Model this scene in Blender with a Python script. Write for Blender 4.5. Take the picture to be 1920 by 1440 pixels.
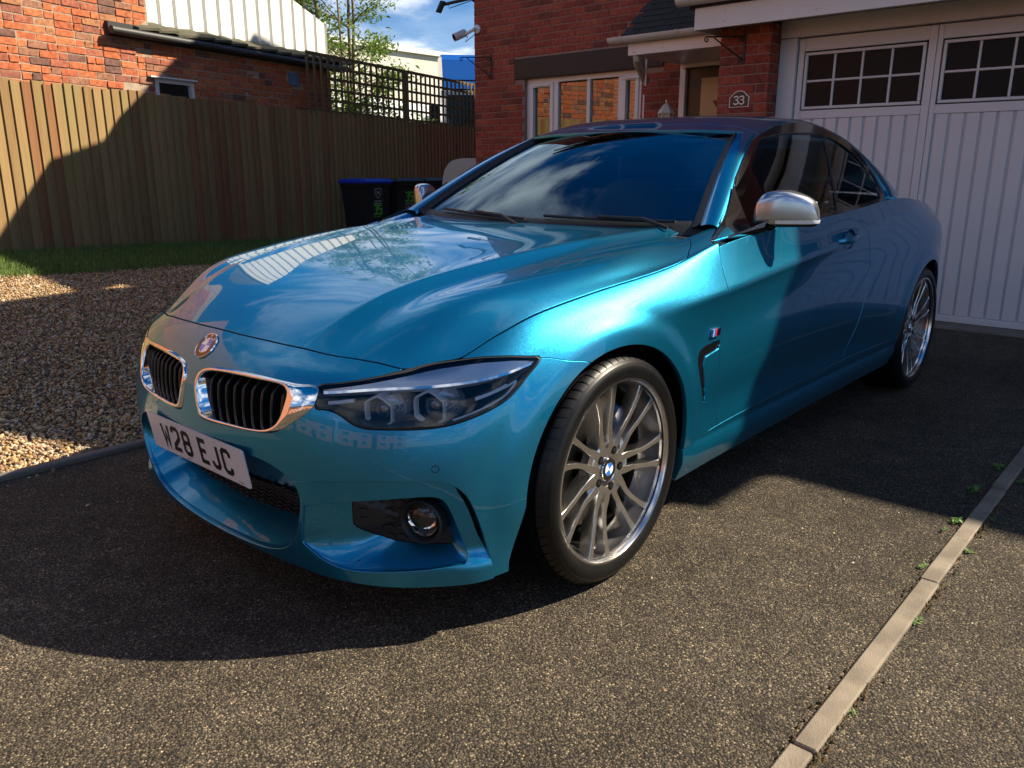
import bpy, bmesh, math, random
import numpy as np
from mathutils import Matrix, Vector

for _o in list(bpy.data.objects): bpy.data.objects.remove(_o, do_unlink=True)
random.seed(7); RNG = np.random.default_rng(11)
SC = bpy.context.scene

# ---------------------------------------------------------------- camera
_cd = bpy.data.cameras.new('camera'); CAM = bpy.data.objects.new('camera', _cd); SC.collection.objects.link(CAM); SC.camera = CAM
_cd.sensor_width = 36; _cd.lens = 28.159; _cd.clip_start = .05; _cd.clip_end = 600
def _aim():
    az, el = math.radians(221.38316), math.radians(-15.05533)
    f = Vector((math.cos(el)*math.cos(az), math.cos(el)*math.sin(az), math.sin(el)))
    r = f.cross(Vector((0, 0, 1))).normalized(); u = r.cross(f)
    return Matrix(((r.x, u.x, -f.x, 1.78064), (r.y, u.y, -f.y, 2.05208), (r.z, u.z, -f.z, 1.15426), (0, 0, 0, 1)))
CAM.matrix_world = _aim()

# ---------------------------------------------------------------- sun, sky with broken cloud, exposure
SUN_AZ, SUN_EL = math.radians(140.5), math.radians(41.5)      # azimuth from +x towards +y
SUN_DIR = Vector((math.cos(SUN_EL)*math.cos(SUN_AZ), math.cos(SUN_EL)*math.sin(SUN_AZ), math.sin(SUN_EL)))
_sd = bpy.data.lights.new('sun', 'SUN'); _sd.energy = 5.0; _sd.angle = math.radians(.53); _sd.color = (1., .88, .69)
_so = bpy.data.objects.new('sun', _sd); SC.collection.objects.link(_so); _so.rotation_euler = (-SUN_DIR).to_track_quat('-Z', 'Y').to_euler(); _so.location = SUN_DIR*30

SKY_STRENGTH = .062
W = bpy.data.worlds.new('World'); SC.world = W; W.use_nodes = True
def _sky():
    nt = W.node_tree; nt.nodes.clear(); N = nt.nodes.new; L = nt.links.new
    out = N('ShaderNodeOutputWorld'); bg = N('ShaderNodeBackground'); bg.inputs[1].default_value = SKY_STRENGTH
    sky = N('ShaderNodeTexSky'); sky.sky_type = 'NISHITA'; sky.sun_disc = False; sky.sun_elevation = SUN_EL
    sky.sun_rotation = math.pi/2-SUN_AZ; sky.air_density = .75; sky.dust_density = .25; sky.ozone_density = 4.5
    tc = N('ShaderNodeTexCoord')
    # project the view direction on a cloud layer
    sp = N('ShaderNodeSeparateXYZ'); L(tc.outputs['Generated'], sp.inputs[0])
    mx = N('ShaderNodeMath'); mx.operation = 'MAXIMUM'; mx.inputs[1].default_value = 0.0; L(sp.outputs[2], mx.inputs[0])
    ad = N('ShaderNodeMath'); ad.operation = 'ADD'; ad.inputs[1].default_value = .16; L(mx.outputs[0], ad.inputs[0])
    dx = N('ShaderNodeMath'); dx.operation = 'DIVIDE'; L(sp.outputs[0], dx.inputs[0]); L(ad.outputs[0], dx.inputs[1])
    dy = N('ShaderNodeMath'); dy.operation = 'DIVIDE'; L(sp.outputs[1], dy.inputs[0]); L(ad.outputs[0], dy.inputs[1])
    cb = N('ShaderNodeCombineXYZ'); L(dx.outputs[0], cb.inputs[0]); L(dy.outputs[0], cb.inputs[1]); cb.inputs[2].default_value = 8.8
    of = N('ShaderNodeVectorMath'); of.operation = 'ADD'; of.inputs[1].default_value = (-.22, -.28, 0); L(cb.outputs[0], of.inputs[0]); cb = of
    n1 = N('ShaderNodeTexNoise'); n1.inputs['Scale'].default_value = 1.15; n1.inputs['Detail'].default_value = 9; n1.inputs['Roughness'].default_value = .56; n1.inputs['Distortion'].default_value = .35; L(cb.outputs[0], n1.inputs['Vector'])
    r1 = N('ShaderNodeValToRGB'); r1.color_ramp.interpolation = 'EASE'; r1.color_ramp.elements[0].position = .475; r1.color_ramp.elements[1].position = .62; L(n1.outputs['Fac'], r1.inputs[0])
    # thicker towards the horizon, as broken cumulus looks
    hz = N('ShaderNodeMapRange'); hz.inputs[1].default_value = 0; hz.inputs[2].default_value = .30; hz.inputs[3].default_value = .42; hz.inputs[4].default_value = 0.; L(sp.outputs[2], hz.inputs[0])
    sm = N('ShaderNodeMath'); sm.operation = 'ADD'; sm.use_clamp = True; L(r1.outputs[0], sm.inputs[0]); L(hz.outputs[0], sm.inputs[1])
    n2 = N('ShaderNodeTexNoise'); n2.inputs['Scale'].default_value = 3.2; n2.inputs['Detail'].default_value = 7; L(cb.outputs[0], n2.inputs['Vector'])
    cr = N('ShaderNodeValToRGB'); cr.color_ramp.elements[0].position = .3; cr.color_ramp.elements[0].color = (2.6, 3.4, 4.9, 1); cr.color_ramp.elements[1].position = .68; cr.color_ramp.elements[1].color = (10.4, 10.8, 11.2, 1); L(n2.outputs['Fac'], cr.inputs[0])
    mix = N('ShaderNodeMix'); mix.data_type = 'RGBA'; L(sm.outputs[0], mix.inputs[0]); hs = N('ShaderNodeHueSaturation'); hs.inputs['Saturation'].default_value = 1.35; L(sky.outputs[0], hs.inputs['Color']); L(hs.outputs[0], mix.inputs[6]); L(cr.outputs[0], mix.inputs[7])
    L(mix.outputs[2], bg.inputs[0]); L(bg.outputs[0], out.inputs[0])
_sky()
_v = SC.view_settings; _v.view_transform = 'Standard'; _v.look = 'None'; _v.gamma = 1; _v.use_curve_mapping = False; _v.exposure = 1.1
SC.render.engine = 'CYCLES'; SC.cycles.use_denoising = True; SC.cycles.max_bounces = 10; SC.cycles.transparent_max_bounces = 16
SC.cycles.caustics_reflective = False; SC.cycles.caustics_refractive = False; SC.cycles.sample_clamp_indirect = 6.

# ---------------------------------------------------------------- helpers
COL = bpy.context.scene.collection
MATS = {}

def mat(name, col=(.5, .5, .5), metal=0., rough=.5, coat=0., spec=.5, noise=None, bump=None, emit=None, trans=0., ior=1.5, coat_rough=.03, tint=None):
    """Principled material; noise = (scale, amount, second colour), bump = (scale, strength, distance)"""
    m = bpy.data.materials.new(name); m.use_nodes = True
    nt = m.node_tree; b = nt.nodes['Principled BSDF']
    b.inputs['Base Color'].default_value = (*col, 1); b.inputs['Metallic'].default_value = metal
    b.inputs['Roughness'].default_value = rough; b.inputs['Coat Weight'].default_value = coat
    b.inputs['Coat Roughness'].default_value = coat_rough
    b.inputs['Specular IOR Level'].default_value = spec; b.inputs['Transmission Weight'].default_value = trans; b.inputs['IOR'].default_value = ior
    if tint: b.inputs['Specular Tint'].default_value = (*tint, 1)
    if emit: b.inputs['Emission Color'].default_value = (*emit[0], 1); b.inputs['Emission Strength'].default_value = emit[1]
    tc = nt.nodes.new('ShaderNodeTexCoord')
    if noise:
        n = nt.nodes.new('ShaderNodeTexNoise'); n.inputs['Scale'].default_value = noise[0]; n.inputs['Detail'].default_value = 6
        nt.links.new(tc.outputs['Object'], n.inputs['Vector'])
        r = nt.nodes.new('ShaderNodeMapRange'); r.inputs[1].default_value = .35; r.inputs[2].default_value = .65; r.inputs[3].default_value = 0; r.inputs[4].default_value = noise[1]
        nt.links.new(n.outputs['Fac'], r.inputs[0])
        x = nt.nodes.new('ShaderNodeMix'); x.data_type = 'RGBA'; x.inputs[6].default_value = (*col, 1); x.inputs[7].default_value = (*noise[2], 1)
        nt.links.new(r.outputs[0], x.inputs[0]); nt.links.new(x.outputs[2], b.inputs['Base Color'])
    if bump:
        n = nt.nodes.new('ShaderNodeTexNoise'); n.inputs['Scale'].default_value = bump[0]; n.inputs['Detail'].default_value = 4
        nt.links.new(tc.outputs['Object'], n.inputs['Vector'])
        u = nt.nodes.new('ShaderNodeBump'); u.inputs['Strength'].default_value = bump[1]; u.inputs['Distance'].default_value = bump[2]
        nt.links.new(n.outputs['Fac'], u.inputs['Height']); nt.links.new(u.outputs['Normal'], b.inputs['Normal'])
    MATS[name] = m
    return m

def node(nt, kind, **kw):
    n = nt.nodes.new(kind)
    for k, v in kw.items():
        if k.startswith('i_'): n.inputs[int(k[2:])].default_value = v
        else: setattr(n, k, v)
    return n

def glass_mat(name, tint, ior=1.5, gloss=(1, 1, 1)):
    """thin pane: tinted see-through with a Fresnel mirror layer"""
    m = bpy.data.materials.new(name); m.use_nodes = True; nt = m.node_tree; nt.nodes.clear()
    o = node(nt, 'ShaderNodeOutputMaterial'); t = node(nt, 'ShaderNodeBsdfTransparent'); g = node(nt, 'ShaderNodeBsdfGlossy')
    t.inputs[0].default_value = (*tint, 1); g.inputs['Roughness'].default_value = .0; g.inputs[0].default_value = (*gloss, 1)
    f = node(nt, 'ShaderNodeFresnel'); f.inputs[0].default_value = ior
    x = node(nt, 'ShaderNodeMixShader')
    nt.links.new(f.outputs[0], x.inputs[0]); nt.links.new(t.outputs[0], x.inputs[1]); nt.links.new(g.outputs[0], x.inputs[2]); nt.links.new(x.outputs[0], o.inputs[0])
    MATS[name] = m
    return m

def link(o, parent=None):
    COL.objects.link(o)
    if parent is not None: o.parent = parent
    return o

def mesh(name, V, F, m, parent=None, smooth=False, N=None, mats=None, mi=None):
    me = bpy.data.meshes.new(name)
    V = np.asarray(V, float)
    if isinstance(F, np.ndarray):
        n = len(F); k = F.shape[1]
        me.vertices.add(len(V)); me.vertices.foreach_set('co', V.ravel())
        me.loops.add(n*k); me.loops.foreach_set('vertex_index', F.ravel().astype(np.int32))
        me.polygons.add(n); me.polygons.foreach_set('loop_start', np.arange(n, dtype=np.int32)*k)
        me.update(calc_edges=True); me.validate()
    else:
        me.from_pydata(V.tolist(), [], F)
    if smooth: me.polygons.foreach_set('use_smooth', [True]*len(me.polygons))
    if N is not None and len(N) == len(me.vertices): me.normals_split_custom_set_from_vertices(np.asarray(N).tolist())
    for mm in (mats or [m]): me.materials.append(mm)
    if mi is not None: me.polygons.foreach_set('material_index', np.asarray(mi, dtype=np.int32))
    return link(bpy.data.objects.new(name, me), parent)

def sheet(name, s, m, parent=None):
    return mesh(name, s.V, s.F, m, parent, True, s.N)

def tag(o, label=None, cat=None, group=None, kind=None):
    if label: o['label'] = label
    if cat: o['category'] = cat
    if group: o['group'] = group
    if kind: o['kind'] = kind
    return o

def thing(name, label, cat, loc=(0, 0, 0), rz=0, group=None):
    o = bpy.data.objects.new(name, None); o.empty_display_size = .1; link(o)
    o.location = loc; o.rotation_euler = (0, 0, rz)
    return tag(o, label, cat, group)

class MB:
    """collects shapes into one mesh"""
    def __init__(s): s.V = []; s.F = []; s.M = []
    def add(s, V, F, mi=0):
        b = len(s.V); s.V += [tuple(v) for v in V]; s.F += [tuple(i+b for i in f) for f in F]; s.M += [mi]*len(F); return s
    def box(s, x0, x1, y0, y1, z0, z1, mi=0, bev=0.):
        if bev <= 0:
            V = [(x, y, z) for x in (x0, x1) for y in (y0, y1) for z in (z0, z1)]
            F = [(0, 1, 3, 2), (4, 6, 7, 5), (0, 4, 5, 1), (2, 3, 7, 6), (0, 2, 6, 4), (1, 5, 7, 3)]
            return s.add(V, F, mi)
        b = bev; V = []; idx = {}
        for i, x in enumerate((x0, x1)):
            for j, y in enumerate((y0, y1)):
                for k, z in enumerate((z0, z1)):
                    sx, sy, sz = 1-2*i, 1-2*j, 1-2*k
                    for a, p in enumerate(((x, y+sy*b, z+sz*b), (x+sx*b, y, z+sz*b), (x+sx*b, y+sy*b, z))):
                        idx[i, j, k, a] = len(V); V.append(p)
        F = []
        g = lambda i, j, k, a: idx[i, j, k, a]
        for i in (0, 1): F.append([g(i, 0, 0, 0), g(i, 0, 1, 0), g(i, 1, 1, 0), g(i, 1, 0, 0)][::1 if i == 0 else -1])
        for j in (0, 1): F.append([g(0, j, 0, 1), g(1, j, 0, 1), g(1, j, 1, 1), g(0, j, 1, 1)][::1 if j == 0 else -1])
        for k in (0, 1): F.append([g(0, 0, k, 2), g(0, 1, k, 2), g(1, 1, k, 2), g(1, 0, k, 2)][::1 if k == 0 else -1])
        for j in (0, 1):
            for k in (0, 1): F.append([g(0, j, k, 1), g(0, j, k, 2), g(1, j, k, 2), g(1, j, k, 1)][::1 if (j+k) % 2 == 0 else -1])
        for i in (0, 1):
            for k in (0, 1): F.append([g(i, 0, k, 0), g(i, 1, k, 0), g(i, 1, k, 2), g(i, 0, k, 2)][::1 if (i+k) % 2 == 0 else -1])
        for i in (0, 1):
            for j in (0, 1): F.append([g(i, j, 0, 0), g(i, j, 0, 1), g(i, j, 1, 1), g(i, j, 1, 0)][::1 if (i+j) % 2 == 0 else -1])
        for i in (0, 1):
            for j in (0, 1):
                for k in (0, 1):
                    t = [g(i, j, k, 0), g(i, j, k, 1), g(i, j, k, 2)]
                    F.append(t if (i+j+k) % 2 == 1 else t[::-1])
        return s.add(V, F, mi)
    def lathe(s, prof, n=32, axis='z', org=(0, 0, 0), mi=0, cap=False, a0=0., a1=2*math.pi):
        """prof: (radius, height) pairs"""
        full = abs(a1-a0-2*math.pi) < 1e-6; m = n if full else n+1
        V = []
        for i in range(m):
            a = a0+(a1-a0)*i/n; c, d = math.cos(a), math.sin(a)
            for r, h in prof:
                p = {'z': (r*c, r*d, h), 'y': (r*c, h, -r*d), 'x': (h, r*c, r*d)}[axis]
                V.append((p[0]+org[0], p[1]+org[1], p[2]+org[2]))
        k = len(prof); F = []
        for i in range(n):
            for j in range(k-1):
                a = i*k+j; b = ((i+1) % m)*k+j
                F.append((a, b, b+1, a+1))
        if cap:
            F.append(tuple(i*k+k-1 for i in range(m))); F.append(tuple(i*k for i in range(m))[::-1])
        return s.add(V, F, mi)
    def tube(s, pts, r, n=8, mi=0, caps=True, closed=False):
        pts = [np.array(p, float) for p in pts]; V = []; F = []
        rs = r if isinstance(r, (list, tuple)) else [r]*len(pts)
        up = np.array([0, 0, 1.]); m = len(pts)
        pa = None
        for i, p in enumerate(pts):
            t = pts[(i+1) % m]-pts[i-1] if closed else pts[min(i+1, m-1)]-pts[max(i-1, 0)]
            t = t/max(np.linalg.norm(t), 1e-9)
            if pa is None:
                a = np.cross(t, up)
                if np.linalg.norm(a) < .1: a = np.cross(t, [1., 0, 0])
            else: a = pa-t*(pa@t)
            a = a/np.linalg.norm(a); pa = a; b = np.cross(a, t)
            for k in range(n):
                q = 2*math.pi*k/n; V.append(p+rs[i]*(math.cos(q)*a+math.sin(q)*b))
        for i in range(m if closed else m-1):
            for k in range(n):
                j = (i+1) % m
                F.append((i*n+k, i*n+(k+1) % n, j*n+(k+1) % n, j*n+k))
        if caps and not closed:
            F.append(tuple(range(n))[::-1]); F.append(tuple((m-1)*n+k for k in range(n)))
        return s.add(V, F, mi)
    def prism(s, poly, h0, h1, plane='xy', mi=0):
        """extrude a closed 2-D outline (counter-clockwise) from h0 to h1"""
        f = {'xy': lambda a, b, h: (a, b, h), 'xz': lambda a, b, h: (a, h, b), 'yz': lambda a, b, h: (h, a, b)}[plane]
        n = len(poly); V = [f(a, b, h0) for a, b in poly]+[f(a, b, h1) for a, b in poly]
        F = [tuple(range(n))[::-1], tuple(range(n, 2*n))]+[(i, (i+1) % n, n+(i+1) % n, n+i) for i in range(n)]
        return s.add(V, F, mi)
    def fix(s):
        bm = bmesh.new(); me = bpy.data.meshes.new('t'); me.from_pydata(s.V, [], s.F); bm.from_mesh(me); bpy.data.meshes.remove(me)
        bmesh.ops.recalc_face_normals(bm, faces=bm.faces); return bm
    def build(s, name, m, parent=None, smooth=False, mats=None, angle=None):
        bm = s.fix(); me = bpy.data.meshes.new(name); bm.to_mesh(me); bm.free()
        for mm in (mats or [m]): me.materials.append(mm)
        if mats: me.polygons.foreach_set('material_index', s.M)
        if smooth:
            me.polygons.foreach_set('use_smooth', [True]*len(me.polygons))
            me.set_sharp_from_angle(angle=math.radians(angle or 35))
        return link(bpy.data.objects.new(name, me), parent)

def smooth_loop(P, per=8, closed=True):
    """Catmull-Rom through points"""
    P = np.asarray(P, float); n = len(P); out = []
    rng = range(n) if closed else range(n-1)
    for i in rng:
        if closed: a, b, c, d = P[i-1], P[i], P[(i+1) % n], P[(i+2) % n]
        else: a, b, c, d = P[max(i-1, 0)], P[i], P[i+1], P[min(i+2, n-1)]
        for k in range(per):
            t = k/per
            out.append(.5*((2*b)+(c-a)*t+(2*a-5*b+4*c-d)*t*t+(3*b-a-3*c+d)*t**3))
    if not closed: out.append(P[-1])
    return np.array(out)

def resample(P, n, closed=True):
    P = np.asarray(P, float); Q = np.concatenate([P, P[:1]]) if closed else P
    L = np.concatenate([[0], np.cumsum(np.linalg.norm(np.diff(Q, axis=0), axis=1))])
    t = np.linspace(0, L[-1], n+1)[:-1] if closed else np.linspace(0, L[-1], n)
    return np.stack([np.interp(t, L, Q[:, k]) for k in range(Q.shape[1])], 1)

def sdf(poly, P):
    """signed distance to a closed outline, positive inside"""
    P = np.asarray(P, float); poly = np.asarray(poly, float)
    out = np.empty(len(P))
    A = poly; B = np.roll(poly, -1, 0); d = B-A; L2 = np.maximum((d*d).sum(1), 1e-12)
    for s in range(0, len(P), 4096):
        Q = P[s:s+4096, None]-A[None]
        t = np.clip((Q*d).sum(2)/L2, 0, 1)
        dist = np.sqrt(((Q-t[..., None]*d)**2).sum(2).min(1))
        y = P[s:s+4096, 1:2]; x = P[s:s+4096, 0:1]
        c = ((A[:, 1] > y) != (B[:, 1] > y)) & (x < d[:, 0]*(y-A[:, 1])/np.where(d[:, 1] == 0, 1e-12, d[:, 1])+A[:, 0])
        out[s:s+4096] = dist*np.where(c.sum(1) % 2 == 1, 1, -1)
    return out

def strokes(paths, w):
    """flat lettering: each path is a polyline, returned as quads (mitred ribbons)"""
    V = []; F = []
    for p in paths:
        closed = p[0] == p[-1]; q = [np.array(a, float) for a in (p[:-1] if closed else p)]; n = len(q); b = len(V)
        for i in range(n):
            d0 = q[i]-q[i-1] if (i > 0 or closed) else q[1]-q[0]
            d1 = q[(i+1) % n]-q[i] if (i < n-1 or closed) else d0
            d0 = d0/np.linalg.norm(d0); d1 = d1/np.linalg.norm(d1)
            m = d0+d1; m = m/max(np.linalg.norm(m), 1e-6); nrm = np.array([-m[1], m[0]]); k = w/2/max(abs(m@d0), .45)
            V += [q[i]+nrm*k, q[i]-nrm*k]
        for i in range(n if closed else n-1):
            j = (i+1) % n; F.append((b+2*i, b+2*i+1, b+2*j+1, b+2*j))
    return V, F

# ---------------------------------------------------------------- car body surfaces (x forward, y to the car's left, z up)
def pchip(xs, ys, x):
    xs = np.asarray(xs, float); ys = np.asarray(ys, float); x = np.asarray(x, float)
    if xs[0] > xs[-1]: xs = xs[::-1]; ys = ys[::-1]
    h = np.diff(xs); dl = np.diff(ys)/h
    m = np.zeros(len(xs)); m[0] = dl[0]; m[-1] = dl[-1]
    for i in range(1, len(xs)-1):
        if dl[i-1]*dl[i] > 0:
            w1 = 2*h[i]+h[i-1]; w2 = h[i]+2*h[i-1]
            m[i] = (w1+w2)/(w1/dl[i-1]+w2/dl[i])
    k = np.clip(np.searchsorted(xs, x)-1, 0, len(xs)-2)
    t = (x-xs[k])/h[k]; t2 = t*t; t3 = t2*t
    r = (2*t3-3*t2+1)*ys[k]+(t3-2*t2+t)*h[k]*m[k]+(-2*t3+3*t2)*ys[k+1]+(t3-t2)*h[k]*m[k+1]
    r = np.where(x < xs[0], ys[0]+m[0]*(x-xs[0]), r)
    return np.where(x > xs[-1], ys[-1]+m[-1]*(x-xs[-1]), r)

def sstep(a, b, x):
    t = np.clip((x-a)/(b-a), 0, 1); return t*t*(3-2*t)

def bbasis(n, per):
    """rows of uniform cubic B-spline weights for n points (ghost point each end), per samples a span"""
    m = (n-1)*per+1
    W = np.zeros((m, n+2))
    for k in range(m):
        i = min(k//per, n-2); t = k/per-i
        W[k, i:i+4] = [(1-t)**3/6, (3*t**3-6*t*t+4)/6, (-3*t**3+3*t*t+3*t+1)/6, t**3/6]
    return W

def bsurf(T, pu, pv, mirror_u0=False, it=2):
    """T (stations, levels, 3) -> near-interpolating bicubic B-spline grid"""
    T = np.asarray(T, float)
    def ghost(A, ax, mir):
        A = np.moveaxis(A, ax, 0)
        g0 = A[1]*np.array([1, -1, 1]) if mir else 2*A[0]-A[1]
        g1 = 2*A[-1]-A[-2]
        return np.moveaxis(np.concatenate([g0[None], A, g1[None]]), 0, ax)
    C = T.copy()
    for _ in range(it):
        E = ghost(C, 0, mirror_u0); a = (E[:-2]+4*E[1:-1]+E[2:])/6
        E = ghost(a, 1, False); a = (E[:, :-2]+4*E[:, 1:-1]+E[:, 2:])/6
        C = C+(T-a)*.9
    C = ghost(ghost(C, 0, mirror_u0), 1, False)
    Wu = bbasis(T.shape[0], pu); Wv = bbasis(T.shape[1], pv)
    return np.einsum('ai,bj,ijk->abk', Wu, Wv, C)

def grid_tris(nu, nv):
    i = np.arange(nu-1)[:, None]; j = np.arange(nv-1)[None]
    a = (i*nv+j).ravel(); b = a+nv; c = b+1; d = a+1
    alt = ((i+j) % 2 == 0).ravel()[:, None]
    t1 = np.where(alt, np.stack([a, b, c], 1), np.stack([a, b, d], 1))
    t2 = np.where(alt, np.stack([a, c, d], 1), np.stack([b, c, d], 1))
    return np.concatenate([t1, t2])

def vnormals(V, F):
    n = np.cross(V[F[:, 1]]-V[F[:, 0]], V[F[:, 2]]-V[F[:, 0]])
    N = np.zeros_like(V)
    for k in range(3):
        for c in range(3): N[:, c] += np.bincount(F[:, k], n[:, c], len(V))
    return N/np.maximum(np.linalg.norm(N, axis=1, keepdims=True), 1e-12)

class Sheet:
    """triangles with vertex normals that can be clipped along f = 0"""
    def __init__(s, V, F, N=None):
        s.V, s.F = V, F; s.N = vnormals(V, F) if N is None else N
    @staticmethod
    def grid(P, flip=False):
        nu, nv, _ = P.shape; F = grid_tris(nu, nv)
        if flip: F = F[:, ::-1]
        s = Sheet(P.reshape(-1, 3).copy(), F)
        return s
    def clip(s, f):
        """keep where f > 0; f is a function of (n,3) points or an array"""
        d = f(s.V) if callable(f) else f
        d = np.where(np.abs(d) < 1e-7, 1e-7, d)
        pos = d > 0; cnt = pos[s.F].sum(1)
        V = [s.V]; N = [s.N]; keep = [s.F[cnt == 3]]; new = {}
        base = [len(s.V)]; nv = []; nn = []
        def cut(a, b):
            k = (a, b) if a < b else (b, a)
            if k not in new:
                t = d[k[0]]/(d[k[0]]-d[k[1]])
                nv.append(s.V[k[0]]*(1-t)+s.V[k[1]]*t)
                n = s.N[k[0]]*(1-t)+s.N[k[1]]*t
                nn.append(n/max(np.linalg.norm(n), 1e-9))
                new[k] = base[0]; base[0] += 1
            return new[k]
        out = []
        for tri in s.F[(cnt == 1) | (cnt == 2)]:
            p = [pos[i] for i in tri]
            if sum(p) == 1:
                k = p.index(True); a, b, c = tri[k], tri[(k+1) % 3], tri[(k+2) % 3]
                out.append((a, cut(a, b), cut(a, c)))
            else:
                k = p.index(False); a, b, c = tri[k], tri[(k+1) % 3], tri[(k+2) % 3]
                x, y = cut(a, b), cut(c, a)
                out.append((b, c, y)); out.append((b, y, x))
        if nv: V.append(np.array(nv)); N.append(np.array(nn))
        F = np.concatenate(keep+([np.array(out)] if out else []))
        V = np.concatenate(V); N = np.concatenate(N)
        u, inv = np.unique(F, return_inverse=True)
        return Sheet(V[u], inv.reshape(F.shape), N[u])
    def mirror(s):
        m = np.array([1, -1, 1.])
        return Sheet(s.V*m, s.F[:, ::-1], s.N*m)
    def __add__(s, o):
        return Sheet(np.concatenate([s.V, o.V]), np.concatenate([s.F, o.F+len(s.V)]), np.concatenate([s.N, o.N]))
    def weld(s, eps=2e-5):
        k = np.round(s.V/eps).astype(np.int64)
        _, idx, inv = np.unique(k, axis=0, return_index=True, return_inverse=True)
        F = inv.ravel()[s.F]
        F = F[(F[:, 0] != F[:, 1]) & (F[:, 1] != F[:, 2]) & (F[:, 0] != F[:, 2])]
        N = np.zeros((len(idx), 3))
        for c in range(3): N[:, c] = np.bincount(inv.ravel(), s.N[:, c], len(idx))
        N /= np.maximum(np.linalg.norm(N, axis=1, keepdims=True), 1e-9)
        return Sheet(s.V[idx], F, N)
    def symmetric(s):
        V = s.V.copy(); on = np.abs(V[:, 1]) < 1.5e-3; V[on, 1] = 0
        a = Sheet(V, s.F, s.N)
        return (a+a.mirror()).weld()
    def offset(s, d):
        return Sheet(s.V+s.N*d, s.F, s.N)
    def boundary(s):
        e = np.concatenate([s.F[:, [0, 1]], s.F[:, [1, 2]], s.F[:, [2, 0]]])
        key = np.sort(e, 1); k = key[:, 0].astype(np.int64)*len(s.V)+key[:, 1]
        _, first, cnt = np.unique(k, return_index=True, return_counts=True)
        return e[first[cnt == 1]]
    def flange(s, depth=.014, r=.0011, skip=None, inset=0.0):
        """round the cut edges over and turn them in by depth"""
        e = s.boundary()
        if skip is not None: e = e[~(skip(s.V[e[:, 0]]) & skip(s.V[e[:, 1]]))]
        if not len(e): return s
        ids = np.unique(e); pos = {v: i for i, v in enumerate(ids)}
        T = np.zeros((len(ids), 3)); d = s.V[e[:, 1]]-s.V[e[:, 0]]
        d /= np.maximum(np.linalg.norm(d, axis=1, keepdims=True), 1e-9)
        ia = np.array([pos[v] for v in e[:, 0]]); ib = np.array([pos[v] for v in e[:, 1]])
        np.add.at(T, ia, d); np.add.at(T, ib, d)
        n = s.N[ids]; B = np.cross(T, n); B /= np.maximum(np.linalg.norm(B, axis=1, keepdims=True), 1e-9)
        p = s.V[ids]; k = len(ids); nV = len(s.V)
        r1 = p+B*r*.6-n*r*.25; n1 = B*.6+n*.8
        r2 = p+B*r-n*r; n2 = B*.98+n*.2
        r3 = p+B*(r-inset)-n*depth; n3 = B
        V = np.concatenate([s.V, r1, r2, r3]); N = np.concatenate([s.N, n1, n2, n3])
        F = [s.F]
        rows = [None, nV, nV+k, nV+2*k]
        for q in range(3):
            a = e[:, 0] if q == 0 else rows[q]+ia; b = e[:, 1] if q == 0 else rows[q]+ib
            a2 = rows[q+1]+ia; b2 = rows[q+1]+ib
            F.append(np.stack([b, a, a2], 1)); F.append(np.stack([b, a2, b2], 1))
        return Sheet(V, np.concatenate(F), N)

# ---- stations s0..s24 along the side, levels L0..L7 up to the bonnet cut line / belt
NOSE_Y = [0, .15, .30, .43, .55, .655, .745, .815]
#            z at nose   x at y =   0     .15    .30    .43    .55    .655   .745   .815
NOSE = [(.148, [.745, .742, .732, .712, .674, .614, .530, .430]),
        (.230, [.766, .762, .750, .726, .686, .625, .542, .436]),
        (.320, [.776, .772, .760, .735, .694, .632, .550, .440]),
        (.420, [.778, .774, .761, .736, .694, .631, .547, .436]),
        (.520, [.772, .767, .752, .725, .681, .616, .530, .418]),
        (.610, [.757, .750, .731, .699, .652, .584, .496, .385]),
        (.672, [.723, .716, .697, .664, .615, .547, .460, .340]),
        (.724, [.672, .665, .645, .611, .565, .505, .425, .318])]
NOSE_YL = {5: [0, .15, .30, .43, .55, .655, .742, .808], 6: [0, .15, .30, .43, .55, .650, .728, .786], 7: [0, .15, .30, .43, .545, .635, .696, .742]}
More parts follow.
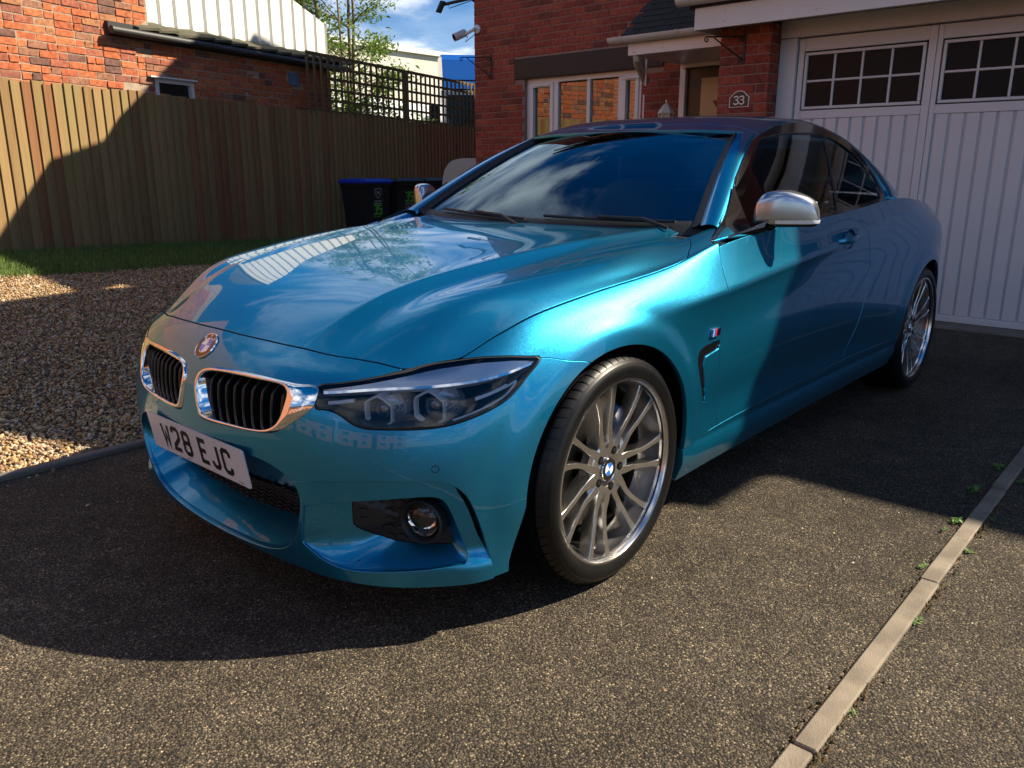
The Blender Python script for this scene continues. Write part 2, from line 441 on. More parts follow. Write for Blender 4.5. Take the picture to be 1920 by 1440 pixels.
# z rise of each level along the nose stations (added to the nose z)
RISE = [[0, 0, 0, 0, 0, 0, .004, .012],
        [0, 0, 0, .003, .006, .012, .020, .028],
        [0, 0, 0, .002, .005, .010, .018, .027],
        [0, 0, 0, .002, .005, .010, .018, .027],
        [0, 0, 0, .002, .005, .010, .018, .027],
        [0, 0, -.001, -.001, .000, .004, .012, .024],
        [0, 0, -.001, -.003, -.003, .002, .014, .034],
        [0, -.001, -.003, -.010, -.021, -.028, -.010, .043]]
SIDE_X = [.19, 0, -.19, -.38, -.58, -.85, -1.2, -1.55, -1.9, -2.2, -2.5, -2.81, -3.1, -3.35]
def _lv(xs, ys): return pchip(xs, ys, SIDE_X)
SX = [.19, 0, -.3, -.6, -1.2, -1.9, -2.5, -2.81, -3.1, -3.35]
SIDE = [  # (y, z) along SIDE_X for each level
    (_lv(SX, [.846, .850, .850, .846, .846, .850, .858, .860, .838, .780]), _lv([.19, -.2, -3.35], [.175, .192, .205])),
    (_lv(SX, [.868, .874, .874, .872, .872, .876, .884, .888, .862, .800]), _lv([.19, -3.35], [.265, .29])),
    (_lv(SX, [.875, .884, .880, .876, .876, .884, .897, .900, .872, .808]), _lv([.19, -1, -3.35], [.355, .365, .38])),
    (_lv(SX, [.874, .888, .888, .888, .888, .896, .908, .908, .878, .812]), _lv([.19, -1, -3.35], [.457, .475, .50])),
    (_lv(SX, [.867, .888, .894, .896, .896, .902, .912, .911, .880, .812]), _lv([.19, -1, -3.35], [.560, .590, .62])),
    (_lv(SX, [.853, .881, .892, .897, .898, .904, .913, .911, .880, .812]), _lv([.19, 0, -1, -3.35], [.655, .672, .705, .74])),
    (_lv(SX, [.826, .858, .878, .889, .894, .900, .905, .900, .866, .798]), _lv([.19, 0, -.3, -.6, -1.2, -3.35], [.735, .760, .785, .80, .825, .86])),
    (_lv([.19, 0, -.2, -.4, -.6, -.85, -1.2, -1.9, -2.5, -2.81, -3.1, -3.35], [.773, .802, .821, .837, .848, .862, .868, .860, .842, .828, .795, .725]),
     _lv([.19, 0, -.2, -.4, -.6, -.85, -1.2, -1.7, -2.13, -2.4, -2.81, -3.35], [.797, .824, .848, .876, .918, .946, .965, .985, 1.012, 1.018, .99, .935]))]
# small lift of the bonnet cut-line level so that it sits on the shoulder
TAIL = [(-3.53, .68, .02), (-3.68, .50, .03), (-3.78, .27, .03), (-3.82, 0, .03)]
NOSE_ADD = [0, .003, .008, .011, .014, .017, .007, .001]   # fuller middle of the nose
def body_table():
    L = len(NOSE); rows = []
    for i, y in enumerate(NOSE_Y):
        rows.append([(NOSE[l][1][i]+NOSE_ADD[l]*max(0, 1-(y/.58)**2), NOSE_YL[l][i] if l in NOSE_YL else y, NOSE[l][0]+RISE[l][i]) for l in range(L)])
    for k, x in enumerate(SIDE_X):
        rows.append([(x, SIDE[l][0][k], SIDE[l][1][k]) for l in range(L)])
    inn = [.05, .02, .01, 0, 0, .005, .02, .10]
    for (x, y, dz) in TAIL:
        f = y/.68
        rows.append([(x+inn[l]*.9, y-inn[l]*.6*f, SIDE[l][1][-1]+dz*(.3 if l < 7 else -.3)) for l in range(L)])
    return np.array(rows)

def bonnet_h(x, y):
    y = np.abs(y)
    c = pchip([-.9, -.62, -.3, 0, .2, .4, .5, .58, .64, .672, .70], [.968, .955, .938, .908, .880, .842, .815, .785, .752, .724, .69], x)
    sh = pchip([-.9, -.46, -.2, 0, .1, .19, .29, .40, .55, .7], [-.06, -.045, -.016, .006, .020, .036, .060, .115, .17, .2], x)
    g = pchip([0, .15, .3, .45, .58, .66, .72, .76, .80, .84, .90, 1.0], [0, .001, .003, .008, .014, .020, .030, .050, .082, .12, .19, .33], y+sh*sstep(.1, .5, y))
    q = pchip([-.9, .35, .5, .60, .66], [0, 0, .10, .25, .30], x)
    return c-g-q*y*y

# front patch: levels L0..L7 then the bonnet, station lines fan back to the screen base
def front_table():
    T = body_table()[:14]           # s0 .. x=-.85
    n = len(T); ye = np.array([0, .085, .17, .25, .33, .41, .48, .545, .60, .645, .685, .72, .75, .79])
    xe = pchip([0, .3, .55, .72, .80], [-.62, -.65, -.70, -.77, -.98], ye)
    ze = [None]*11+[.965, .985, 1.02]
    out = []
    for i in range(n):
        row = list(T[i]); a = T[i, 7]; e = np.array([xe[i], ye[i]])
        w = sstep(5, 9, i)
        for f in (.10, .22, .40, .60, .80, 1.0):
            fy = f+(.5*(1-(1-f)**2)-.5*f)*w*1.0     # flank stations turn inwards early
            x = a[0]+(e[0]-a[0])*f; y = a[1]+(e[1]-a[1])*fy
            z = bonnet_h(x, y)
            if i >= 10:
                zz = ze[i] if i >= 11 else bonnet_h(*e)
                b = a[2]+(zz-a[2])*(1-(1-f)**1.6)
                z = z+(b-z)*(.5 if i == 10 else 1.0)
            row.append((x, y, z))
        out.append(row)
    return np.array(out)

def side_disp(P):
    """swage line, wheel-arch lips and door hollow, pushed along y on the side of the body"""
    x, y, z = P[..., 0], P[..., 1], P[..., 2]
    zc = .752+.088*(-.19-x)
    A = .021*sstep(-.08, -.50, x)*(1-.55*sstep(-1.5, -2.3, x))*(1-sstep(-2.5, -2.9, x))
    s = z-zc
    d = A*(np.exp(-(np.sqrt(s*s+.0045**2)-.0045)/np.where(s > 0, .060, .034))-.25*np.exp(-((s+.12)/.07)**2))
    for cx in (0, -2.81):
        r = np.hypot(x-cx, z-.331)
        d = d+.011*sstep(.462, .395, r)*sstep(.20, .36, z)
    # sill hollow below the doors
    d = d-.006*np.exp(-((z-.42)/.06)**2)*sstep(-.35, -.7, x)*(1-sstep(-1.9, -2.3, x))
    w = sstep(.60, .80, y)
    Q = P.copy(); Q[..., 1] = y+d*w
    return Q

def bonnet_disp(P):
    """the two creases that run from the grilles to the screen corners and the hollow outside them"""
    x, y, z = P[..., 0], P[..., 1], P[..., 2]
    yc = pchip([-.75, -.3, .1, .45, .7], [.60, .535, .47, .395, .33], x)
    s = np.abs(y)-yc
    fade = sstep(.70, .45, x)
    d = fade*(.013*np.exp(-(np.sqrt(s*s+.004**2)-.004)/np.where(s < 0, .085, .032))-.008*np.exp(-((s-.075)/.055)**2))
    w = sstep(.45, .75, np.abs(z)/.9)*sstep(.64, .70, z)
    Q = P.copy(); Q[..., 2] = z+d*w
    return Q

def front_grid(pu=12, pv=10):
    P = bsurf(front_table(), pu, pv, mirror_u0=True)
    return bonnet_disp(side_disp(P))
def side_grid(pu=16, pv=12):
    P = bsurf(body_table()[8:], pu, pv)
    return side_disp(P)

# ---------------------------------------------------------------- materials of the place
def rand_var(m, amount_nodes):
    pass
def brick_mat(name, cols, mortar_like=False, rough=.85):
    """fired clay: colour picked per brick, fine speckle, soft pitted bump"""
    m = mat(name, cols[0], rough=rough, spec=.3); nt = m.node_tree; b = nt.nodes['Principled BSDF']; L = nt.links.new
    oi = node(nt, 'ShaderNodeObjectInfo'); ge = node(nt, 'ShaderNodeNewGeometry')
    ad = node(nt, 'ShaderNodeMath', operation='ADD'); L(oi.outputs['Random'], ad.inputs[0]); L(ge.outputs['Random Per Island'], ad.inputs[1])
    wn = node(nt, 'ShaderNodeTexWhiteNoise', noise_dimensions='1D'); L(ad.outputs[0], wn.inputs['W'])
    cr = node(nt, 'ShaderNodeValToRGB'); cr.color_ramp.interpolation = 'CONSTANT'
    while len(cr.color_ramp.elements) < len(cols): cr.color_ramp.elements.new(.5)
    for i, c in enumerate(cols): cr.color_ramp.elements[i].position = i/len(cols); cr.color_ramp.elements[i].color = (*c, 1)
    L(wn.outputs['Value'], cr.inputs[0])
    tc = node(nt, 'ShaderNodeTexCoord'); n1 = node(nt, 'ShaderNodeTexNoise'); n1.inputs['Scale'].default_value = 26; n1.inputs['Detail'].default_value = 8
    L(ge.outputs['Position'], n1.inputs['Vector'])
    mr = node(nt, 'ShaderNodeMapRange'); mr.inputs[1].default_value = .3; mr.inputs[2].default_value = .7; mr.inputs[3].default_value = .62; mr.inputs[4].default_value = 1.3; L(n1.outputs['Fac'], mr.inputs[0])
    mu = node(nt, 'ShaderNodeMix', data_type='RGBA', blend_type='MULTIPLY'); mu.inputs[0].default_value = 1; L(cr.outputs[0], mu.inputs[6]); L(mr.outputs[0], mu.inputs[7]); L(mu.outputs[2], b.inputs['Base Color'])
    n2 = node(nt, 'ShaderNodeTexNoise'); n2.inputs['Scale'].default_value = 110; n2.inputs['Detail'].default_value = 5; L(ge.outputs['Position'], n2.inputs['Vector'])
    bu = node(nt, 'ShaderNodeBump'); bu.inputs['Strength'].default_value = .5; bu.inputs['Distance'].default_value = .004; L(n2.outputs['Fac'], bu.inputs['Height']); L(bu.outputs[0], b.inputs['Normal'])
    return m

def far_brick(name, c1, c2, mort, scale=1.):
    """brickwork too far off or out of the frame to tell the bricks apart"""
    m = mat(name, c1, rough=.9, spec=.2); nt = m.node_tree; b = nt.nodes['Principled BSDF']; L = nt.links.new
    ge = node(nt, 'ShaderNodeNewGeometry'); sp = node(nt, 'ShaderNodeSeparateXYZ'); L(ge.outputs['Position'], sp.inputs[0])
    ad = node(nt, 'ShaderNodeMath', operation='ADD'); L(sp.outputs[0], ad.inputs[0]); L(sp.outputs[1], ad.inputs[1])
    cb = node(nt, 'ShaderNodeCombineXYZ'); L(ad.outputs[0], cb.inputs[0]); L(sp.outputs[2], cb.inputs[1])
    t = node(nt, 'ShaderNodeTexBrick'); t.inputs['Scale'].default_value = 1/scale; t.inputs['Brick Width'].default_value = .225; t.inputs['Row Height'].default_value = .075; t.inputs['Mortar Size'].default_value = .006
    t.inputs['Color1'].default_value = (*c1, 1); t.inputs['Color2'].default_value = (*c2, 1); t.inputs['Mortar'].default_value = (*mort, 1); L(cb.outputs[0], t.inputs['Vector']); L(t.outputs['Color'], b.inputs['Base Color'])
    return m

def wood_mat(name, c1, c2, c3, rough=.85):
    """weathered upright boards: grain along z, each board its own tone, green algae in patches"""
    m = mat(name, c1, rough=rough, spec=.25); nt = m.node_tree; b = nt.nodes['Principled BSDF']; L = nt.links.new
    oi = node(nt, 'ShaderNodeObjectInfo'); ge = node(nt, 'ShaderNodeNewGeometry')
    mp = node(nt, 'ShaderNodeMapping'); mp.inputs['Scale'].default_value = (38, 38, 2.2); L(ge.outputs['Position'], mp.inputs[0])
    n = node(nt, 'ShaderNodeTexNoise'); n.inputs['Scale'].default_value = 1.; n.inputs['Detail'].default_value = 8; n.inputs['Distortion'].default_value = .6; L(mp.outputs[0], n.inputs['Vector'])
    ad = node(nt, 'ShaderNodeMath', operation='MULTIPLY_ADD'); ad.inputs[1].default_value = .38; L(oi.outputs['Random'], ad.inputs[0]); 
    sb = node(nt, 'ShaderNodeMath', operation='SUBTRACT'); sb.inputs[1].default_value = .16; L(n.outputs['Fac'], sb.inputs[0]); L(sb.outputs[0], ad.inputs[2])
    cr = node(nt, 'ShaderNodeValToRGB'); e = cr.color_ramp.elements; e[0].position = .15; e[0].color = (*c2, 1); e[1].position = .75; e[1].color = (*c1, 1); L(ad.outputs[0], cr.inputs[0])
    mp2 = node(nt, 'ShaderNodeMapping'); mp2.inputs['Scale'].default_value = (3.5, 3.5, .55); L(ge.outputs['Position'], mp2.inputs[0])
    n3 = node(nt, 'ShaderNodeTexNoise'); n3.inputs['Scale'].default_value = 1.3; n3.inputs['Detail'].default_value = 5; L(mp2.outputs[0], n3.inputs['Vector'])
    mr = node(nt, 'ShaderNodeMapRange'); mr.inputs[1].default_value = .48; mr.inputs[2].default_value = .66; mr.inputs[3].default_value = 0; mr.inputs[4].default_value = .75; L(n3.outputs['Fac'], mr.inputs[0])
    mi = node(nt, 'ShaderNodeMix', data_type='RGBA'); L(mr.outputs[0], mi.inputs[0]); L(cr.outputs[0], mi.inputs[6]); mi.inputs[7].default_value = (*c3, 1); L(mi.outputs[2], b.inputs['Base Color'])
    bu = node(nt, 'ShaderNodeBump'); bu.inputs['Strength'].default_value = .5; bu.inputs['Distance'].default_value = .003; L(n.outputs['Fac'], bu.inputs['Height']); L(bu.outputs[0], b.inputs['Normal'])
    return m

def asphalt_mat():
    """open-textured macadam: dark binder with grey and tan chippings"""
    m = mat('asphalt', (.05, .048, .045), rough=.85, spec=.18); nt = m.node_tree; b = nt.nodes['Principled BSDF']; L = nt.links.new
    ge = node(nt, 'ShaderNodeNewGeometry')
    nw = node(nt, 'ShaderNodeTexNoise'); nw.inputs['Scale'].default_value = 60; L(ge.outputs['Position'], nw.inputs['Vector'])
    wv = node(nt, 'ShaderNodeVectorMath', operation='MULTIPLY_ADD'); wv.inputs[1].default_value = (.008, .008, .008); L(nw.outputs['Color'], wv.inputs[0]); L(ge.outputs['Position'], wv.inputs[2])
    v = node(nt, 'ShaderNodeTexVoronoi'); v.inputs['Scale'].default_value = 195; L(wv.outputs[0], v.inputs['Vector'])
    sp = node(nt, 'ShaderNodeSeparateColor'); L(v.outputs['Color'], sp.inputs[0])
    cr = node(nt, 'ShaderNodeValToRGB'); e = cr.color_ramp.elements; e[0].position = 0; e[0].color = (.046, .038, .029, 1); e[1].position = 1; e[1].color = (.36, .285, .18, 1)
    for p, c in ((.35, (.072, .058, .042)), (.62, (.108, .086, .058)), (.85, (.150, .118, .078)), (.95, (.225, .180, .115))):
        q = e.new(p); q.color = (*c, 1)
    L(sp.outputs[0], cr.inputs[0])
    # binder between stones
    mr = node(nt, 'ShaderNodeMapRange'); mr.inputs[1].default_value = .0019; mr.inputs[2].default_value = .0036; mr.inputs[3].default_value = 0; mr.inputs[4].default_value = 1
    dd = node(nt, 'ShaderNodeMath', operation='MULTIPLY'); dd.inputs[1].default_value = 1/195; L(v.outputs['Distance'], dd.inputs[0]); L(dd.outputs[0], mr.inputs[0])
    mi = node(nt, 'ShaderNodeMix', data_type='RGBA'); L(mr.outputs[0], mi.inputs[0]); L(cr.outputs[0], mi.inputs[6]); mi.inputs[7].default_value = (.024, .020, .0165, 1)
    # broad wear and dust
    n2 = node(nt, 'ShaderNodeTexNoise'); n2.inputs['Scale'].default_value = 1.1; n2.inputs['Detail'].default_value = 7; L(ge.outputs['Position'], n2.inputs['Vector'])
    m2 = node(nt, 'ShaderNodeMapRange'); m2.inputs[1].default_value = .3; m2.inputs[2].default_value = .7; m2.inputs[3].default_value = .72; m2.inputs[4].default_value = 1.32; L(n2.outputs['Fac'], m2.inputs[0])
    n4 = node(nt, 'ShaderNodeTexNoise'); n4.inputs['Scale'].default_value = 9; n4.inputs['Detail'].default_value = 6; L(ge.outputs['Position'], n4.inputs['Vector'])
    m4 = node(nt, 'ShaderNodeMapRange'); m4.inputs[1].default_value = .35; m4.inputs[2].default_value = .65; m4.inputs[3].default_value = .85; m4.inputs[4].default_value = 1.15; L(n4.outputs['Fac'], m4.inputs[0])
    pr = node(nt, 'ShaderNodeMath', operation='MULTIPLY'); L(m2.outputs[0], pr.inputs[0]); L(m4.outputs[0], pr.inputs[1])
    mu = node(nt, 'ShaderNodeMix', data_type='RGBA', blend_type='MULTIPLY'); mu.inputs[0].default_value = 1; L(mi.outputs[2], mu.inputs[6]); L(pr.outputs[0], mu.inputs[7]); L(mu.outputs[2], b.inputs['Base Color'])
    # relief: domed stones, each at its own height
    h = node(nt, 'ShaderNodeMath', operation='MULTIPLY_ADD'); h.inputs[1].default_value = -.9; L(v.outputs['Distance'], h.inputs[0]); L(sp.outputs[1], h.inputs[2])
    bu = node(nt, 'ShaderNodeBump'); bu.inputs['Strength'].default_value = 1.; bu.inputs['Distance'].default_value = .0032; L(h.outputs[0], bu.inputs['Height']); L(bu.outputs[0], b.inputs['Normal'])
    return m

def stone_mat(name, cols):
    m = mat(name, cols[0], rough=.75, spec=.35); nt = m.node_tree; b = nt.nodes['Principled BSDF']; L = nt.links.new
    ge = node(nt, 'ShaderNodeNewGeometry'); cr = node(nt, 'ShaderNodeValToRGB'); cr.color_ramp.interpolation = 'CONSTANT'
    while len(cr.color_ramp.elements) < len(cols): cr.color_ramp.elements.new(.5)
    for i, c in enumerate(cols): cr.color_ramp.elements[i].position = i/len(cols); cr.color_ramp.elements[i].color = (*c, 1)
    L(ge.outputs['Random Per Island'], cr.inputs[0]); L(cr.outputs[0], b.inputs['Base Color'])
    return m

def setting_materials():
    brick_mat('house_brick', [(.30, .062, .040), (.27, .055, .036), (.33, .075, .046), (.22, .050, .036), (.30, .070, .046), (.17, .048, .036), (.34, .085, .050), (.26, .060, .040)])
    brick_mat('old_brick', [(.46, .135, .055), (.44, .12, .05), (.50, .165, .068), (.40, .105, .048), (.47, .15, .06), (.36, .115, .065), (.44, .125, .05), (.30, .14, .085), (.49, .16, .065), (.27, .10, .065), (.42, .115, .05), (.38, .17, .08), (.45, .13, .052), (.17, .085, .065)], rough=.9)
    mat('mortar', (.30, .20, .16), rough=.95, bump=(160, .5, .004), noise=(30, .5, (.22, .15, .12)))
    mat('old_mortar', (.42, .33, .24), rough=.95, bump=(120, .7, .008), noise=(12, .7, (.24, .18, .13)))
    far_brick('far_brick', (.29, .062, .040), (.25, .055, .037), (.28, .20, .16)); far_brick('far_brick_orange', (.46, .15, .065), (.36, .11, .055), (.40, .31, .23))
    wood_mat('fence_wood', (.30, .195, .085), (.20, .115, .050), (.235, .185, .075)); wood_mat('fence_red', (.27, .125, .055), (.19, .085, .040), (.22, .14, .06)); wood_mat('trellis_wood', (.17, .125, .06), (.10, .07, .038), (.13, .12, .05))
    asphalt_mat()
    stone_mat('gravel_stone', [(.50, .33, .155), (.40, .25, .115), (.56, .40, .22), (.29, .175, .085), (.45, .305, .165), (.19, .13, .085), (.54, .43, .28), (.30, .165, .07), (.34, .26, .17), (.17, .10, .05), (.44, .27, .11), (.56, .48, .36)])
    mat('gravel_bed', (.22, .155, .095), rough=.95, noise=(70, 1., (.11, .08, .05)), bump=(90, 1., .012))
    mat('grass_soil', (.07, .085, .025), rough=1., noise=(14, 1., (.045, .06, .018)), bump=(60, .8, .02))
    m = stone_mat('grass_blade', [(.085, .15, .022), (.11, .18, .028), (.065, .125, .018), (.14, .19, .04), (.09, .155, .025)]); m.node_tree.nodes['Principled BSDF'].inputs['Roughness'].default_value = .6
    mat('kerb_concrete', (.25, .205, .15), rough=.9, noise=(11, .9, (.15, .12, .088)), bump=(240, .6, .003)); mat('kerb_dark', (.17, .15, .13), rough=.9, noise=(9, .8, (.11, .10, .085)), bump=(240, .6, .003))
    mat('moss', (.10, .055, .022), rough=1., noise=(90, 1, (.06, .05, .02)), bump=(200, 1, .006)); mat('weed_leaf', (.09, .20, .025), rough=.55)
    mat('white_paint', (.66, .65, .63), rough=.38, noise=(3, .25, (.56, .55, .52)), bump=(40, .06, .002)); mat('garage_white', (.64, .65, .68), rough=.42, noise=(4, .3, (.57, .58, .60)), bump=(55, .08, .002))
    mat('white_upvc', (.72, .72, .72), rough=.25); mat('gutter_pvc', (.60, .58, .54), rough=.35, noise=(6, .5, (.46, .43, .38))); mat('downpipe_pvc', (.50, .45, .38), rough=.4)
    mat('lintel_brown', (.020, .011, .010), rough=.6); mat('door_black', (.012, .013, .015), rough=.35); mat('roof_tile', (.020, .023, .026), rough=.7, noise=(20, .6, (.035, .036, .034)), bump=(120, .4, .003))
    mat('old_tile', (.10, .085, .06), rough=.95, noise=(9, .9, (.05, .055, .025)), bump=(40, .9, .015)); mat('iron_black', (.012, .012, .012), rough=.5); mat('gutter_black', (.03, .03, .03), rough=.5)
    mat('clad_white', (.70, .70, .66), rough=.5, noise=(1.2, .3, (.60, .60, .55))); mat('warehouse_pale', (.66, .63, .55), rough=.6, noise=(.8, .6, (.50, .47, .40)))
    mat('garage_pane', (.010, .011, .012), rough=.30, spec=.12); mat('dark_pane', (.006, .007, .008), rough=.08, spec=.5); mat('room_dark', (.02, .018, .016), rough=.9); mat('curtain', (.30, .20, .12), rough=.9)
    m = glass_mat('house_glass', (.30, .28, .25), 2.6); 
    mat('bin_black', (.012, .014, .018), rough=.5); mat('bin_blue', (.010, .035, .42), rough=.45); mat('bin_print', (.38, .40, .44), rough=.6); mat('bin_green', (.10, .42, .03), rough=.6)
    mat('lantern_cream', (.56, .52, .44), rough=.5); mat('lantern_glass', (.45, .36, .22), rough=.2); mat('sign_black', (.01, .01, .011), rough=.3); mat('sign_white', (.75, .74, .70), rough=.4)
    mat('camera_white', (.66, .67, .70), rough=.35); mat('board_white', (.40, .42, .42), rough=.55); mat('truck_blue', (.012, .10, .42), rough=.3, coat=.8); mat('truck_white', (.72, .72, .72), rough=.35, coat=.5)
    mat('bark', (.22, .165, .105), rough=.95, noise=(24, .8, (.12, .09, .055)), bump=(60, .8, .01)); 
    m = mat('leaf', (.10, .19, .03), rough=.5); nt = m.node_tree; b = nt.nodes['Principled BSDF']
    ge = node(nt, 'ShaderNodeNewGeometry'); cr = node(nt, 'ShaderNodeValToRGB'); e = cr.color_ramp.elements; e[0].color = (.055, .12, .018, 1); e[1].color = (.16, .22, .035, 1); nt.links.new(ge.outputs['Random Per Island'], cr.inputs[0]); nt.links.new(cr.outputs[0], b.inputs['Base Color'])
    b.inputs['Transmission Weight'].default_value = 0.; tr = node(nt, 'ShaderNodeBsdfTranslucent'); tr.inputs[0].default_value = (.20, .32, .035, 1); mx = node(nt, 'ShaderNodeMixShader'); mx.inputs[0].default_value = .4
    o = nt.nodes['Material Output']; nt.links.new(b.outputs[0], mx.inputs[1]); nt.links.new(tr.outputs[0], mx.inputs[2]); nt.links.new(mx.outputs[0], o.inputs[0])
setting_materials()

# ---------------------------------------------------------------- ground
KERB_Y = 1.553
def bank(x, y):
    """the gravel bank rises away from the drive towards the left fence"""
    t = np.clip((-1.36-y)/6.4, 0, 1.4)
    return t*np.clip(.30+.050*(x+1), -.35, .42)
def ground_grid(x0, x1, y0, y1, st, f, name, m):
    nx = int((x1-x0)/st)+1; ny = int((y1-y0)/st)+1
    X, Y = np.meshgrid(np.linspace(x0, x1, nx), np.linspace(y0, y1, ny), indexing='ij'); P = np.stack([X, Y, f(X, Y)], 2)
    F = grid_tris(nx, ny); return tag(mesh(name, P.reshape(-1, 3), F, m, None, True), kind='structure')
mb = MB(); mb.add([(-300, -300, -.55), (300, -300, -.55), (300, 300, -.55), (-300, 300, -.55)], [(0, 1, 2, 3)]); tag(mb.build('ground', MATS['grass_soil']), kind='structure')
mb = MB(); mb.add([(-4.93, -1.31, 0), (30, -1.31, 0), (30, 9, 0), (-4.93, 9, 0)], [(0, 1, 2, 3)]); mb.add([(-6.2, -3.2, 0.002), (-4.93, -3.2, .002), (-4.93, 9, .002), (-6.2, 9, .002)], [(0, 1, 2, 3)]); tag(mb.build('driveway', MATS['asphalt']), kind='structure')
mb = MB(); mb.add([(4.2, -60, -.004), (30, -60, -.004), (30, 60, -.004), (4.2, 60, -.004)], [(0, 1, 2, 3)]); tag(mb.build('road', MATS['asphalt']), kind='structure')
ground_grid(-12, 4.2, -11.5, -1.31, .2, lambda X, Y: bank(X, Y)-.022*(Y < -1.33), 'gravel_ground', MATS['gravel_bed'])

def grass_edge(x): return pchip([-8, -4.6, -3.2, -2.2, -1.2, -.6, .5, 3], [-5.9, -6.0, -6.05, -6.05, -5.95, -6.0, -6.3, -6.8], x)
# lawn strip and its blades
FD = np.array([-.9689, -.2474]); FO = np.array([-1.31, -7.65])      # fence direction and origin in plan
FN = np.array([-.2474, .9689])                                       # towards the drive
def fence_y(x): return FO[1]+(x-FO[0])*FD[1]/FD[0]
def lawn():
    nx = 80; xs = np.linspace(-9.5, 3.5, nx); V = []
    for x in xs:
        a, b = grass_edge(x), fence_y(x)-.05
        for t in np.linspace(0, 1, 8): y = a+(b-a)*t; V.append((x, y, bank(x, y)+.012*min(1, t*6)))
    F = [(i*8+j, i*8+j+1, i*8+9+j, i*8+8+j) for i in range(nx-1) for j in range(7)]
    tag(mesh('lawn', V, F, MATS['grass_soil'], None, True), kind='structure')
    n = 52000; x = RNG.uniform(-7.5, 1.5, n); a = grass_edge(x)+RNG.normal(0, .05, n)+.03; b = fence_y(x); y = a+(b-a)*RNG.random(n)**1.15
    z = bank(x, y)+.008; h = RNG.uniform(.025, .062, n)*(1+.5*RNG.random(n)*(np.abs(y-b) < .2)); an = RNG.uniform(0, 2*np.pi, n); w = RNG.uniform(.0022, .0042, n); ln = RNG.normal(0, .020, (n, 2))
    c, s = np.cos(an)*w, np.sin(an)*w
    V = np.empty((n, 3, 3)); V[:, 0] = np.stack([x-c, y-s, z], 1); V[:, 1] = np.stack([x+c, y+s, z], 1); V[:, 2] = np.stack([x+ln[:, 0], y+ln[:, 1], z+h], 1)
    tag(mesh('grass', V.reshape(-1, 3), np.arange(n*3).reshape(n, 3), MATS['grass_blade']), kind='stuff')
lawn()

def gravel():
    ico = [(0, 0, -1), (.7236, -.5257, -.4472), (-.2764, -.8506, -.4472), (-.8944, 0, -.4472), (-.2764, .8506, -.4472), (.7236, .5257, -.4472), (.2764, -.8506, .4472), (-.7236, -.5257, .4472), (-.7236, .5257, .4472), (.2764, .8506, .4472), (.8944, 0, .4472), (0, 0, 1)]
    fi = np.array([(0, 1, 2), (1, 0, 5), (0, 2, 3), (0, 3, 4), (0, 4, 5), (1, 5, 10), (2, 1, 6), (3, 2, 7), (4, 3, 8), (5, 4, 9), (1, 10, 6), (2, 6, 7), (3, 7, 8), (4, 8, 9), (5, 9, 10), (6, 10, 11), (7, 6, 11), (8, 7, 11), (9, 8, 11), (10, 9, 11)])
    ico = np.array(ico)
    octa = np.array([(1, 0, 0), (0, 1, 0), (-1, 0, 0), (0, -1, 0), (0, 0, 1), (0, 0, -1)], float); fo = np.array([(0, 1, 4), (1, 2, 4), (2, 3, 4), (3, 0, 4), (1, 0, 5), (2, 1, 5), (3, 2, 5), (0, 3, 5)])
    n = 215000
    x = RNG.uniform(-5.2, 2.0, n); y = -1.36-(RNG.random(n)**1.25)*5.2
    keep = (y > grass_edge(x)-.06) & ((x < .25+(-1.3-y)*1.1) | (x < 1.2)); x, y = x[keep], y[keep]
    xs = RNG.uniform(-1, 1.5, 60); ys = -1.26+RNG.random(60)**3*.6; x = np.concatenate([x, xs]); y = np.concatenate([y, ys]); n = len(x)   # strays along the edging
    r = np.clip(RNG.lognormal(math.log(.0060), .36, n), .0032, .0155); r[-60:] *= .8
    near = np.hypot(x-1.78, y-2.05) < 4.4
    zb = np.where(y < -1.33, bank(x, y)-.012, 0); z = zb+r*.35+RNG.random(n)*.012*(y < -1.33)
    sc = np.stack([r*RNG.uniform(.85, 1.45, n), r*RNG.uniform(.7, 1.1, n), r*RNG.uniform(.45, .8, n)], 1)
    q = RNG.normal(size=(n, 4)); q[:, 1:3] *= .35; q /= np.linalg.norm(q, axis=1, keepdims=True); w, a, b, c = q.T
    R = np.stack([1-2*(b*b+c*c), 2*(a*b-w*c), 2*(a*c+w*b), 2*(a*b+w*c), 1-2*(a*a+c*c), 2*(b*c-w*a), 2*(a*c-w*b), 2*(b*c+w*a), 1-2*(a*a+b*b)], 1).reshape(n, 3, 3)
    VV = []; FF = []; off = 0
    for sel, T, tri in ((near, ico, fi), (~near, octa*1.18, fo)):
        k = len(T); m = int(sel.sum()); P = T[None]*sc[sel][:, None]*(1+RNG.normal(0, .14, (m, k, 1))); P = np.einsum('nij,nkj->nki', R[sel], P)+np.stack([x, y, z], 1)[sel][:, None]
        VV.append(P.reshape(-1, 3)); FF.append((tri[None]+(np.arange(m)*k)[:, None, None]).reshape(-1, 3)+off); off += m*k
    tag(mesh('gravel', np.concatenate(VV), np.concatenate(FF), MATS['gravel_stone']), kind='stuff')
gravel()

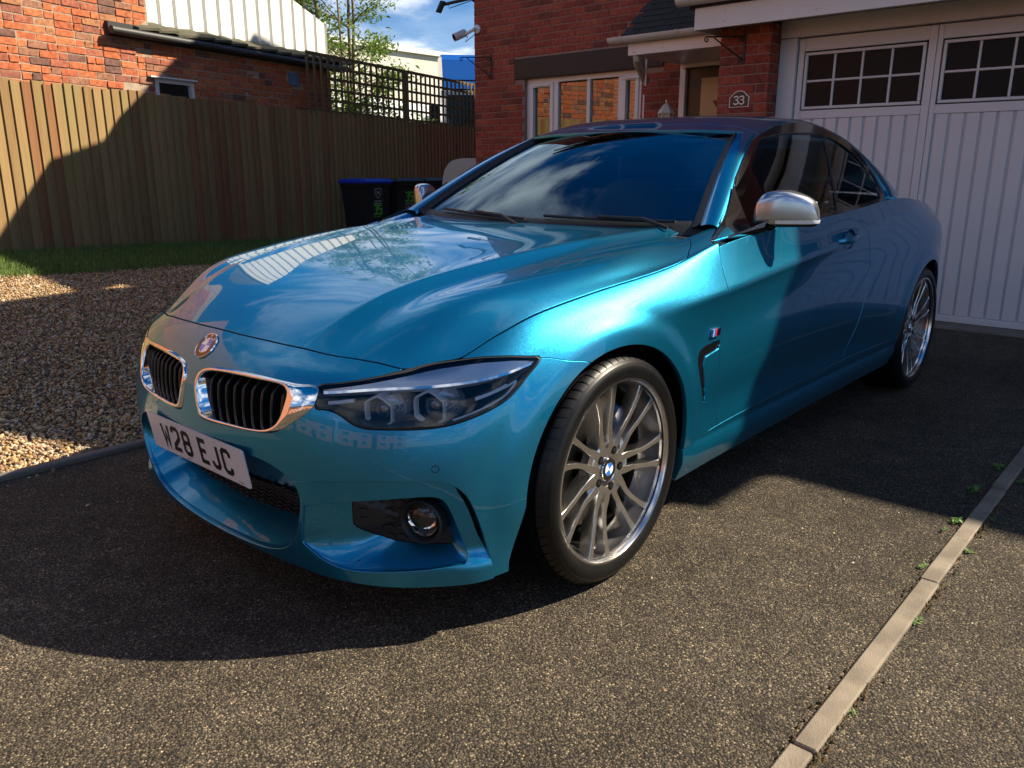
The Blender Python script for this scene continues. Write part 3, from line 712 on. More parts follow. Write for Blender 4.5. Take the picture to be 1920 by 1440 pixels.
def grit():
    # loose chippings, dust crumbs and a few dry leaf scraps on the tarmac
    n = 2600; x = RNG.uniform(-3., 2.2, n); y = RNG.uniform(-1.25, 2.6, n); r = np.clip(RNG.lognormal(math.log(.0016), .45, n), .0008, .0050)
    T = np.array([(1, 0, -.3), (-.5, .87, -.3), (-.5, -.87, -.3), (0, 0, .8)]); a = RNG.uniform(0, 6.28, n); c, s_ = np.cos(a), np.sin(a)
    P = T[None]*r[:, None, None]*(1+RNG.normal(0, .25, (n, 4, 1))); P = np.stack([P[..., 0]*c[:, None]-P[..., 1]*s_[:, None], P[..., 0]*s_[:, None]+P[..., 1]*c[:, None], P[..., 2]], 2)+np.stack([x, y, r*.3], 1)[:, None]
    F = (np.array([(0, 1, 3), (1, 2, 3), (2, 0, 3)])[None]+(np.arange(n)*4)[:, None, None]).reshape(-1, 3)
    tag(mesh('grit', P.reshape(-1, 3), F, MATS['gravel_stone']), kind='stuff')
grit()

def edging():
    """flat concrete edging laid flush down the right side of the drive, one block after another"""
    root = thing('kerb', 'long pale concrete edging between the drive and the next plot, weeds at its joints', 'kerb', (0, 0, 0)); root['kind'] = 'structure'
    x = 4.0; k = 0; first = None
    while x > -4.9:
        L = .915; mb = MB(); j = RNG.normal(0, .0022); mb.box(x-L+.006, x, KERB_Y+j, KERB_Y+.050+j, -.08, .012+RNG.normal(0, .0012), bev=.004); mb.build('edging_block', MATS['kerb_concrete'], root); x -= L
    root2 = thing('gravel_edging', 'dark concrete edging kerb between the gravel and the drive', 'kerb', (0, 0, 0)); root2['kind'] = 'structure'
    x = 4.0
    while x > -4.9:
        L = .915; mb = MB(); mb.box(x-L+.006, x, -1.345, -1.295, -.08, .020+RNG.normal(0, .002), bev=.006); mb.build('edging_block', MATS['kerb_dark'], root2); x -= L
    # dead moss and small weeds along the joint
    V = []; F = []
    for k in range(520):
        x = RNG.uniform(-1.4, .75); s = 1 if RNG.random() < .72 else -1
        y = KERB_Y+.050+abs(RNG.normal(0, .010)) if s > 0 else KERB_Y-abs(RNG.normal(0, .006))
        if math.sin(x*9.)+math.sin(x*23)*.8+RNG.normal(0, .5) < .35: continue
        h = RNG.uniform(.004, .012); w = RNG.uniform(.004, .011); b = len(V)
        for a in range(5): V.append((x+w*math.cos(a*1.257)*RNG.uniform(.6, 1.4), y+w*.7*math.sin(a*1.257), .0005))
        V.append((x, y, h)); F += [(b+a, b+(a+1) % 5, b+5) for a in range(5)]
    tag(mesh('moss', V, F, MATS['moss']), kind='stuff')
    for i, (x, y, n, s, lab) in enumerate(((-1.08, KERB_Y-.02, 34, .030, 'bright green weed tuft at the edging where the shadow begins'), (-.98, KERB_Y-.035, 12, .02, 'tiny green weed just below the largest tuft beside the edging'), (-.66, KERB_Y-.015, 14, .020, 'small weed on the left of the edging halfway along'), (-1.17, KERB_Y+.07, 10, .02, 'small weed on the right of the edging inside the shade'), (-.86, KERB_Y+.065, 16, .022, 'pale weed on the right of the edging just outside the shade'), (-.33, KERB_Y+.062, 16, .020, 'little green weed on the right of the edging near its middle'), (.16, KERB_Y+.062, 8, .014, 'smallest weed on the right of the edging near the viewer'), (-1.42, KERB_Y-.045, 40, .034, 'mossy green tuft on the left of the shaded edging'), (-1.75, KERB_Y-.03, 36, .034, 'far green tuft on the left of the shaded edging'), (-1.62, KERB_Y+.08, 26, .03, 'shaded green tuft on the right of the edging'))):
        mb = MB()
        s *= .72
        for k in range(n):
            a = RNG.uniform(0, 6.28); r = s*RNG.random()**.6*1.2; px, py = x+r*math.cos(a)*1.2, y+r*math.sin(a)*.6; l = s*RNG.uniform(.3, .55); t = RNG.uniform(0, 6.28); z = .004+RNG.random()*s*.5
            d = np.array([math.cos(t), math.sin(t), RNG.uniform(-.1, .5)]); u = np.array([-math.sin(t), math.cos(t), .1]); c = np.array([px, py, z])
            mb.add([c-d*l, c+u*l*.4, c+d*l, c-u*l*.4], [(0, 1, 2, 3)])
        tag(mb.build('weed', MATS['weed_leaf']), lab, 'weed', 'weeds along the concrete edging')
edging()

# ---------------------------------------------------------------- brickwork
def brick_mesh(name, l, h, d, m, rough=0.):
    mb = MB(); mb.box(-l/2, l/2, -.02, d, -h/2, h/2, bev=.004)
    if rough: mb.V = [tuple(np.array(v)+RNG.normal(0, rough, 3)) for v in mb.V]
    bm = mb.fix(); me = bpy.data.meshes.new(name); bm.to_mesh(me); bm.free(); me.materials.append(m); return me
def lay(root, o, e, n, spans, z0, z1, bl, bh, joint, m, proud=.006, max_parts=300, keep=lambda s, z: True, rough=0., jitter=.0008, var=4, rank=None, flemish=False):
    """lay bricks along e from o; spans = [(s0, s1)] for the wall length; each brick an object up to max_parts, the rest one joined part"""
    full = [brick_mesh('brick', bl, bh, proud, m, rough) for _ in range(var)]; half = [brick_mesh('brick', bl/2-joint/2, bh, proud, m, rough) for _ in range(2)]
    ang = math.atan2(e[1], e[0]); flip = (np.array([-e[1], e[0]])@n) < 0
    L = []; row = 0; z = z0
    while z+bh <= z1+1e-6:
        for s0, s1 in (spans(z+bh/2) if callable(spans) else spans):
            s = s0 if row % 2 == 0 else s0; first = True
            while s < s1-.02:
                w = bl
                if first and row % 2: w = bl/2-joint/2
                if flemish and RNG.random() < .28 and not first: w = bl/2-joint/2
                first = False
                w2 = min(w, s1-s)
                if w2 > .03 and keep(s+w2/2, z+bh/2): L.append((s+w2/2, z+bh/2, w2))
                s += w+joint
        z += bh+joint; row += 1
    if rank: L.sort(key=rank)
    rest = MB()
    for i, (s, zz, w) in enumerate(L):
        hl = w < bl*.75; lst = half if hl else full; base = bl/2-joint/2 if hl else bl
        if i < max_parts:
            ob = bpy.data.objects.new('brick', lst[i % len(lst)]); link(ob, root)
            ob.location = (o[0]+e[0]*s+n[0]*RNG.normal(0, jitter), o[1]+e[1]*s+n[1]*RNG.normal(0, jitter), zz)
            ob.rotation_euler = (0, 0, ang+(math.pi if flip else 0)); ob.scale = (w/base, 1, 1)
        else:
            c = np.array([o[0]+e[0]*s, o[1]+e[1]*s]); V = []
            for a in (-w/2, w/2):
                for d in (-.02, proud):
                    for q in (-bh/2, bh/2): V.append((c[0]+e[0]*a+n[0]*d, c[1]+e[1]*a+n[1]*d, zz+q))
            rest.add(V, [(0, 1, 3, 2), (4, 6, 7, 5), (0, 4, 5, 1), (2, 3, 7, 6), (0, 2, 6, 4), (1, 5, 7, 3)])
    if rest.V:
        r = rest.build('brickwork', m, root); r['kind'] = 'stuff'
    return L

# ---------------------------------------------------------------- the brick house with its garage wing
HX = -5.9
def slab(mb, P, t, mi=0):
    """flat quad P (4 points) given thickness t downwards along its normal"""
    P = [np.array(p, float) for p in P]; n = np.cross(P[1]-P[0], P[3]-P[0]); n = n/np.linalg.norm(n)
    if n[2] < 0: n = -n
    V = P+[p-n*t for p in P]; mb.add(V, [(0, 1, 2, 3), (7, 6, 5, 4), (0, 4, 5, 1), (1, 5, 6, 2), (2, 6, 7, 3), (3, 7, 4, 0)], mi)

house = thing('brick_house', 'red brick house with a white four-light window and a porch beside the garage', 'house', (HX, 0, 0))
house.location = (0, 0, 0)
def house_build():
    far = MATS['far_brick']
    WY0, WY1, WZ0, WZ1 = -4.52, -2.885, .95, 2.175        # window opening
    # mortar face with the openings, thick
    mb = MB(); x0, x1 = HX-.25, HX
    for y0, y1, z0, z1 in ((-5.33, WY0, -.5, 3.3), (WY0, WY1, -.5, WZ0), (WY0, WY1, WZ1, 3.3), (WY1, -2.40, -.5, 3.3), (-2.40, -1.40, 2.30, 3.3)): mb.box(x0, x1, y0, y1, z0, z1)
    mb.box(-11.5, x0, -5.33, -5.05, -.5, 3.3)
    mb.build('wall', MATS['mortar'], house)
    mb = MB(); mb.box(x0, HX+.004, -5.33, 9.4, 3.3, 5.2); mb.box(-11.5, x0, -5.33, -5.0, 3.3, 5.2); mb.box(-11.5, -11.2, -5.0, 9.4, -.5, 5.2); mb.box(x0, HX, 4.4, 9.4, -.5, 3.3); mb.box(-11.5, x0, 9.1, 9.4, -.5, 5.2)
    for y, s in ((-5.33, 1), (9.4, -1)): mb.prism([(-11.5, 5.2), (HX, 5.2), (-8.7, 7.9)], y, y+s*.28, 'xz')
    # gable wing over the garage
    mb.box(-5.3, -5.02, -1.40, 4.15, 2.9, 5.0); mb.box(-5.6, -5.3, -1.40, -1.15, 2.9, 5.0); mb.box(-5.9, -5.3, 3.9, 4.15, -.1, 5.0)
    mb.prism([(-1.40, 5.0), (4.15, 5.0), (1.375, 7.85)], -5.3, -5.02, 'yz')
    mb.build('upper_wall', far, house)
    spans = lambda z: [(0, .665), (2.71, 2.93)] if 2.14 < z < 2.44 else ([(0, .806), (2.449, 2.93)] if z <= 2.14 else [(0, 2.93)])
    cam = np.array([1.78, 2.05, 1.15])
    lay(house, (HX, -5.33), np.array([0, 1.]), np.array([1., 0]), spans, 1.080, 3.27, .215, .065, .010, MATS['house_brick'], .007, 260, rank=lambda b: 99 if b[1] < 1.15 else abs(b[0]-1.4)+(0 if b[1] > 1.3 else 2))
    # brown lintel
    mb = MB(); mb.box(HX-.1, HX+.022, -4.665, -2.62, 2.178, 2.405, bev=.004); mb.build('lintel', MATS['lintel_brown'], house)
    # window: white frame, four lights, two small vents
    wf = MB(); fx = HX-.055; fy = [WY0, WY0+.585, WY0+1.09-.06, WY1-.475, WY1]
    wx0, wx1 = fx-.06, fx
    wf.box(wx0, wx1, WY0, WY1, WZ1-.055, WZ1, bev=.004); wf.box(wx0, wx1, WY0, WY1, WZ0, WZ0+.055, bev=.004)
    E0 = [(-4.52, -4.462), (-4.115, -4.052), (-3.64, -3.595), (-3.215, -3.155), (-2.945, -2.885)]
    for a, b in E0: wf.box(wx0, wx1+.002, a, b, WZ0+.055, WZ1-.055, bev=.004)
    win = wf.build('window', MATS['white_upvc'], house)
    for k, (a, b) in enumerate(((-4.462, -4.115), (-4.052, -3.64), (-3.595, -3.215), (-3.155, -2.945))):
        sash = k in (0, 3); t = .045 if sash else .014
        if sash:
            s = MB()
            for y0, y1, z0, z1 in ((a, b, WZ1-.055-t, WZ1-.055), (a, b, WZ0+.055, WZ0+.055+t), (a, a+t, WZ0+.055+t, WZ1-.055-t), (b-t, b, WZ0+.055+t, WZ1-.055-t)): s.box(wx0+.01, wx1+.018, y0, y1, z0, z1, bev=.004)
            s.build('sash', MATS['white_upvc'], win)
            s = MB(); c = (a+b)/2+.02; s.box(wx1+.018, wx1+.034, c-.10, c+.10, WZ1-.088, WZ1-.068, bev=.003); s.build('vent', MATS['white_upvc'], win)
        g = MB(); g.box(fx-.035, fx-.030, a+t, b-t, WZ0+.055+t, WZ1-.055-t); g.build('pane', MATS['house_glass'], win)
    s = MB(); s.box(HX-.10, HX+.09, WY0-.06, WY1+.06, WZ0-.05, WZ0, bev=.008); s.build('sill', MATS['white_upvc'], win)
    # dim room with curtains behind the panes
    r = MB(); r.box(-9.5, -9.4, -5.0, -2.5, .1, 2.6); r.box(-9.5, HX-.3, -5.05, -5.0, .1, 2.6); r.box(-9.5, HX-.3, -2.5, -2.45, .1, 2.6); r.box(-9.5, HX-.3, -5.0, -2.5, .05, .1); r.box(-9.5, HX-.3, -5.0, -2.5, 2.6, 2.65); r.build('room', MATS['room_dark'], house)
    for y0, y1 in ((-4.50, -4.17), (-3.05, -2.9)):
        c = MB(); V = []; n = 18
        for i in range(n):
            t = i/(n-1); V += [(HX-.24+.025*math.sin(t*17), y0+(y1-y0)*t, .98), (HX-.24+.025*math.sin(t*17+.3), y0+(y1-y0)*t, 2.15)]
        c.add(V, [(2*i, 2*i+2, 2*i+3, 2*i+1) for i in range(n-1)]); c.build('curtain', MATS['curtain'], house)
    # front door in its recess
    d = MB(); d.box(HX-.02, HX+.05, -2.40, -2.335, 0, 2.23, bev=.004); d.box(HX-.02, HX+.05, -1.46, -1.40, 0, 2.23, bev=.004); d.box(HX-.02, HX+.05, -2.335, -1.46, 2.165, 2.30, bev=.004)
    d.build('door_frame', MATS['white_upvc'], house)
    dd = MB(); dd.box(HX-.05, HX+.0, -2.335, -1.46, 0, 2.165, bev=.003); door = dd.build('front_door', MATS['door_black'], house)
    g = MB(); g.box(HX+.001, HX+.006, -2.175, -1.62, .9, 2.03); g.build('door_glass', MATS['lantern_glass'], door)  # brown reflection in the pane is painted as its colour
    g = MB(); c = (-1.985, 1.775)
    g.prism([(c[0]-.055, c[1]+.035), (c[0], c[1]-.035), (c[0]+.055, c[1]+.035)], HX+.007, HX+.010, 'yz'); g.build('door_motif', MATS['sign_black'], door)
    # porch roof: fascia, soffit, gutter, slate courses laid one by one
    PX, PZ = -4.90, 2.30; pitch = math.tan(math.radians(39.5)); y0, y1 = -2.47, -1.40
    pr = MB(); slab(pr, [(PX-.02, y0, PZ+.015), (PX-.02, y1, PZ+.015), (HX, y1, PZ+.015+(PX-HX)*pitch), (HX, y0, PZ+.015+(PX-HX)*pitch)], .05); porch = pr.build('porch_roof', MATS['roof_tile'], house)
    sx = math.cos(math.radians(39.5)); sz = math.sin(math.radians(39.5)); tw = .165; th = .10; V = []
    for u in (0, th*1.7):
        for yy in (-tw/2+.0025, tw/2-.0025):
            for h in (0, .010): V.append((-u*sx+(h-.07*u)*sz, yy, u*sz+(h-.07*u)*sx))
    tme = bpy.data.meshes.new('slate'); tme.from_pydata(V, [], [(0, 1, 3, 2), (4, 6, 7, 5), (0, 4, 5, 1), (2, 3, 7, 6), (0, 2, 6, 4), (1, 5, 7, 3)]); tme.materials.append(MATS['roof_tile'])
    r = 0
    while r*th < (PX-HX)/sx-.02:
        for k in range(-1, 7):
            yy = y0+tw/2+k*tw+(tw/2 if r % 2 else 0)
            if yy+tw/2 > y1+.06 or yy < y0+.05: continue
            o = bpy.data.objects.new('slate', tme); link(o, porch); q = r*th
            o.location = (PX+.03-q*sx+.013*sz+RNG.normal(0, .001), yy+RNG.normal(0, .0015), PZ+.012+q*sz+.013*sx)
        r += 1
    f = MB(); f.box(PX-.02, PX, y0+.065, y1+.0, 2.163, 2.268, bev=.003); f.box(PX-.62, PX-.02, y0+.065, y0+.085, 2.163, 2.262); f.build('fascia', MATS['white_upvc'], porch)
    s = MB(); s.box(HX+.005, PX-.022, y0+.087, y1, 2.166, 2.180); s.box(HX+.052, HX+.10, y0+.1, y1, 2.13, 2.165); s.build('soffit', MATS['white_paint'], porch)
    gutter(porch, PX+.055, y0-.10, y1-.02, 2.318, [y0-.02, y0+.045, -1.84])
    # fascia screws
    q = MB()
    for y in (-2.03, -1.60):
        for z in (2.20, 2.235): q.box(PX-.001, PX+.002, y-.005, y+.005, z-.005, z+.005)
    q.build('screw', MATS['downpipe_pvc'], porch)
    dp = MB(); dp.tube([(PX-.03, -2.335, 2.20), (PX-.05, -2.335, 2.135), (PX-.14, -2.38, 2.095), (PX-.62, -2.62, 2.035), (PX-.80, -2.70, 2.02)], .036, 12); dp.build('downpipe_bend', MATS['downpipe_pvc'], porch, True)
    wp = MB(); wp.tube([(HX+.62, -2.44, 2.17), (HX+.62, -2.44, 1.93)], .009, 8); wp.tube([(HX+.62, -2.455, 1.85), (HX+.62, -2.455, .2)], .009, 8); wp.build('white_rod', MATS['white_upvc'], house, True)  # two thin white upright rods, one above the other
    # main roof and the wing roof, seen only in reflections and by their shadows
    rf = MB()
    slab(rf, [(-5.58, -5.5, 5.16), (-5.58, 9.6, 5.16), (-8.7, 9.6, 7.98), (-8.7, -5.5, 7.98)], .12); slab(rf, [(-11.8, -5.5, 5.16), (-11.8, 9.6, 5.16), (-8.7, 9.6, 7.98), (-8.7, -5.5, 7.98)], .12)
    slab(rf, [(-4.99, -5.02, 5.02), (-4.99, -1.5, 5.02), (-5.9, -1.5, 5.5), (-5.9, -5.02, 5.5)], .10)  # unseen forward eave, shaped for the shadow edge it throws
    slab(rf, [(-4.88, -1.62, 4.86), (-9.5, -1.62, 4.86), (-9.5, 1.375, 8.0), (-4.88, 1.375, 8.0)], .12); slab(rf, [(-4.88, 4.36, 4.86), (-9.5, 4.36, 4.86), (-9.5, 1.375, 8.0), (-4.88, 1.375, 8.0)], .12)
    rf.build('roof', MATS['roof_tile'], house)
    mb = MB(); mb.box(-19.5, -10.1, -5.6, 3.5, -.5, 8.5); mb.prism([(-19.5, 8.5), (-10.1, 8.5), (-14.8, 8.9)], -5.6, 3.5, 'xz'); mb.build('shade_block', far, house)  # unseen block added to keep the fence and old wall in shade
    # upper windows of the wing and the house
    for y0, y1, x in ((.2, 2.55, -5.02), (-4.6, -3.0, HX+.004), (5.6, 7.2, HX+.004)):
        w = MB(); w.box(x-.02, x+.03, y0, y1, 3.75, 4.85, bev=.01); ww = w.build('window', MATS['white_upvc'], house)
        n = 3
        for k in range(n):
            a = y0+.06+(y1-y0-.06)*k/n; g = MB(); g.box(x+.031, x+.034, a, a+(y1-y0-.06)/n-.06, 3.82, 4.78); g.build('pane', MATS['dark_pane'], ww)

def gutter(parent, x, y0, y1, z, clips, r=.056):
    g = MB(); n = 12; V = []
    for y in (y0, y1):
        for rr in (r, r-.004):
            for k in range(n+1):
                a = math.pi+math.pi*k/n; V.append((x+rr*math.cos(a), y, z+rr*math.sin(a)))
    m = n+1; F = [(k, k+1, 2*m+k+1, 2*m+k) for k in range(n)]+[(m+k, 3*m+k, 3*m+k+1, m+k+1) for k in range(n)]+[(0, 2*m, 3*m, m), (n, m+n, 3*m+n, 2*m+n)]+[tuple(range(m)), tuple(2*m+k for k in range(m))]
    g.add(V, F)
    gt = g.build('gutter', MATS['gutter_pvc'], parent, True)
    for y in clips:
        c = MB(); V = []
        for yy in (y-.016, y+.016):
            for k in range(n+1):
                a = math.pi+math.pi*k/n-.02; V.append((x+(r+.005)*math.cos(a), yy, z+.004+(r+.005)*math.sin(a)))
        c.add(V, [(k, k+1, m+k+1, m+k) for k in range(n)]+[tuple(range(m)), tuple(m+k for k in range(m))]); c.build('gutter_bracket', MATS['gutter_pvc'], gt if gt.parent is None else parent, True)

def garage_build():
    g = thing('garage', 'white double garage with ribbed timber doors under a white fascia and gutter', 'garage', (0, 0, 0))
    GX = -4.96; wp = MATS['garage_white']
    # brick pier with the house number; its bricks are laid on two faces
    pm = MB(); pm.box(-5.9, -4.757, -1.385, -.953, -.1, 2.28); pier = pm.build('pier', MATS['mortar'], g)
    lay(pier, (-4.757, -1.385), np.array([0, 1.]), np.array([1., 0]), [(0, .440)], .930, 2.27, .215, .065, .010, MATS['house_brick'], .007, 150)
    lay(pier, (-4.757, -.953), np.array([-1., 0]), np.array([0, 1.]), [(-.007, .19)], .930, 2.27, .1025, .065, .010, MATS['house_brick'], .007, 150)
    lay(pier, (-4.757, -1.385), np.array([-1., 0]), np.array([0, -1.]), [(0, 1.0)], 1.380, 2.2, .215, .065, .010, MATS['house_brick'], .007, 150)
    # frame
    f = MB(); f.box(GX-.10, GX+.035, -.945, -.806, 0, 2.165, bev=.004); f.box(GX-.10, GX+.045, -.945, 4.1, 2.168, 2.30, bev=.004); f.box(GX-.10, GX+.035, 3.50, 3.56, 0, 2.165, bev=.004); f.build('door_frame', wp, g)
    b = MB(); b.box(-5.9, GX-.12, -.94, 4.1, -.1, 2.9); b.build('garage_box', MATS['room_dark'], g)
    # four panels of the doors
    P = 1.030; y = -.798
    for k in range(4):
        y0 = y+k*P; y1 = y0+P-.004
        leafm = MB()
        st0 = y0; wl = y0+.012 if k == 0 else y0+.035; st = .045
        # stiles and rails
        leafm.box(GX-.04, GX, y0, y0+.035+.010*(k == 0), .02, 2.16, bev=.003); leafm.box(GX-.04, GX, y1-.055, y1, .02, 2.16, bev=.003)
        a, c = y0+.035+.010*(k == 0), y1-.055
        leafm.box(GX-.04, GX-.002, a, c, 2.062, 2.16, bev=.003); leafm.box(GX-.04, GX-.002, a, c, 1.545, 1.610, bev=.003); leafm.box(GX-.04, GX-.002, a, c, .02, .07, bev=.003)
        leafm.box(GX-.045, GX-.022, a, c, .07, 1.545)
        leaf = leafm.build('garage_door', wp, g)
        # ribbed boards
        nb = 9; bw = (c-a)/nb
        for i in range(nb):
            q = MB(); q.box(GX-.024, GX-.005, a+i*bw+.014, a+(i+1)*bw-.004, .071, 1.544, bev=.005); q.build('board', wp, leaf)
        # glazed top light: four by two panes
        t = MB(); ww0, ww1, z0, z1 = a+.012, c-.012, 1.618, 2.050
        for q in ((ww0, ww1, z1-.022, z1), (ww0, ww1, z0, z0+.022), (ww0, ww0+.022, z0+.022, z1-.022), (ww1-.022, ww1, z0+.022, z1-.022)): t.box(GX-.035, GX+.004, *q, bev=.004)
        n = 4; cw = (ww1-ww0-.044)/n
        for i in range(1, n): t.box(GX-.03, GX-.004, ww0+.022+i*cw-.0085, ww0+.022+i*cw+.0085, z0+.022, z1-.022, bev=.004)
        zm = (z0+z1)/2; t.box(GX-.03, GX-.005, ww0+.022, ww1-.022, zm-.0085, zm+.0085, bev=.004)
        top = t.build('window_frame', wp, leaf)
        for i in range(n):
            for zz in (0, 1):
                p = MB(); ya = ww0+.022+i*cw+.0085*(i > 0); yb = ww0+.022+(i+1)*cw-.0085*(i < n-1); za, zb = (z0+.022, zm-.0085) if zz == 0 else (zm+.0085, z1-.022)
                p.box(GX-.024, GX-.020, ya, yb, za, zb); p.build('pane', MATS['garage_pane'], leaf)
    s = MB(); s.box(GX-.08, GX+.22, -.94, 3.6, -.02, .018, bev=.01); s.build('threshold', MATS['kerb_dark'], g)
    # fascia, soffit, lean-to roof
    FX = -4.45
    f = MB(); f.box(FX-.02, FX, -1.475, 4.3, 2.232, 2.412, bev=.003); f.box(FX-.64, FX-.02, -1.475, -1.455, 2.232, 2.40); f.build('fascia', MATS['white_paint'], g)
    q = MB()
    for y in (-1.21, -.48, .25, .98):
        for z in (2.275, 2.35): q.box(FX-.001, FX+.0025, y-.006, y+.006, z-.006, z+.006)
    q.build('screw', MATS['downpipe_pvc'], g)
    s = MB(); s.box(GX-.3, FX-.022, -1.453, 4.3, 2.301, 2.315); s.build('soffit', MATS['white_paint'], g)
    gutter(g, FX+.056, -1.60, 4.3, 2.468, [-1.50, -1.12, -.2, .7, 1.6, 2.5])
    r = MB(); slab(r, [(FX+.03, -1.52, 2.43), (FX+.03, 4.35, 2.43), (-5.02, 4.35, 2.95), (-5.02, -1.52, 2.95)], .05); r.build('roof', MATS['roof_tile'], g)
    # house number plate on the pier
    sg = MB(); c = (-1.184, 1.705); w, h = .083, .055; X = -4.749
    top = [(w, -h), (w, h*.35)]+[(w*math.cos(a)*.0+w*(.92-.30*k/6), h*(.35+.5*(k/6)**2)) for k, a in enumerate(np.linspace(0, 1, 6))]+[(w*.55*math.cos(a), h*.72+h*.42*math.sin(a)) for a in np.linspace(.5, math.pi-.5, 9)]
    arc = [(w, -h), (w, h*.42), (w*.82, h*.52), (w*.62, h*.86), (w*.40, h*1.12), (w*.15, h*1.24)]; arc = arc+[(-a, b) for a, b in arc[::-1]]
    sg.prism([(c[0]+a*1.06, c[1]+b*1.06) for a, b in arc], X-.001, X+.005, 'yz', 1); sg.prism([(c[0]+a*.97, c[1]+b*.97) for a, b in arc], X+.005, X+.007, 'yz', 0)
    so = sg.build('house_number_sign', None, None, mats=[MATS['sign_black'], MATS['sign_white']]); tag(so, 'small black arched house number sign reading 33 on the brick pier', 'sign')
    three = [(.02, .84), (.12, .96), (.30, 1.), (.46, .93), (.50, .78), (.42, .62), (.24, .55), (.44, .47), (.54, .30), (.48, .10), (.30, .0), (.12, .03), (.0, .17)]
    for k in (0, 1):
        V, F = strokes([[(a*.075, b*.062) for a, b in [tuple(q) for q in smooth_loop(three, 3, False)]]], .0095); yo = c[0]-.046+k*.050
        mesh('digit', [(X+.0078, yo+v[0], c[1]-.034+v[1]) for v in V], F, MATS['sign_white'], so)

house_build(); garage_build()

# ---------------------------------------------------------------- things fixed to the house or standing by it
def scroll(c, u, v, r0, turns, n=20, start=0., sgn=1):
    return [c+u*(r0*(1-t*.8))*math.cos(start+sgn*t*turns*6.283)+v*(r0*(1-t*.8))*math.sin(start+sgn*t*turns*6.283) for t in np.linspace(0, 1, n)]
def hanging_bracket(x, y, z, h, reach, s, label, parent_n=(1, 0)):
    t = thing('hanging_bracket', label, 'bracket', (0, 0, 0), 0, 'wrought iron basket brackets on the brickwork')
    X = np.array([1., 0, 0]); Y = np.array([0, s, 0.]); Z = np.array([0, 0, 1.]); o = np.array([x, y, z])
    mb = MB(); mb.box(x, x+.008, y-.011, y+.011, z, z+h); mb.build('back_bar', MATS['iron_black'], t)
    D = (X*.62+Y*.78); D /= np.linalg.norm(D)
    mb = MB(); mb.tube([o+Z*h*.86+X*.008, o+Z*h*.86+X*.008+D*reach], .0065, 6); e = o+Z*h*.86+X*.008+D*reach
    mb.tube(scroll(e+Z*-.022, D, Z, .022, 1.1, 16, 1.57, -1), .0055, 6); mb.tube(scroll(o+Z*h*.78+X*.008+D*.03, D, Z, .026, 1.1, 16, 1.57, 1), .005, 6); mb.build('arm', MATS['iron_black'], t, True)
    mb = MB(); mb.tube([o+Z*h*.12+X*.010, o+Z*h*.3+D*reach*.22, o+Z*h*.58+D*reach*.55, o+Z*h*.83+D*reach*.82], .0065, 6); mb.tube(scroll(o+Z*h*.12+X*.01+D*.02, D, Z, .02, 1., 14, -1.57, 1), .005, 6); mb.build('brace', MATS['iron_black'], t, True)
hanging_bracket(HX+.007, -5.045, 2.205, .30, .36, -1, 'black wrought iron hanging bracket on the house corner below the white camera')
hanging_bracket(-4.75, -1.175, 1.985, .24, .30, -1, 'black wrought iron hanging bracket on the brick pier under the garage fascia')

def bullet_camera(c, aim, body_r, ln, m, label, base, base_n):
    t = thing('security_camera', label, 'camera', (0, 0, 0)); c = np.array(c, float); aim = np.array(aim, float); aim /= np.linalg.norm(aim)
    u = np.cross(aim, [0, 0, 1.]); u /= np.linalg.norm(u); v = np.cross(u, aim)
    def rev(prof, o, ax, name, mm, n=24):
        mb = MB(); a1 = np.cross(ax, [0, 0, 1.]) if abs(ax[2]) < .9 else np.array([1., 0, 0]); a1 = a1/np.linalg.norm(a1); a2 = np.cross(a1, ax); k = len(prof)
        mb.add([o+a1*r*math.cos(6.2832*i/n)+a2*r*math.sin(6.2832*i/n)+ax*h for i in range(n) for r, h in prof], [(i*k+j, ((i+1) % n)*k+j, ((i+1) % n)*k+j+1, i*k+j+1) for i in range(n) for j in range(k-1)]); mb.build(name, mm, t, True, angle=40)
    rev([(.0001, -ln*.5), (body_r*.8, -ln*.5), (body_r, -ln*.42), (body_r, ln*.45), (body_r*1.04, ln*.46), (body_r*1.04, ln*.5), (body_r*.86, ln*.5)], c, aim, 'body', m)
    rev([(body_r*.88, ln*.49), (body_r*.80, ln*.46), (.0001, ln*.45)], c, aim, 'front_glass', MATS['dark_pane'])
    b = np.array(base, float); bn = np.array(base_n, float)
    rev([(.0001, .0), (.052, 0), (.052, .018), (.044, .026), (.0001, .028)], b, bn, 'base', m)
    mb = MB(); mb.tube([b+bn*.02, b+bn*.055, c-aim*ln*.25-v*body_r*.5], .019, 10); mb.build('bracket', m, t, True)
    mb = MB(); mb.tube([c-aim*ln*.45, c-aim*ln*.5-v*.06, c-aim*ln*.2-v*.10, b+bn*.01-v*.03], .005, 6); mb.build('cable', MATS['iron_black'], t, True)
bullet_camera((-5.79, -5.475, 2.745), (.74, -.30, -.36), .047, .17, MATS['camera_white'], 'white bullet security camera on the corner of the brick house', (-5.895, -5.27, 2.80), (1, 0, 0))
bullet_camera((-5.72, -5.73, 3.085), (.30, -.25, -.85), .038, .15, MATS['iron_black'], 'dark security camera hanging at the top edge of the view by the house', (-5.92, -5.335, 3.17), (0, -1, 0))

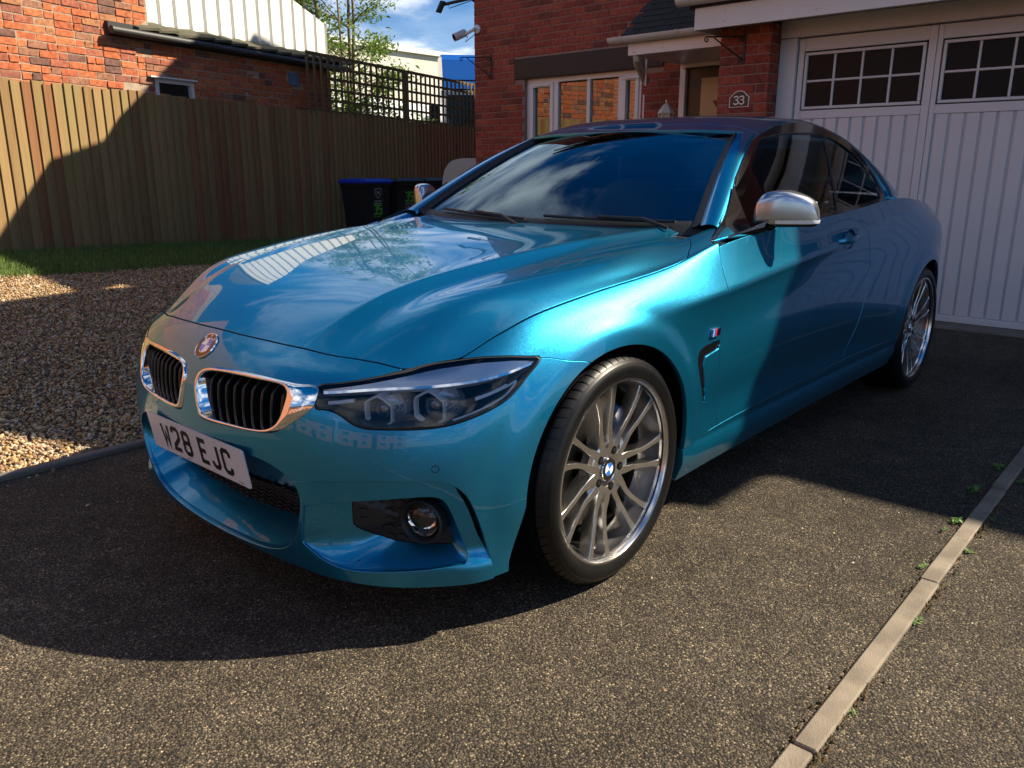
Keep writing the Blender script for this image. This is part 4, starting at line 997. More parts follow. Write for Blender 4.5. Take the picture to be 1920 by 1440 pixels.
def lantern():
    t = thing('garden_lantern', 'cream six-sided lantern on a post in front of the house window wall', 'lantern', (-5.25, -2.18, 0))
    mb = MB(); n = 6
    mb.lathe([(.0001, .215), (.008, .21), (.012, .195), (.006, .182), (.02, .172), (.034, .160), (.078, .098), (.084, .090), (.080, .084), (.0001, .084)], 6, 'z', (0, 0, 1.575)); mb.build('cap', MATS['lantern_cream'], t)
    mb = MB()
    for k in range(n):
        a = k*math.pi/3; mb.tube([(.062*math.cos(a), .062*math.sin(a), 1.50), (.066*math.cos(a), .066*math.sin(a), 1.662)], .008, 6)
    mb.lathe([(.0001, 1.485), (.070, 1.485), (.070, 1.50), (.0001, 1.50)], 6, 'z'); mb.build('cage', MATS['lantern_cream'], t)
    mb = MB(); mb.lathe([(.055, 1.50), (.058, 1.66)], 6, 'z'); mb.build('glazing', MATS['lantern_glass'], t)
    mb = MB(); mb.lathe([(.0001, 0), (.07, 0), (.07, .03), (.03, .06), (.022, .2), (.022, 1.42), (.05, 1.46), (.05, 1.485)], 12, 'z'); mb.build('post', MATS['lantern_cream'], t, True)
lantern()

def wheelie_bin(x, y, z, rz, lidm, label, crest_top):
    t = thing('wheelie_bin', label, 'bin', (x, y, z), rz, 'wheelie bins by the fence')
    # front of the bin faces local +y
    mb = MB(); V = []
    for zz, w, d0, d1 in ((.06, .205, -.20, .22), (.10, .21, -.22, .225), (.90, .255, -.285, .285), (.94, .27, -.30, .30), (.985, .27, -.30, .30)):
        V += [(-w, d0, zz), (w, d0, zz), (w, d1, zz), (-w, d1, zz)]
    mb.add(V, [(i*4+a, i*4+(a+1) % 4, i*4+4+(a+1) % 4, i*4+4+a) for i in range(4) for a in range(4)]+[(3, 2, 1, 0), (16, 17, 18, 19)]); mb.build('body', MATS['bin_black'], t)
    mb = MB(); V = []
    for zz, w, d0, d1 in ((.982, .285, -.31, .325), (1.01, .288, -.315, .33), (1.045, .24, -.27, .27), (1.052, .20, -.2, .2)): V += [(-w, d0, zz), (w, d0, zz), (w, d1, zz), (-w, d1, zz)]
    mb.add(V, [(i*4+a, i*4+(a+1) % 4, i*4+4+(a+1) % 4, i*4+4+a) for i in range(3) for a in range(4)]+[(3, 2, 1, 0), (12, 13, 14, 15)]); mb.build('lid', lidm, t)
    mb = MB(); mb.tube([(-.22, -.36, .99), (.22, -.36, .99)], .016, 8); mb.box(-.2, -.17, -.36, -.28, .97, 1.0); mb.box(.17, .2, -.36, -.28, .97, 1.0); mb.build('handle', MATS['bin_black'], t)
    for s in (-1, 1):
        mb = MB(); mb.lathe([(.0001, -.022), (.085, -.022), (.095, -.012), (.095, .012), (.085, .022), (.0001, .022)], 24, 'x', (s*.235, -.24, .095)); mb.build('wheel', MATS['black_rubber'] if 'black_rubber' in MATS else MATS['bin_black'], t, True)
    fy = lambda zz: .2255+(zz-.10)*.075+.002
    def put(paths, st, cx, z0, sc, m, name):
        V, F = strokes([[(a*sc, b*sc) for a, b in p] for p in paths], st); mesh(name, [(cx-v[0], fy(z0+v[1]), z0+v[1]) for v in V], F, m, t)
    three = [(.0, 1.), (.5, 1.), (.5, .55), (.15, .55), (.5, .55), (.5, 0), (0, 0)]; five = [(.5, 1), (.0, 1), (0, .55), (.5, .55), (.5, 0), (0, 0)]
    zc, zn = (.745, .52) if crest_top else (.50, .70)
    put([three], .028, .085, zn, .13, MATS['bin_green'], 'digit'); put([five], .028, -.01, zn, .13, MATS['bin_green'], 'digit')
    for k in range(6): put([[(0, 0), (.3, .8), (.6, .1)]], .006, .075-k*.025, zn-.05, .026, MATS['bin_green'], 'street_name')
    cr = [(.5, .1), (.85, .4), (1., .75), (1., 1.2), (0, 1.2), (0, .75), (.15, .4), (.5, .1)]
    put([cr, [(.25, .5), (.75, 1.0)], [(.75, .5), (.25, 1.0)], [(.3, .75), (.7, .75)]], .009, .065, zc, .13, MATS['bin_print'], 'council_crest')
    for k in range(2): put([[(0, 0), (1., 0)]], .012, .075, zc-.03-.035*k, .15, MATS['bin_print'], 'council_name')
BN = math.radians(2)
def bins():
    bx, by = -6.36, -8.16
    for k, (m, lab, ct) in enumerate((('bin_blue', 'black wheelie bin with a bright blue lid by the fence', True), ('bin_black', 'black-lidded wheelie bin numbered 35 right beside the blue-lidded bin', False), ('bin_black', 'black-lidded wheelie bin farthest behind the blue-lidded one, against the white board', False))):
        wheelie_bin(bx-.63*k, by-.02*k+(.03 if k else 0), -.045, BN, MATS[m], lab, ct)
bins()

def table_board():
    # pale oval garden board standing on edge behind the house corner
    t = MB(); n = 32; P = []
    for k in range(n+1):
        a = math.pi*k/n; P.append((.66*np.sign(math.cos(a))*abs(math.cos(a))**.42, .80+.50*abs(math.sin(a))**.62))
    P = [(.62, 0)]+P+[(-.62, 0)]
    t.prism(P, -.02, .02, 'xz'); t.prism([(x*.955, .03+z*.955) for x, z in P], .02, .026, 'xz'); o = t.build('garden_table_top', MATS['board_white'], None); o.location = (-6.62, -6.05, 0); o.rotation_euler = (math.radians(4), 0, math.radians(-86))
    tag(o, 'pale rounded table top leaning on edge behind the house corner', 'table top')
table_board()

# ---------------------------------------------------------------- fence, trellis and what stands beyond them
def fp(s, off=0., z=0.):
    p = FO+FD*s+FN*off; return np.array([p[0], p[1], z])
def board_fence():
    f = thing('board_fence', 'tall weathered featheredge board fence along the gravel and lawn', 'fence')
    s = -5.0; k = 0; pitch = .120
    while s < 11.5:
        z0 = bank(fp(s)[0], fp(s)[1])-.02; z1 = 2.052-.008*s+RNG.normal(0, .010); w = .140+RNG.normal(0, .004); tl = RNG.normal(0, .0022)
        a, b = fp(s, .030), fp(s+w, .006); A2, B2 = fp(s, -.004), fp(s+w, -.012)
        V = []
        for zz in (z0, z1):
            d = FD*tl*(zz-z0)
            for q in (a, b, B2, A2): V.append((q[0]+d[0], q[1]+d[1], zz))
        c = np.array(V[0]); V = [(v[0]-c[0], v[1]-c[1], v[2]) for v in V]
        me = bpy.data.meshes.new('board'); me.from_pydata(V, [], [(0, 1, 2, 3)[::-1], (4, 5, 6, 7), (0, 1, 5, 4), (1, 2, 6, 5), (2, 3, 7, 6), (3, 0, 4, 7)]); me.materials.append(MATS['fence_red' if (RNG.random() < .13 or 2.62 < s < 2.85 or 7.6 < s) else 'fence_wood'])
        o = bpy.data.objects.new('board', me); link(o, f); o.location = (c[0], c[1], 0)
        s += pitch+RNG.normal(0, .004); k += 1
    for zz in (.45, 1.75):
        mb = MB(); a, b = fp(-5, -.05, zz), fp(11.5, -.05, zz-.09); a2, b2 = fp(-5, -.014, zz), fp(11.5, -.014, zz-.09)
        mb.add([a, b, b2, a2]+[q+np.array([0, 0, .08]) for q in (a, b, b2, a2)], [(3, 2, 1, 0), (4, 5, 6, 7), (0, 1, 5, 4), (1, 2, 6, 5), (2, 3, 7, 6), (3, 0, 4, 7)]); mb.build('rail', MATS['fence_wood'], f)
board_fence()

def trellis(s0, s1, label, first=False):
    t = thing('trellis', label, 'trellis', group='square trellis panels on top of the fence'); m = MATS['trellis_wood']
    zb = lambda s: 2.052-.008*s+.0; H = .85
    def bar(sa, sb, za, zc, w, off, name):
        mb = MB(); n = np.array([FN[0], FN[1], 0])*.009
        if name == 'upright': P = [fp(sa-w/2, off, za), fp(sa+w/2, off, za), fp(sa+w/2, off, zc), fp(sa-w/2, off, zc)]
        else: P = [fp(sa, off, za-w/2), fp(sb, off, zc-w/2), fp(sb, off, zc+w/2), fp(sa, off, za+w/2)]
        V = [q-n for q in P]+[q+n for q in P]; mb.add(V, [(3, 2, 1, 0), (4, 5, 6, 7), (0, 1, 5, 4), (1, 2, 6, 5), (2, 3, 7, 6), (3, 0, 4, 7)]); mb.build(name, m, t)
    n = max(2, round((s1-s0)/.155))
    for k in range(n+1):
        s = s0+(s1-s0)*k/n; wide = .085 if k in (0, n) and not (first and k == 0) else .042
        bar(s, s, zb(s)-.04, zb(s)+H, wide, .012, 'upright')
    for k in range(6):
        a = .015+(H-.03)*k/5; sa = s0+(.42 if first and 0 < k < 5 else 0) if first else s0
        bar(sa, s1, zb(sa)+a, zb(s1)+a, .040 if k < 5 else .05, -.008, 'cross_bar')
trellis(4.70, 7.24, 'long trellis panel on the fence in front of the tree and brick wall', True)
trellis(7.34, 9.95, 'trellis panel on the fence ending behind the house corner')

def old_building():
    b = thing('old_brick_building', 'old orange brick building with white sheet cladding behind the fence', 'building')
    off = -.42; m = MATS['old_brick']
    w = lambda s, z, d=0.: fp(s, off+d, z)
    mb = MB()
    def panel(s0, s1, z0, z1, d0, d1):
        V = [w(s, z, d) for s in (s0, s1) for d in (d0, d1) for z in (z0, z1)]; mb.add(V, [(0, 1, 3, 2), (4, 6, 7, 5), (0, 4, 5, 1), (2, 3, 7, 6), (0, 2, 6, 4), (1, 5, 7, 3)])
    WS0, WS1, WZ0, WZ1 = 2.25, 2.875, 1.88, 2.275        # little window
    for q in ((-1.6, WS0, 0, 3.9), (WS0, WS1, 0, WZ0), (WS0, WS1, WZ1, 2.86), (WS1, 5.75, 0, 2.86)): panel(*q, -.35, 0)
    mb.build('wall', MATS['old_mortar'], b)
    mb2 = MB(); V = [w(s, z, d) for s in (-14, -1.6) for d in (-.35, .0) for z in (-.4, 5.2)]; mb2.add(V, [(0, 1, 3, 2), (4, 6, 7, 5), (0, 4, 5, 1), (2, 3, 7, 6), (0, 2, 6, 4), (1, 5, 7, 3)]); mb2.build('far_wall', MATS['far_brick_orange'], b)
    def spans(z):
        e = 7.35 if z < 2.83 else 3.82
        if WZ0-.03 < z < WZ1+.03: return [(0, WS0+1.6-.005), (WS1+1.6+.005, e)]
        return [(0, e)]
    keep = lambda s, z: not (4.74 < s-1.6 < 4.96 and 2.39 < z < 2.60)
    o = fp(-1.6, off); lay(b, (o[0], o[1]), FD, FN, spans, 1.855, 3.72, .222, .072, .012, m, .008, 300, keep, rough=.0022, jitter=.004, rank=lambda q: (0 if 1.3 < q[0] else 5)+abs(q[0]-3)*.5+(0 if q[1] > 2.0 else 3)+(0 if q[1] < 3.2 else 6), flemish=True)
    mb = MB()
    def fr(s0, s1, z0, z1, d0, d1): V = [w(s, z, d) for s in (s0, s1) for d in (d0, d1) for z in (z0, z1)]; mb.add(V, [(0, 1, 3, 2), (4, 6, 7, 5), (0, 4, 5, 1), (2, 3, 7, 6), (0, 2, 6, 4), (1, 5, 7, 3)])
    fr(WS0, WS1, WZ1-.05, WZ1, -.05, .02); fr(WS0, WS0+.055, WZ0, WZ1-.05, -.05, .015); fr(WS1-.055, WS1, WZ0, WZ1-.05, -.05, .015); fr(WS0-.10, WS1+.02, WZ1+.002, WZ1+.022, -.03, .07); win = mb.build('window', MATS['white_paint'], b)
    mb = MB(); fr(WS0+.055, WS1-.055, WZ0, WZ1-.05, -.045, -.04); mb.build('pane', MATS['dark_pane'], win)
    mb = MB(); fr(4.75, 4.95, 2.40, 2.585, -.02, .03); mb.build('wall_vent', MATS['vent_blue'], b)
    # eaves: tiles one by one, black gutter, then the white profiled sheet
    s = 1.98; k = 0
    while s < 6.0:
        mb = MB(); tw = .30; z = 2.86+RNG.normal(0, .006)
        V = [w(s+a, z+h+dd*-.30+.03*(a > .1), dd) for a in (0, tw+.02) for dd in (-.36, .15) for h in (-.012, .018)]
        mb.add(V, [(0, 1, 3, 2), (4, 6, 7, 5), (0, 4, 5, 1), (2, 3, 7, 6), (0, 2, 6, 4), (1, 5, 7, 3)]); mb.build('eaves_tile', MATS['old_tile'], b); s += tw
    mb = MB(); mb.tube([w(1.60, 2.755, .13), w(6.05, 2.745, .13)], .046, 12); mb.build('gutter', MATS['gutter_black'], b, True)
    mb = MB(); fr(1.62, 5.95, 2.70, 2.86, .002, .06); mb.build('eaves_board', MATS['gutter_black'], b)
    mb = MB(); V = []; s = 2.22; prof = []
    while s < 5.86:
        prof += [(s, .0), (s+.200, .0), (s+.216, -.035), (s+.244, -.035), (s+.26, .0)]; s += .26
    n = len(prof); top = lambda s: 3.74-(s-5.32)*.34
    for q, d in prof: V += [w(q, 2.94, -.32+d), w(q, top(q), -.32+d)]
    mb.add(V, [(2*i, 2*i+2, 2*i+3, 2*i+1) for i in range(n-1)]); V2 = [tuple(np.array(v)-np.array([FN[0], FN[1], 0])*.05) for v in V]; mb.add(V2, [(2*i, 2*i+2, 2*i+3, 2*i+1) for i in range(n-1)])
    mb.build('cladding', MATS['clad_white'], b)
    mb = MB(); fr(2.17, 2.225, 2.86, 4.8, -.38, -.27); mb.build('corner_trim', MATS['gutter_black'], b)
    mb = MB(); V = [w(q, z, d) for d in (-.40, -6.0) for q, z in ((2.22, 2.7), (5.84, 2.7), (5.84, top(5.84)-.01), (2.22, top(2.22)-.01))]; mb.add(V, [(0, 1, 2, 3), (7, 6, 5, 4), (0, 4, 5, 1), (1, 5, 6, 2), (2, 6, 7, 3), (3, 7, 4, 0)]); mb.build('shed_core', MATS['clad_white'], b)
mat('vent_blue', (.10, .20, .34), rough=.6, noise=(40, .6, (.06, .12, .2)))
old_building()

def warehouse():
    w = thing('warehouse', 'long pale rendered industrial building under the sky beyond the trellis', 'building')
    mb = MB(); mb.box(-46, -15, -40, -24.5, -1, 5.75); mb.build('wall', MATS['warehouse_pale'], w)
    mb = MB(); mb.box(-46.2, -14.8, -40.2, -24.35, 5.752, 5.95); mb.build('roof', MATS['clad_white'], w)
    l = thing('low_shed', 'low white-roofed shed with sloping sheets seen through the trellis', 'shed')
    mb = MB(); mb.box(-19, -11.5, -17.5, -13.2, -1, 1.7); mb.build('wall', MATS['far_brick_orange'], l)
    for k in range(7):
        mb = MB(); x0 = -19+k*1.08; slab(mb, [(x0, -13.0, 1.62), (x0+1.0, -13.0, 1.62), (x0+1.0, -17.6, 3.15), (x0, -17.6, 3.15)], .05); mb.build('roof_sheet', MATS['clad_white'], l)
warehouse()

def truck():
    t = thing('truck', 'blue truck cab with a tall wind deflector behind the trellis by the house', 'truck', (-13.1, -11.86, .06), math.radians(50))
    b = MATS['truck_blue']
    mb = MB(); mb.prism([(1.0, .9), (1.05, 1.9), (.80, 2.82), (-1.0, 2.86), (-1.0, .9)], -1.15, 1.15, 'xz'); mb.build('cab', MATS['truck_white'], t)
    mb = MB(); mb.prism([(.78, 2.863), (.45, 3.52), (.2, 3.66), (-.95, 3.70), (-.95, 2.863)], -1.10, 1.10, 'xz'); mb.build('wind_deflector', b, t)
    mb = MB(); mb.box(.80, .84, -1.1, 1.1, 3.02, 3.05); mb.build('deflector_seam', MATS['iron_black'], t)
    mb = MB(); mb.add([(1.062, -1.0, 1.95), (1.062, 1.0, 1.95), (.84, 1.0, 2.72), (.84, -1.0, 2.72)], [(0, 1, 2, 3)]); mb.build('windscreen', MATS['dark_pane'], t)
    mb = MB(); mb.box(1.02, 1.08, -1.1, 1.1, .95, 1.5); mb.build('front_panel', b, t)
    mb = MB(); mb.box(-7.0, -1.05, -1.2, 1.2, .95, 2.6); mb.build('load_body', MATS['truck_white'], t)
    for x in (.2, -5.2):
        for y in (-1.05, 1.05):
            mb = MB(); mb.lathe([(.0001, -.13), (.46, -.13), (.5, -.09), (.5, .09), (.46, .13), (.0001, .13)], 24, 'y', (x, y, .5)); mb.build('wheel', MATS['iron_black'], t, True)
    for y0 in (1.2, -1.45):
        mb = MB(); mb.box(.95, 1.05, y0, y0+.25, 1.9, 2.5, bev=.03); mb.build('mirror', MATS['iron_black'], t)
truck()

def shrubs():
    for (s, off, z, r, n, lab) in ((9.2, -1.0, 1.85, .42, 900, 'sunlit yellow green shrub low behind the right trellis'), (6.9, -.75, 1.95, .62, 1900, 'dark green shrub at the foot of the tree behind the left trellis')):
        c = fp(s, off, z); q = RNG.normal(0, 1, (n, 3)); q /= np.linalg.norm(q, axis=1, keepdims=True); q *= (RNG.random(n)**.4)[:, None]*np.array([r*1.3, r*1.1, r]); P = q+c
        t = thing('shrub', lab, 'shrub', (c[0], c[1], -.1)); V, F = leaves(P-np.array([c[0], c[1], -.1]), .05); mesh('foliage', V, F, MATS['leaf'], t)
        mb = MB(); mb.tube([(0, 0, 0), (.05, .02, z*.6)], .03, 6); mb.build('stem', MATS['bark'], t)
def leaves(P, s, droop=.3):
    n = len(P); a = RNG.uniform(0, 6.283, n); e = RNG.normal(-droop, .5, n); d = np.stack([np.cos(a)*np.cos(e), np.sin(a)*np.cos(e), np.sin(e)], 1); u = np.cross(d, RNG.normal(0, 1, (n, 3))); u /= np.linalg.norm(u, axis=1, keepdims=True); l = s*RNG.uniform(.6, 1.2, n)[:, None]
    V = np.stack([P-d*l, P+u*l*.34-d*l*.1, P+d*l, P-u*l*.34-d*l*.1], 1).reshape(-1, 3); return V, np.arange(n*4).reshape(n, 4)
shrubs()

def tree():
    base = fp(7.55, -1.6, 0); t = thing('ash_tree', 'young multi-stemmed tree with loose bright leaves behind the trellis', 'tree', (base[0], base[1], -.2))
    mb = MB(); tips = []
    # stems fan out; directions in plan along the fence (FD) and away from it
    A = np.array([FD[0], FD[1], 0]); B = -np.array([FN[0], FN[1], 0])
    stems = [(-.75, .1, 5.6, .060), (-.30, .5, 6.4, .070), (-.05, -.1, 5.2, .045), (.55, .2, 6.2, .060), (.95, .45, 5.4, .065), (-1.0, .6, 4.6, .045)]
    for a, b, h, r in stems:
        pts = []; lean = RNG.normal(0, .10, 2)
        for k in range(9):
            q = k/8; z = .1+h*q; pts.append(A*(a*.35+a*.85*q+lean[0]*q*q*2+.05*math.sin(q*7+a*9))+B*(b*.3+b*.6*q+.05*math.cos(q*6+a*5))+np.array([0, 0, z]))
        mb.tube(pts, [r*(1-.78*k/8) for k in range(9)], 8)
        for k in range(3, 9):
            for j in range(3):
                a2 = RNG.uniform(0, 6.283); L = RNG.uniform(.5, 1.25)*(1.25-k/14); d = np.array([math.cos(a2), math.sin(a2), RNG.uniform(.15, .75)]); d /= np.linalg.norm(d); p0 = pts[k]
                br = [p0, p0+d*L*.5+np.array([0, 0, .03]), p0+d*L+np.array([0, 0, .0])]; mb.tube(br, [.014, .009, .004], 5); tips.append((br[1], br[2]))
    mb.build('trunk', MATS['bark'], t, True)
    P = []
    for p, q in tips:
        for k in range(RNG.integers(3, 7)):
            c = p+(q-p)*RNG.uniform(.35, 1.1)+RNG.normal(0, .07, 3); P.append(c+RNG.normal(0, 1, (RNG.integers(18, 36), 3))*np.array([.12, .12, .085]))
    P = np.concatenate(P); V, F = leaves(P, .055); mesh('crown', V, F, MATS['leaf'], t)
tree()

# houses over the road and a neighbour's hedge: out of the frame, seen in the paint and the lamps
def street_house(x, y, label):
    t = thing('terraced_house', label, 'house', (x, y, 0), 0, 'brick houses across the road'); 
    mb = MB(); mb.box(0, 7, -4.5, 4.5, -.3, 5.2); mb.prism([(0, 5.2), (7, 5.2), (3.5, 7.6)], -4.5, 4.5, 'xz'); mb.build('wall', MATS['far_brick_orange'], t)
    mb = MB(); slab(mb, [(-.3, -4.8, 5.1), (-.3, 4.8, 5.1), (3.5, 4.8, 7.85), (3.5, -4.8, 7.85)], .15); slab(mb, [(7.3, -4.8, 5.1), (7.3, 4.8, 5.1), (3.5, 4.8, 7.85), (3.5, -4.8, 7.85)], .15); mb.build('roof', MATS['roof_tile'], t)
    for yy in (-2.6, 2.4):
        for z in (.9, 3.2):
            mb = MB(); mb.box(-.06, .02, yy-.85, yy+.85, z, z+1.25); w = mb.build('window', MATS['white_upvc'], t); mb = MB(); 
            for k in range(3): mb.box(-.07, -.062, yy-.78+k*.53, yy-.30+k*.53, z+.07, z+1.18)
            mb.build('pane', MATS['dark_pane'], w)
    mb = MB(); mb.box(-.06, .02, -.5, .5, 0, 2.1); mb.build('door', MATS['door_black'], t)
for k in range(4): street_house(32, -17+k*10.5, ['orange brick house across the road on the far left, out of view', 'orange brick house across the road left of the drive, out of view', 'orange brick house straight across the road, out of view', 'orange brick house across the road on the right, out of view'][k])

# ---------------------------------------------------------------- materials of the car
def car_materials():
    m = mat('car_paint', (.001, .235, .430), metal=.84, rough=.31, coat=1., coat_rough=.012, tint=(.05, .60, 1.0))
    nt = m.node_tree; b = nt.nodes['Principled BSDF']; b.inputs['Coat IOR'].default_value = 1.5
    # fine metal flake
    v = node(nt, 'ShaderNodeTexVoronoi'); v.inputs['Scale'].default_value = 1400; tc = nt.nodes['Texture Coordinate']
    nt.links.new(tc.outputs['Object'], v.inputs['Vector'])
    geo = node(nt, 'ShaderNodeNewGeometry'); mx = node(nt, 'ShaderNodeMix', data_type='VECTOR'); mx.inputs[0].default_value = .035
    s = node(nt, 'ShaderNodeVectorMath', operation='SUBTRACT'); s.inputs[1].default_value = (.5, .5, .5)
    nt.links.new(v.outputs['Color'], s.inputs[0]); a = node(nt, 'ShaderNodeVectorMath', operation='MULTIPLY_ADD'); a.inputs[1].default_value = (.16, .16, .16)
    nt.links.new(s.outputs[0], a.inputs[0]); nt.links.new(geo.outputs['Normal'], a.inputs[2])
    nn = node(nt, 'ShaderNodeVectorMath', operation='NORMALIZE'); nt.links.new(a.outputs[0], nn.inputs[0]); nt.links.new(nn.outputs[0], b.inputs['Normal'])
    nt.links.new(geo.outputs['Normal'], b.inputs['Coat Normal'])
    # pale gloss mixed into the paint to whiten the sun highlights
    gl = node(nt, 'ShaderNodeBsdfGlossy'); gl.inputs[0].default_value = (.62, .80, .78, 1); gl.inputs['Roughness'].default_value = .36; nt.links.new(nn.outputs[0], gl.inputs['Normal'])
    ms = node(nt, 'ShaderNodeMixShader'); ms.inputs[0].default_value = .022; nt.links.new(b.outputs[0], ms.inputs[1]); nt.links.new(gl.outputs[0], ms.inputs[2]); nt.links.new(ms.outputs[0], nt.nodes['Material Output'].inputs[0])
    mat('paint_recess_shade', (.004, .16, .28), metal=.8, rough=.35, coat=1.)  # darker car paint, shade of the handle hollow put into the colour
    mat('gloss_black', (.006, .006, .007), rough=.12, coat=.5)
    mat('slat_black', (.008, .008, .009), rough=.28)
    mat('black_plastic', (.012, .012, .013), rough=.5, bump=(900, .15, .0004))
    mat('black_rubber', (.014, .014, .015), rough=.6)
    mat('void_black', (.004, .004, .004), rough=.9, spec=.1)
    mat('lamp_black', (.012, .011, .011), rough=.25)
    mat('cabin_black', (.016, .016, .018), rough=.6)
    mat('chrome', (.86, .85, .83), metal=1., rough=.035)
    mat('bolt_dark', (.05, .05, .05), metal=.8, rough=.4)
    mat('cheek_silver', (.88, .89, .90), metal=.85, rough=.12); mat('brow_silver', (.84, .87, .92), metal=.35, rough=.32, bump=(700, .25, .001))
    mat('satin_silver', (.46, .49, .54), metal=.95, rough=.24, coat=.6)
    mat('mirror_silver', (.9, .9, .9), metal=1., rough=.01)
    mat('light_guide', (.86, .88, .90), metal=.1, rough=.12, coat=1.)
    mat('projector_glass', (.03, .035, .05), rough=.03, coat=1., spec=.9)
    mat('badge_white', (.85, .85, .86), rough=.2, coat=1.); mat('badge_blue', (.01, .17, .62), rough=.2, coat=1.)
    mat('badge_light_blue', (.16, .42, .72), rough=.25); mat('badge_dark_blue', (.02, .04, .25), rough=.25); mat('badge_red', (.6, .015, .02), rough=.25)
    mat('plate_white', (.74, .74, .74), rough=.28, coat=.4); mat('plate_black', (.008, .008, .009), rough=.35)
    mat('lamp_red', (.25, .005, .006), rough=.08, coat=1.)
    mat('rim_silver', (.72, .71, .70), metal=1., rough=.22, coat=.5, bump=(600, .06, .0003))
    mat('rim_shade', (.16, .16, .165), metal=1., rough=.36)  # barrel coloured darker so the gaps between the spokes look shaded
    mat('tyre_rubber', (.0035, .0035, .004), rough=.38, spec=.32, noise=(18, .5, (.008, .0075, .007)), bump=(700, .10, .0005))
    mat('disc_iron', (.30, .24, .18), metal=.9, rough=.45); mat('caliper_blue', (.006, .09, .30), rough=.3, coat=1.)
    glass_mat('lamp_glass', (.95, .96, .97), 1.5); glass_mat('screen_glass', (.74, .83, .85), 2.25, (.74, .92, 1.)); glass_mat('side_glass', (.60, .70, .67), 1.55, (.85, .97, 1.))

# ---------------------------------------------------------------- the parked convertible
def wz(P): return np.stack([P[:, 1]-P[:, 0], P[:, 2]], 1)
def xz(P): return P[:, [0, 2]]
def yz(P): return P[:, [1, 2]]

HEADLIGHT = smooth_loop([(-.228, .641), (-.154, .652), (-.07, .663), (.021, .677), (.084, .686), (.148, .696), (.248, .704), (.341, .710), (.433, .709),
    (.505, .704), (.546, .700), (.530, .683), (.497, .662), (.466, .639), (.42, .613), (.359, .594), (.29, .578), (.223, .566), (.156, .56), (.085, .557),
    (.004, .556), (-.055, .556), (-.092, .561), (-.119, .570), (-.143, .581), (-.171, .589), (-.205, .593), (-.238, .594)], 3)
KID_OUT = smooth_loop([(.026, .585), (.024, .605), (.032, .624), (.055, .637), (.10, .645), (.18, .649), (.277, .648), (.346, .645), (.40, .642), (.447, .643), (.456, .638),
    (.460, .618), (.458, .597), (.446, .582), (.429, .567), (.408, .552), (.379, .531), (.349, .518), (.313, .512), (.238, .508), (.18, .506), (.12, .503), (.08, .502), (.052, .508), (.040, .530), (.030, .56)], 3)
KID_IN = smooth_loop([(.042, .590), (.044, .612), (.058, .627), (.095, .635), (.18, .639), (.282, .638), (.335, .637), (.362, .633), (.376, .623), (.380, .605), (.378, .583), (.371, .557),
    (.357, .538), (.336, .526), (.31, .520), (.254, .516), (.189, .515), (.13, .514), (.088, .515), (.067, .521), (.055, .542), (.047, .57)], 3)
BONNET = np.array([(.90, -.05)]+[tuple(p) for p in smooth_loop([(.676, -.10), (.674, .0), (.671, .12), (.655, .283), (.630, .40), (.598, .49), (.566, .565), (.540, .619), (.502, .648), (.471, .673), (.441, .698), (.412, .711),
    (.36, .728), (.3, .747), (.19, .767), (.071, .784), (-.05, .798), (-.165, .810), (-.27, .820), (-.345, .826), (-.395, .826), (-.435, .818), (-.475, .800), (-.53, .775), (-.585, .735), (-.615, .68), (-.61, .55), (-.585, .40), (-.565, .2), (-.56, 0), (-.56, -.1)], 4, False)])
BONNET = BONNET[1:]
INTAKE = smooth_loop([(-.15, .447), (-.15, .154), (0, .153), (.15, .157), (.25, .167), (.32, .185), (.372, .215), (.405, .262), (.424, .315), (.431, .353), (.425, .385), (.40, .412), (.358, .431), (.312, .442), (.25, .446), (.10, .447)], 4)
INTAKE_IN = [(0, .213), (.15, .216), (.25, .226), (.31, .243), (.350, .268), (.376, .30), (.388, .330), (.384, .350), (.355, .358), (.27, .361), (0, .362)]
POCKET = np.array([tuple(p) for p in smooth_loop([(-.300, .343), (-.13, .367), (.024, .382), (.10, .387), (.15, .388), (.185, .384), (.208, .37), (.224, .348), (.245, .309), (.266, .264), (.283, .228)], 4, False)]
    + [tuple(p) for p in smooth_loop([(.272, .208), (.153, .198), (.012, .190), (-.10, .183), (-.170, .184), (-.243, .199), (-.319, .229)], 4, False)])
POCKET_IN = np.array([(-.150, .350), (-.13, .354), (.024, .370), (.10, .376), (.145, .374), (.170, .362), (.188, .338), (.206, .30), (.222, .262), (.232, .240), (.225, .232), (.10, .228), (.0, .232), (-.08, .246), (-.13, .268), (-.152, .285)])
STEP = np.array([tuple(p) for p in smooth_loop([(-.345, .402), (-.309, .409), (-.159, .423), (-.019, .432), (.10, .434), (.165, .433), (.205, .429), (.242, .417), (.277, .392), (.302, .356), (.324, .310), (.346, .252), (.362, .204), (.375, .12)], 4, False)]+[(-.345, .12)])

FG = front_grid(14, 12)
FS = Sheet.grid(FG)
SG = side_grid(16, 12)
SS = Sheet.grid(SG)
_wz = wz(FS.V)
def surf_at(q, proj=None, depth=0.):
    """point and normal of the front surface at a (w, z) position"""
    pr = _wz if proj is None else proj
    q = np.asarray(q, float); P = []; N = []
    for a in q:
        d = ((pr-a)**2).sum(1); i = np.argsort(d)[:6]; A = np.c_[np.ones(6), pr[i]-a]
        w = np.linalg.lstsq(A, np.c_[FS.V[i], FS.N[i]], rcond=1e-3)[0][0]
        n = w[3:]/np.linalg.norm(w[3:]); P.append(w[:3]-n*depth); N.append(n)
    return np.array(P), np.array(N)
_front = FS.V[:, 0] > .35
_yzp = np.where(_front[:, None], yz(FS.V), 9.)

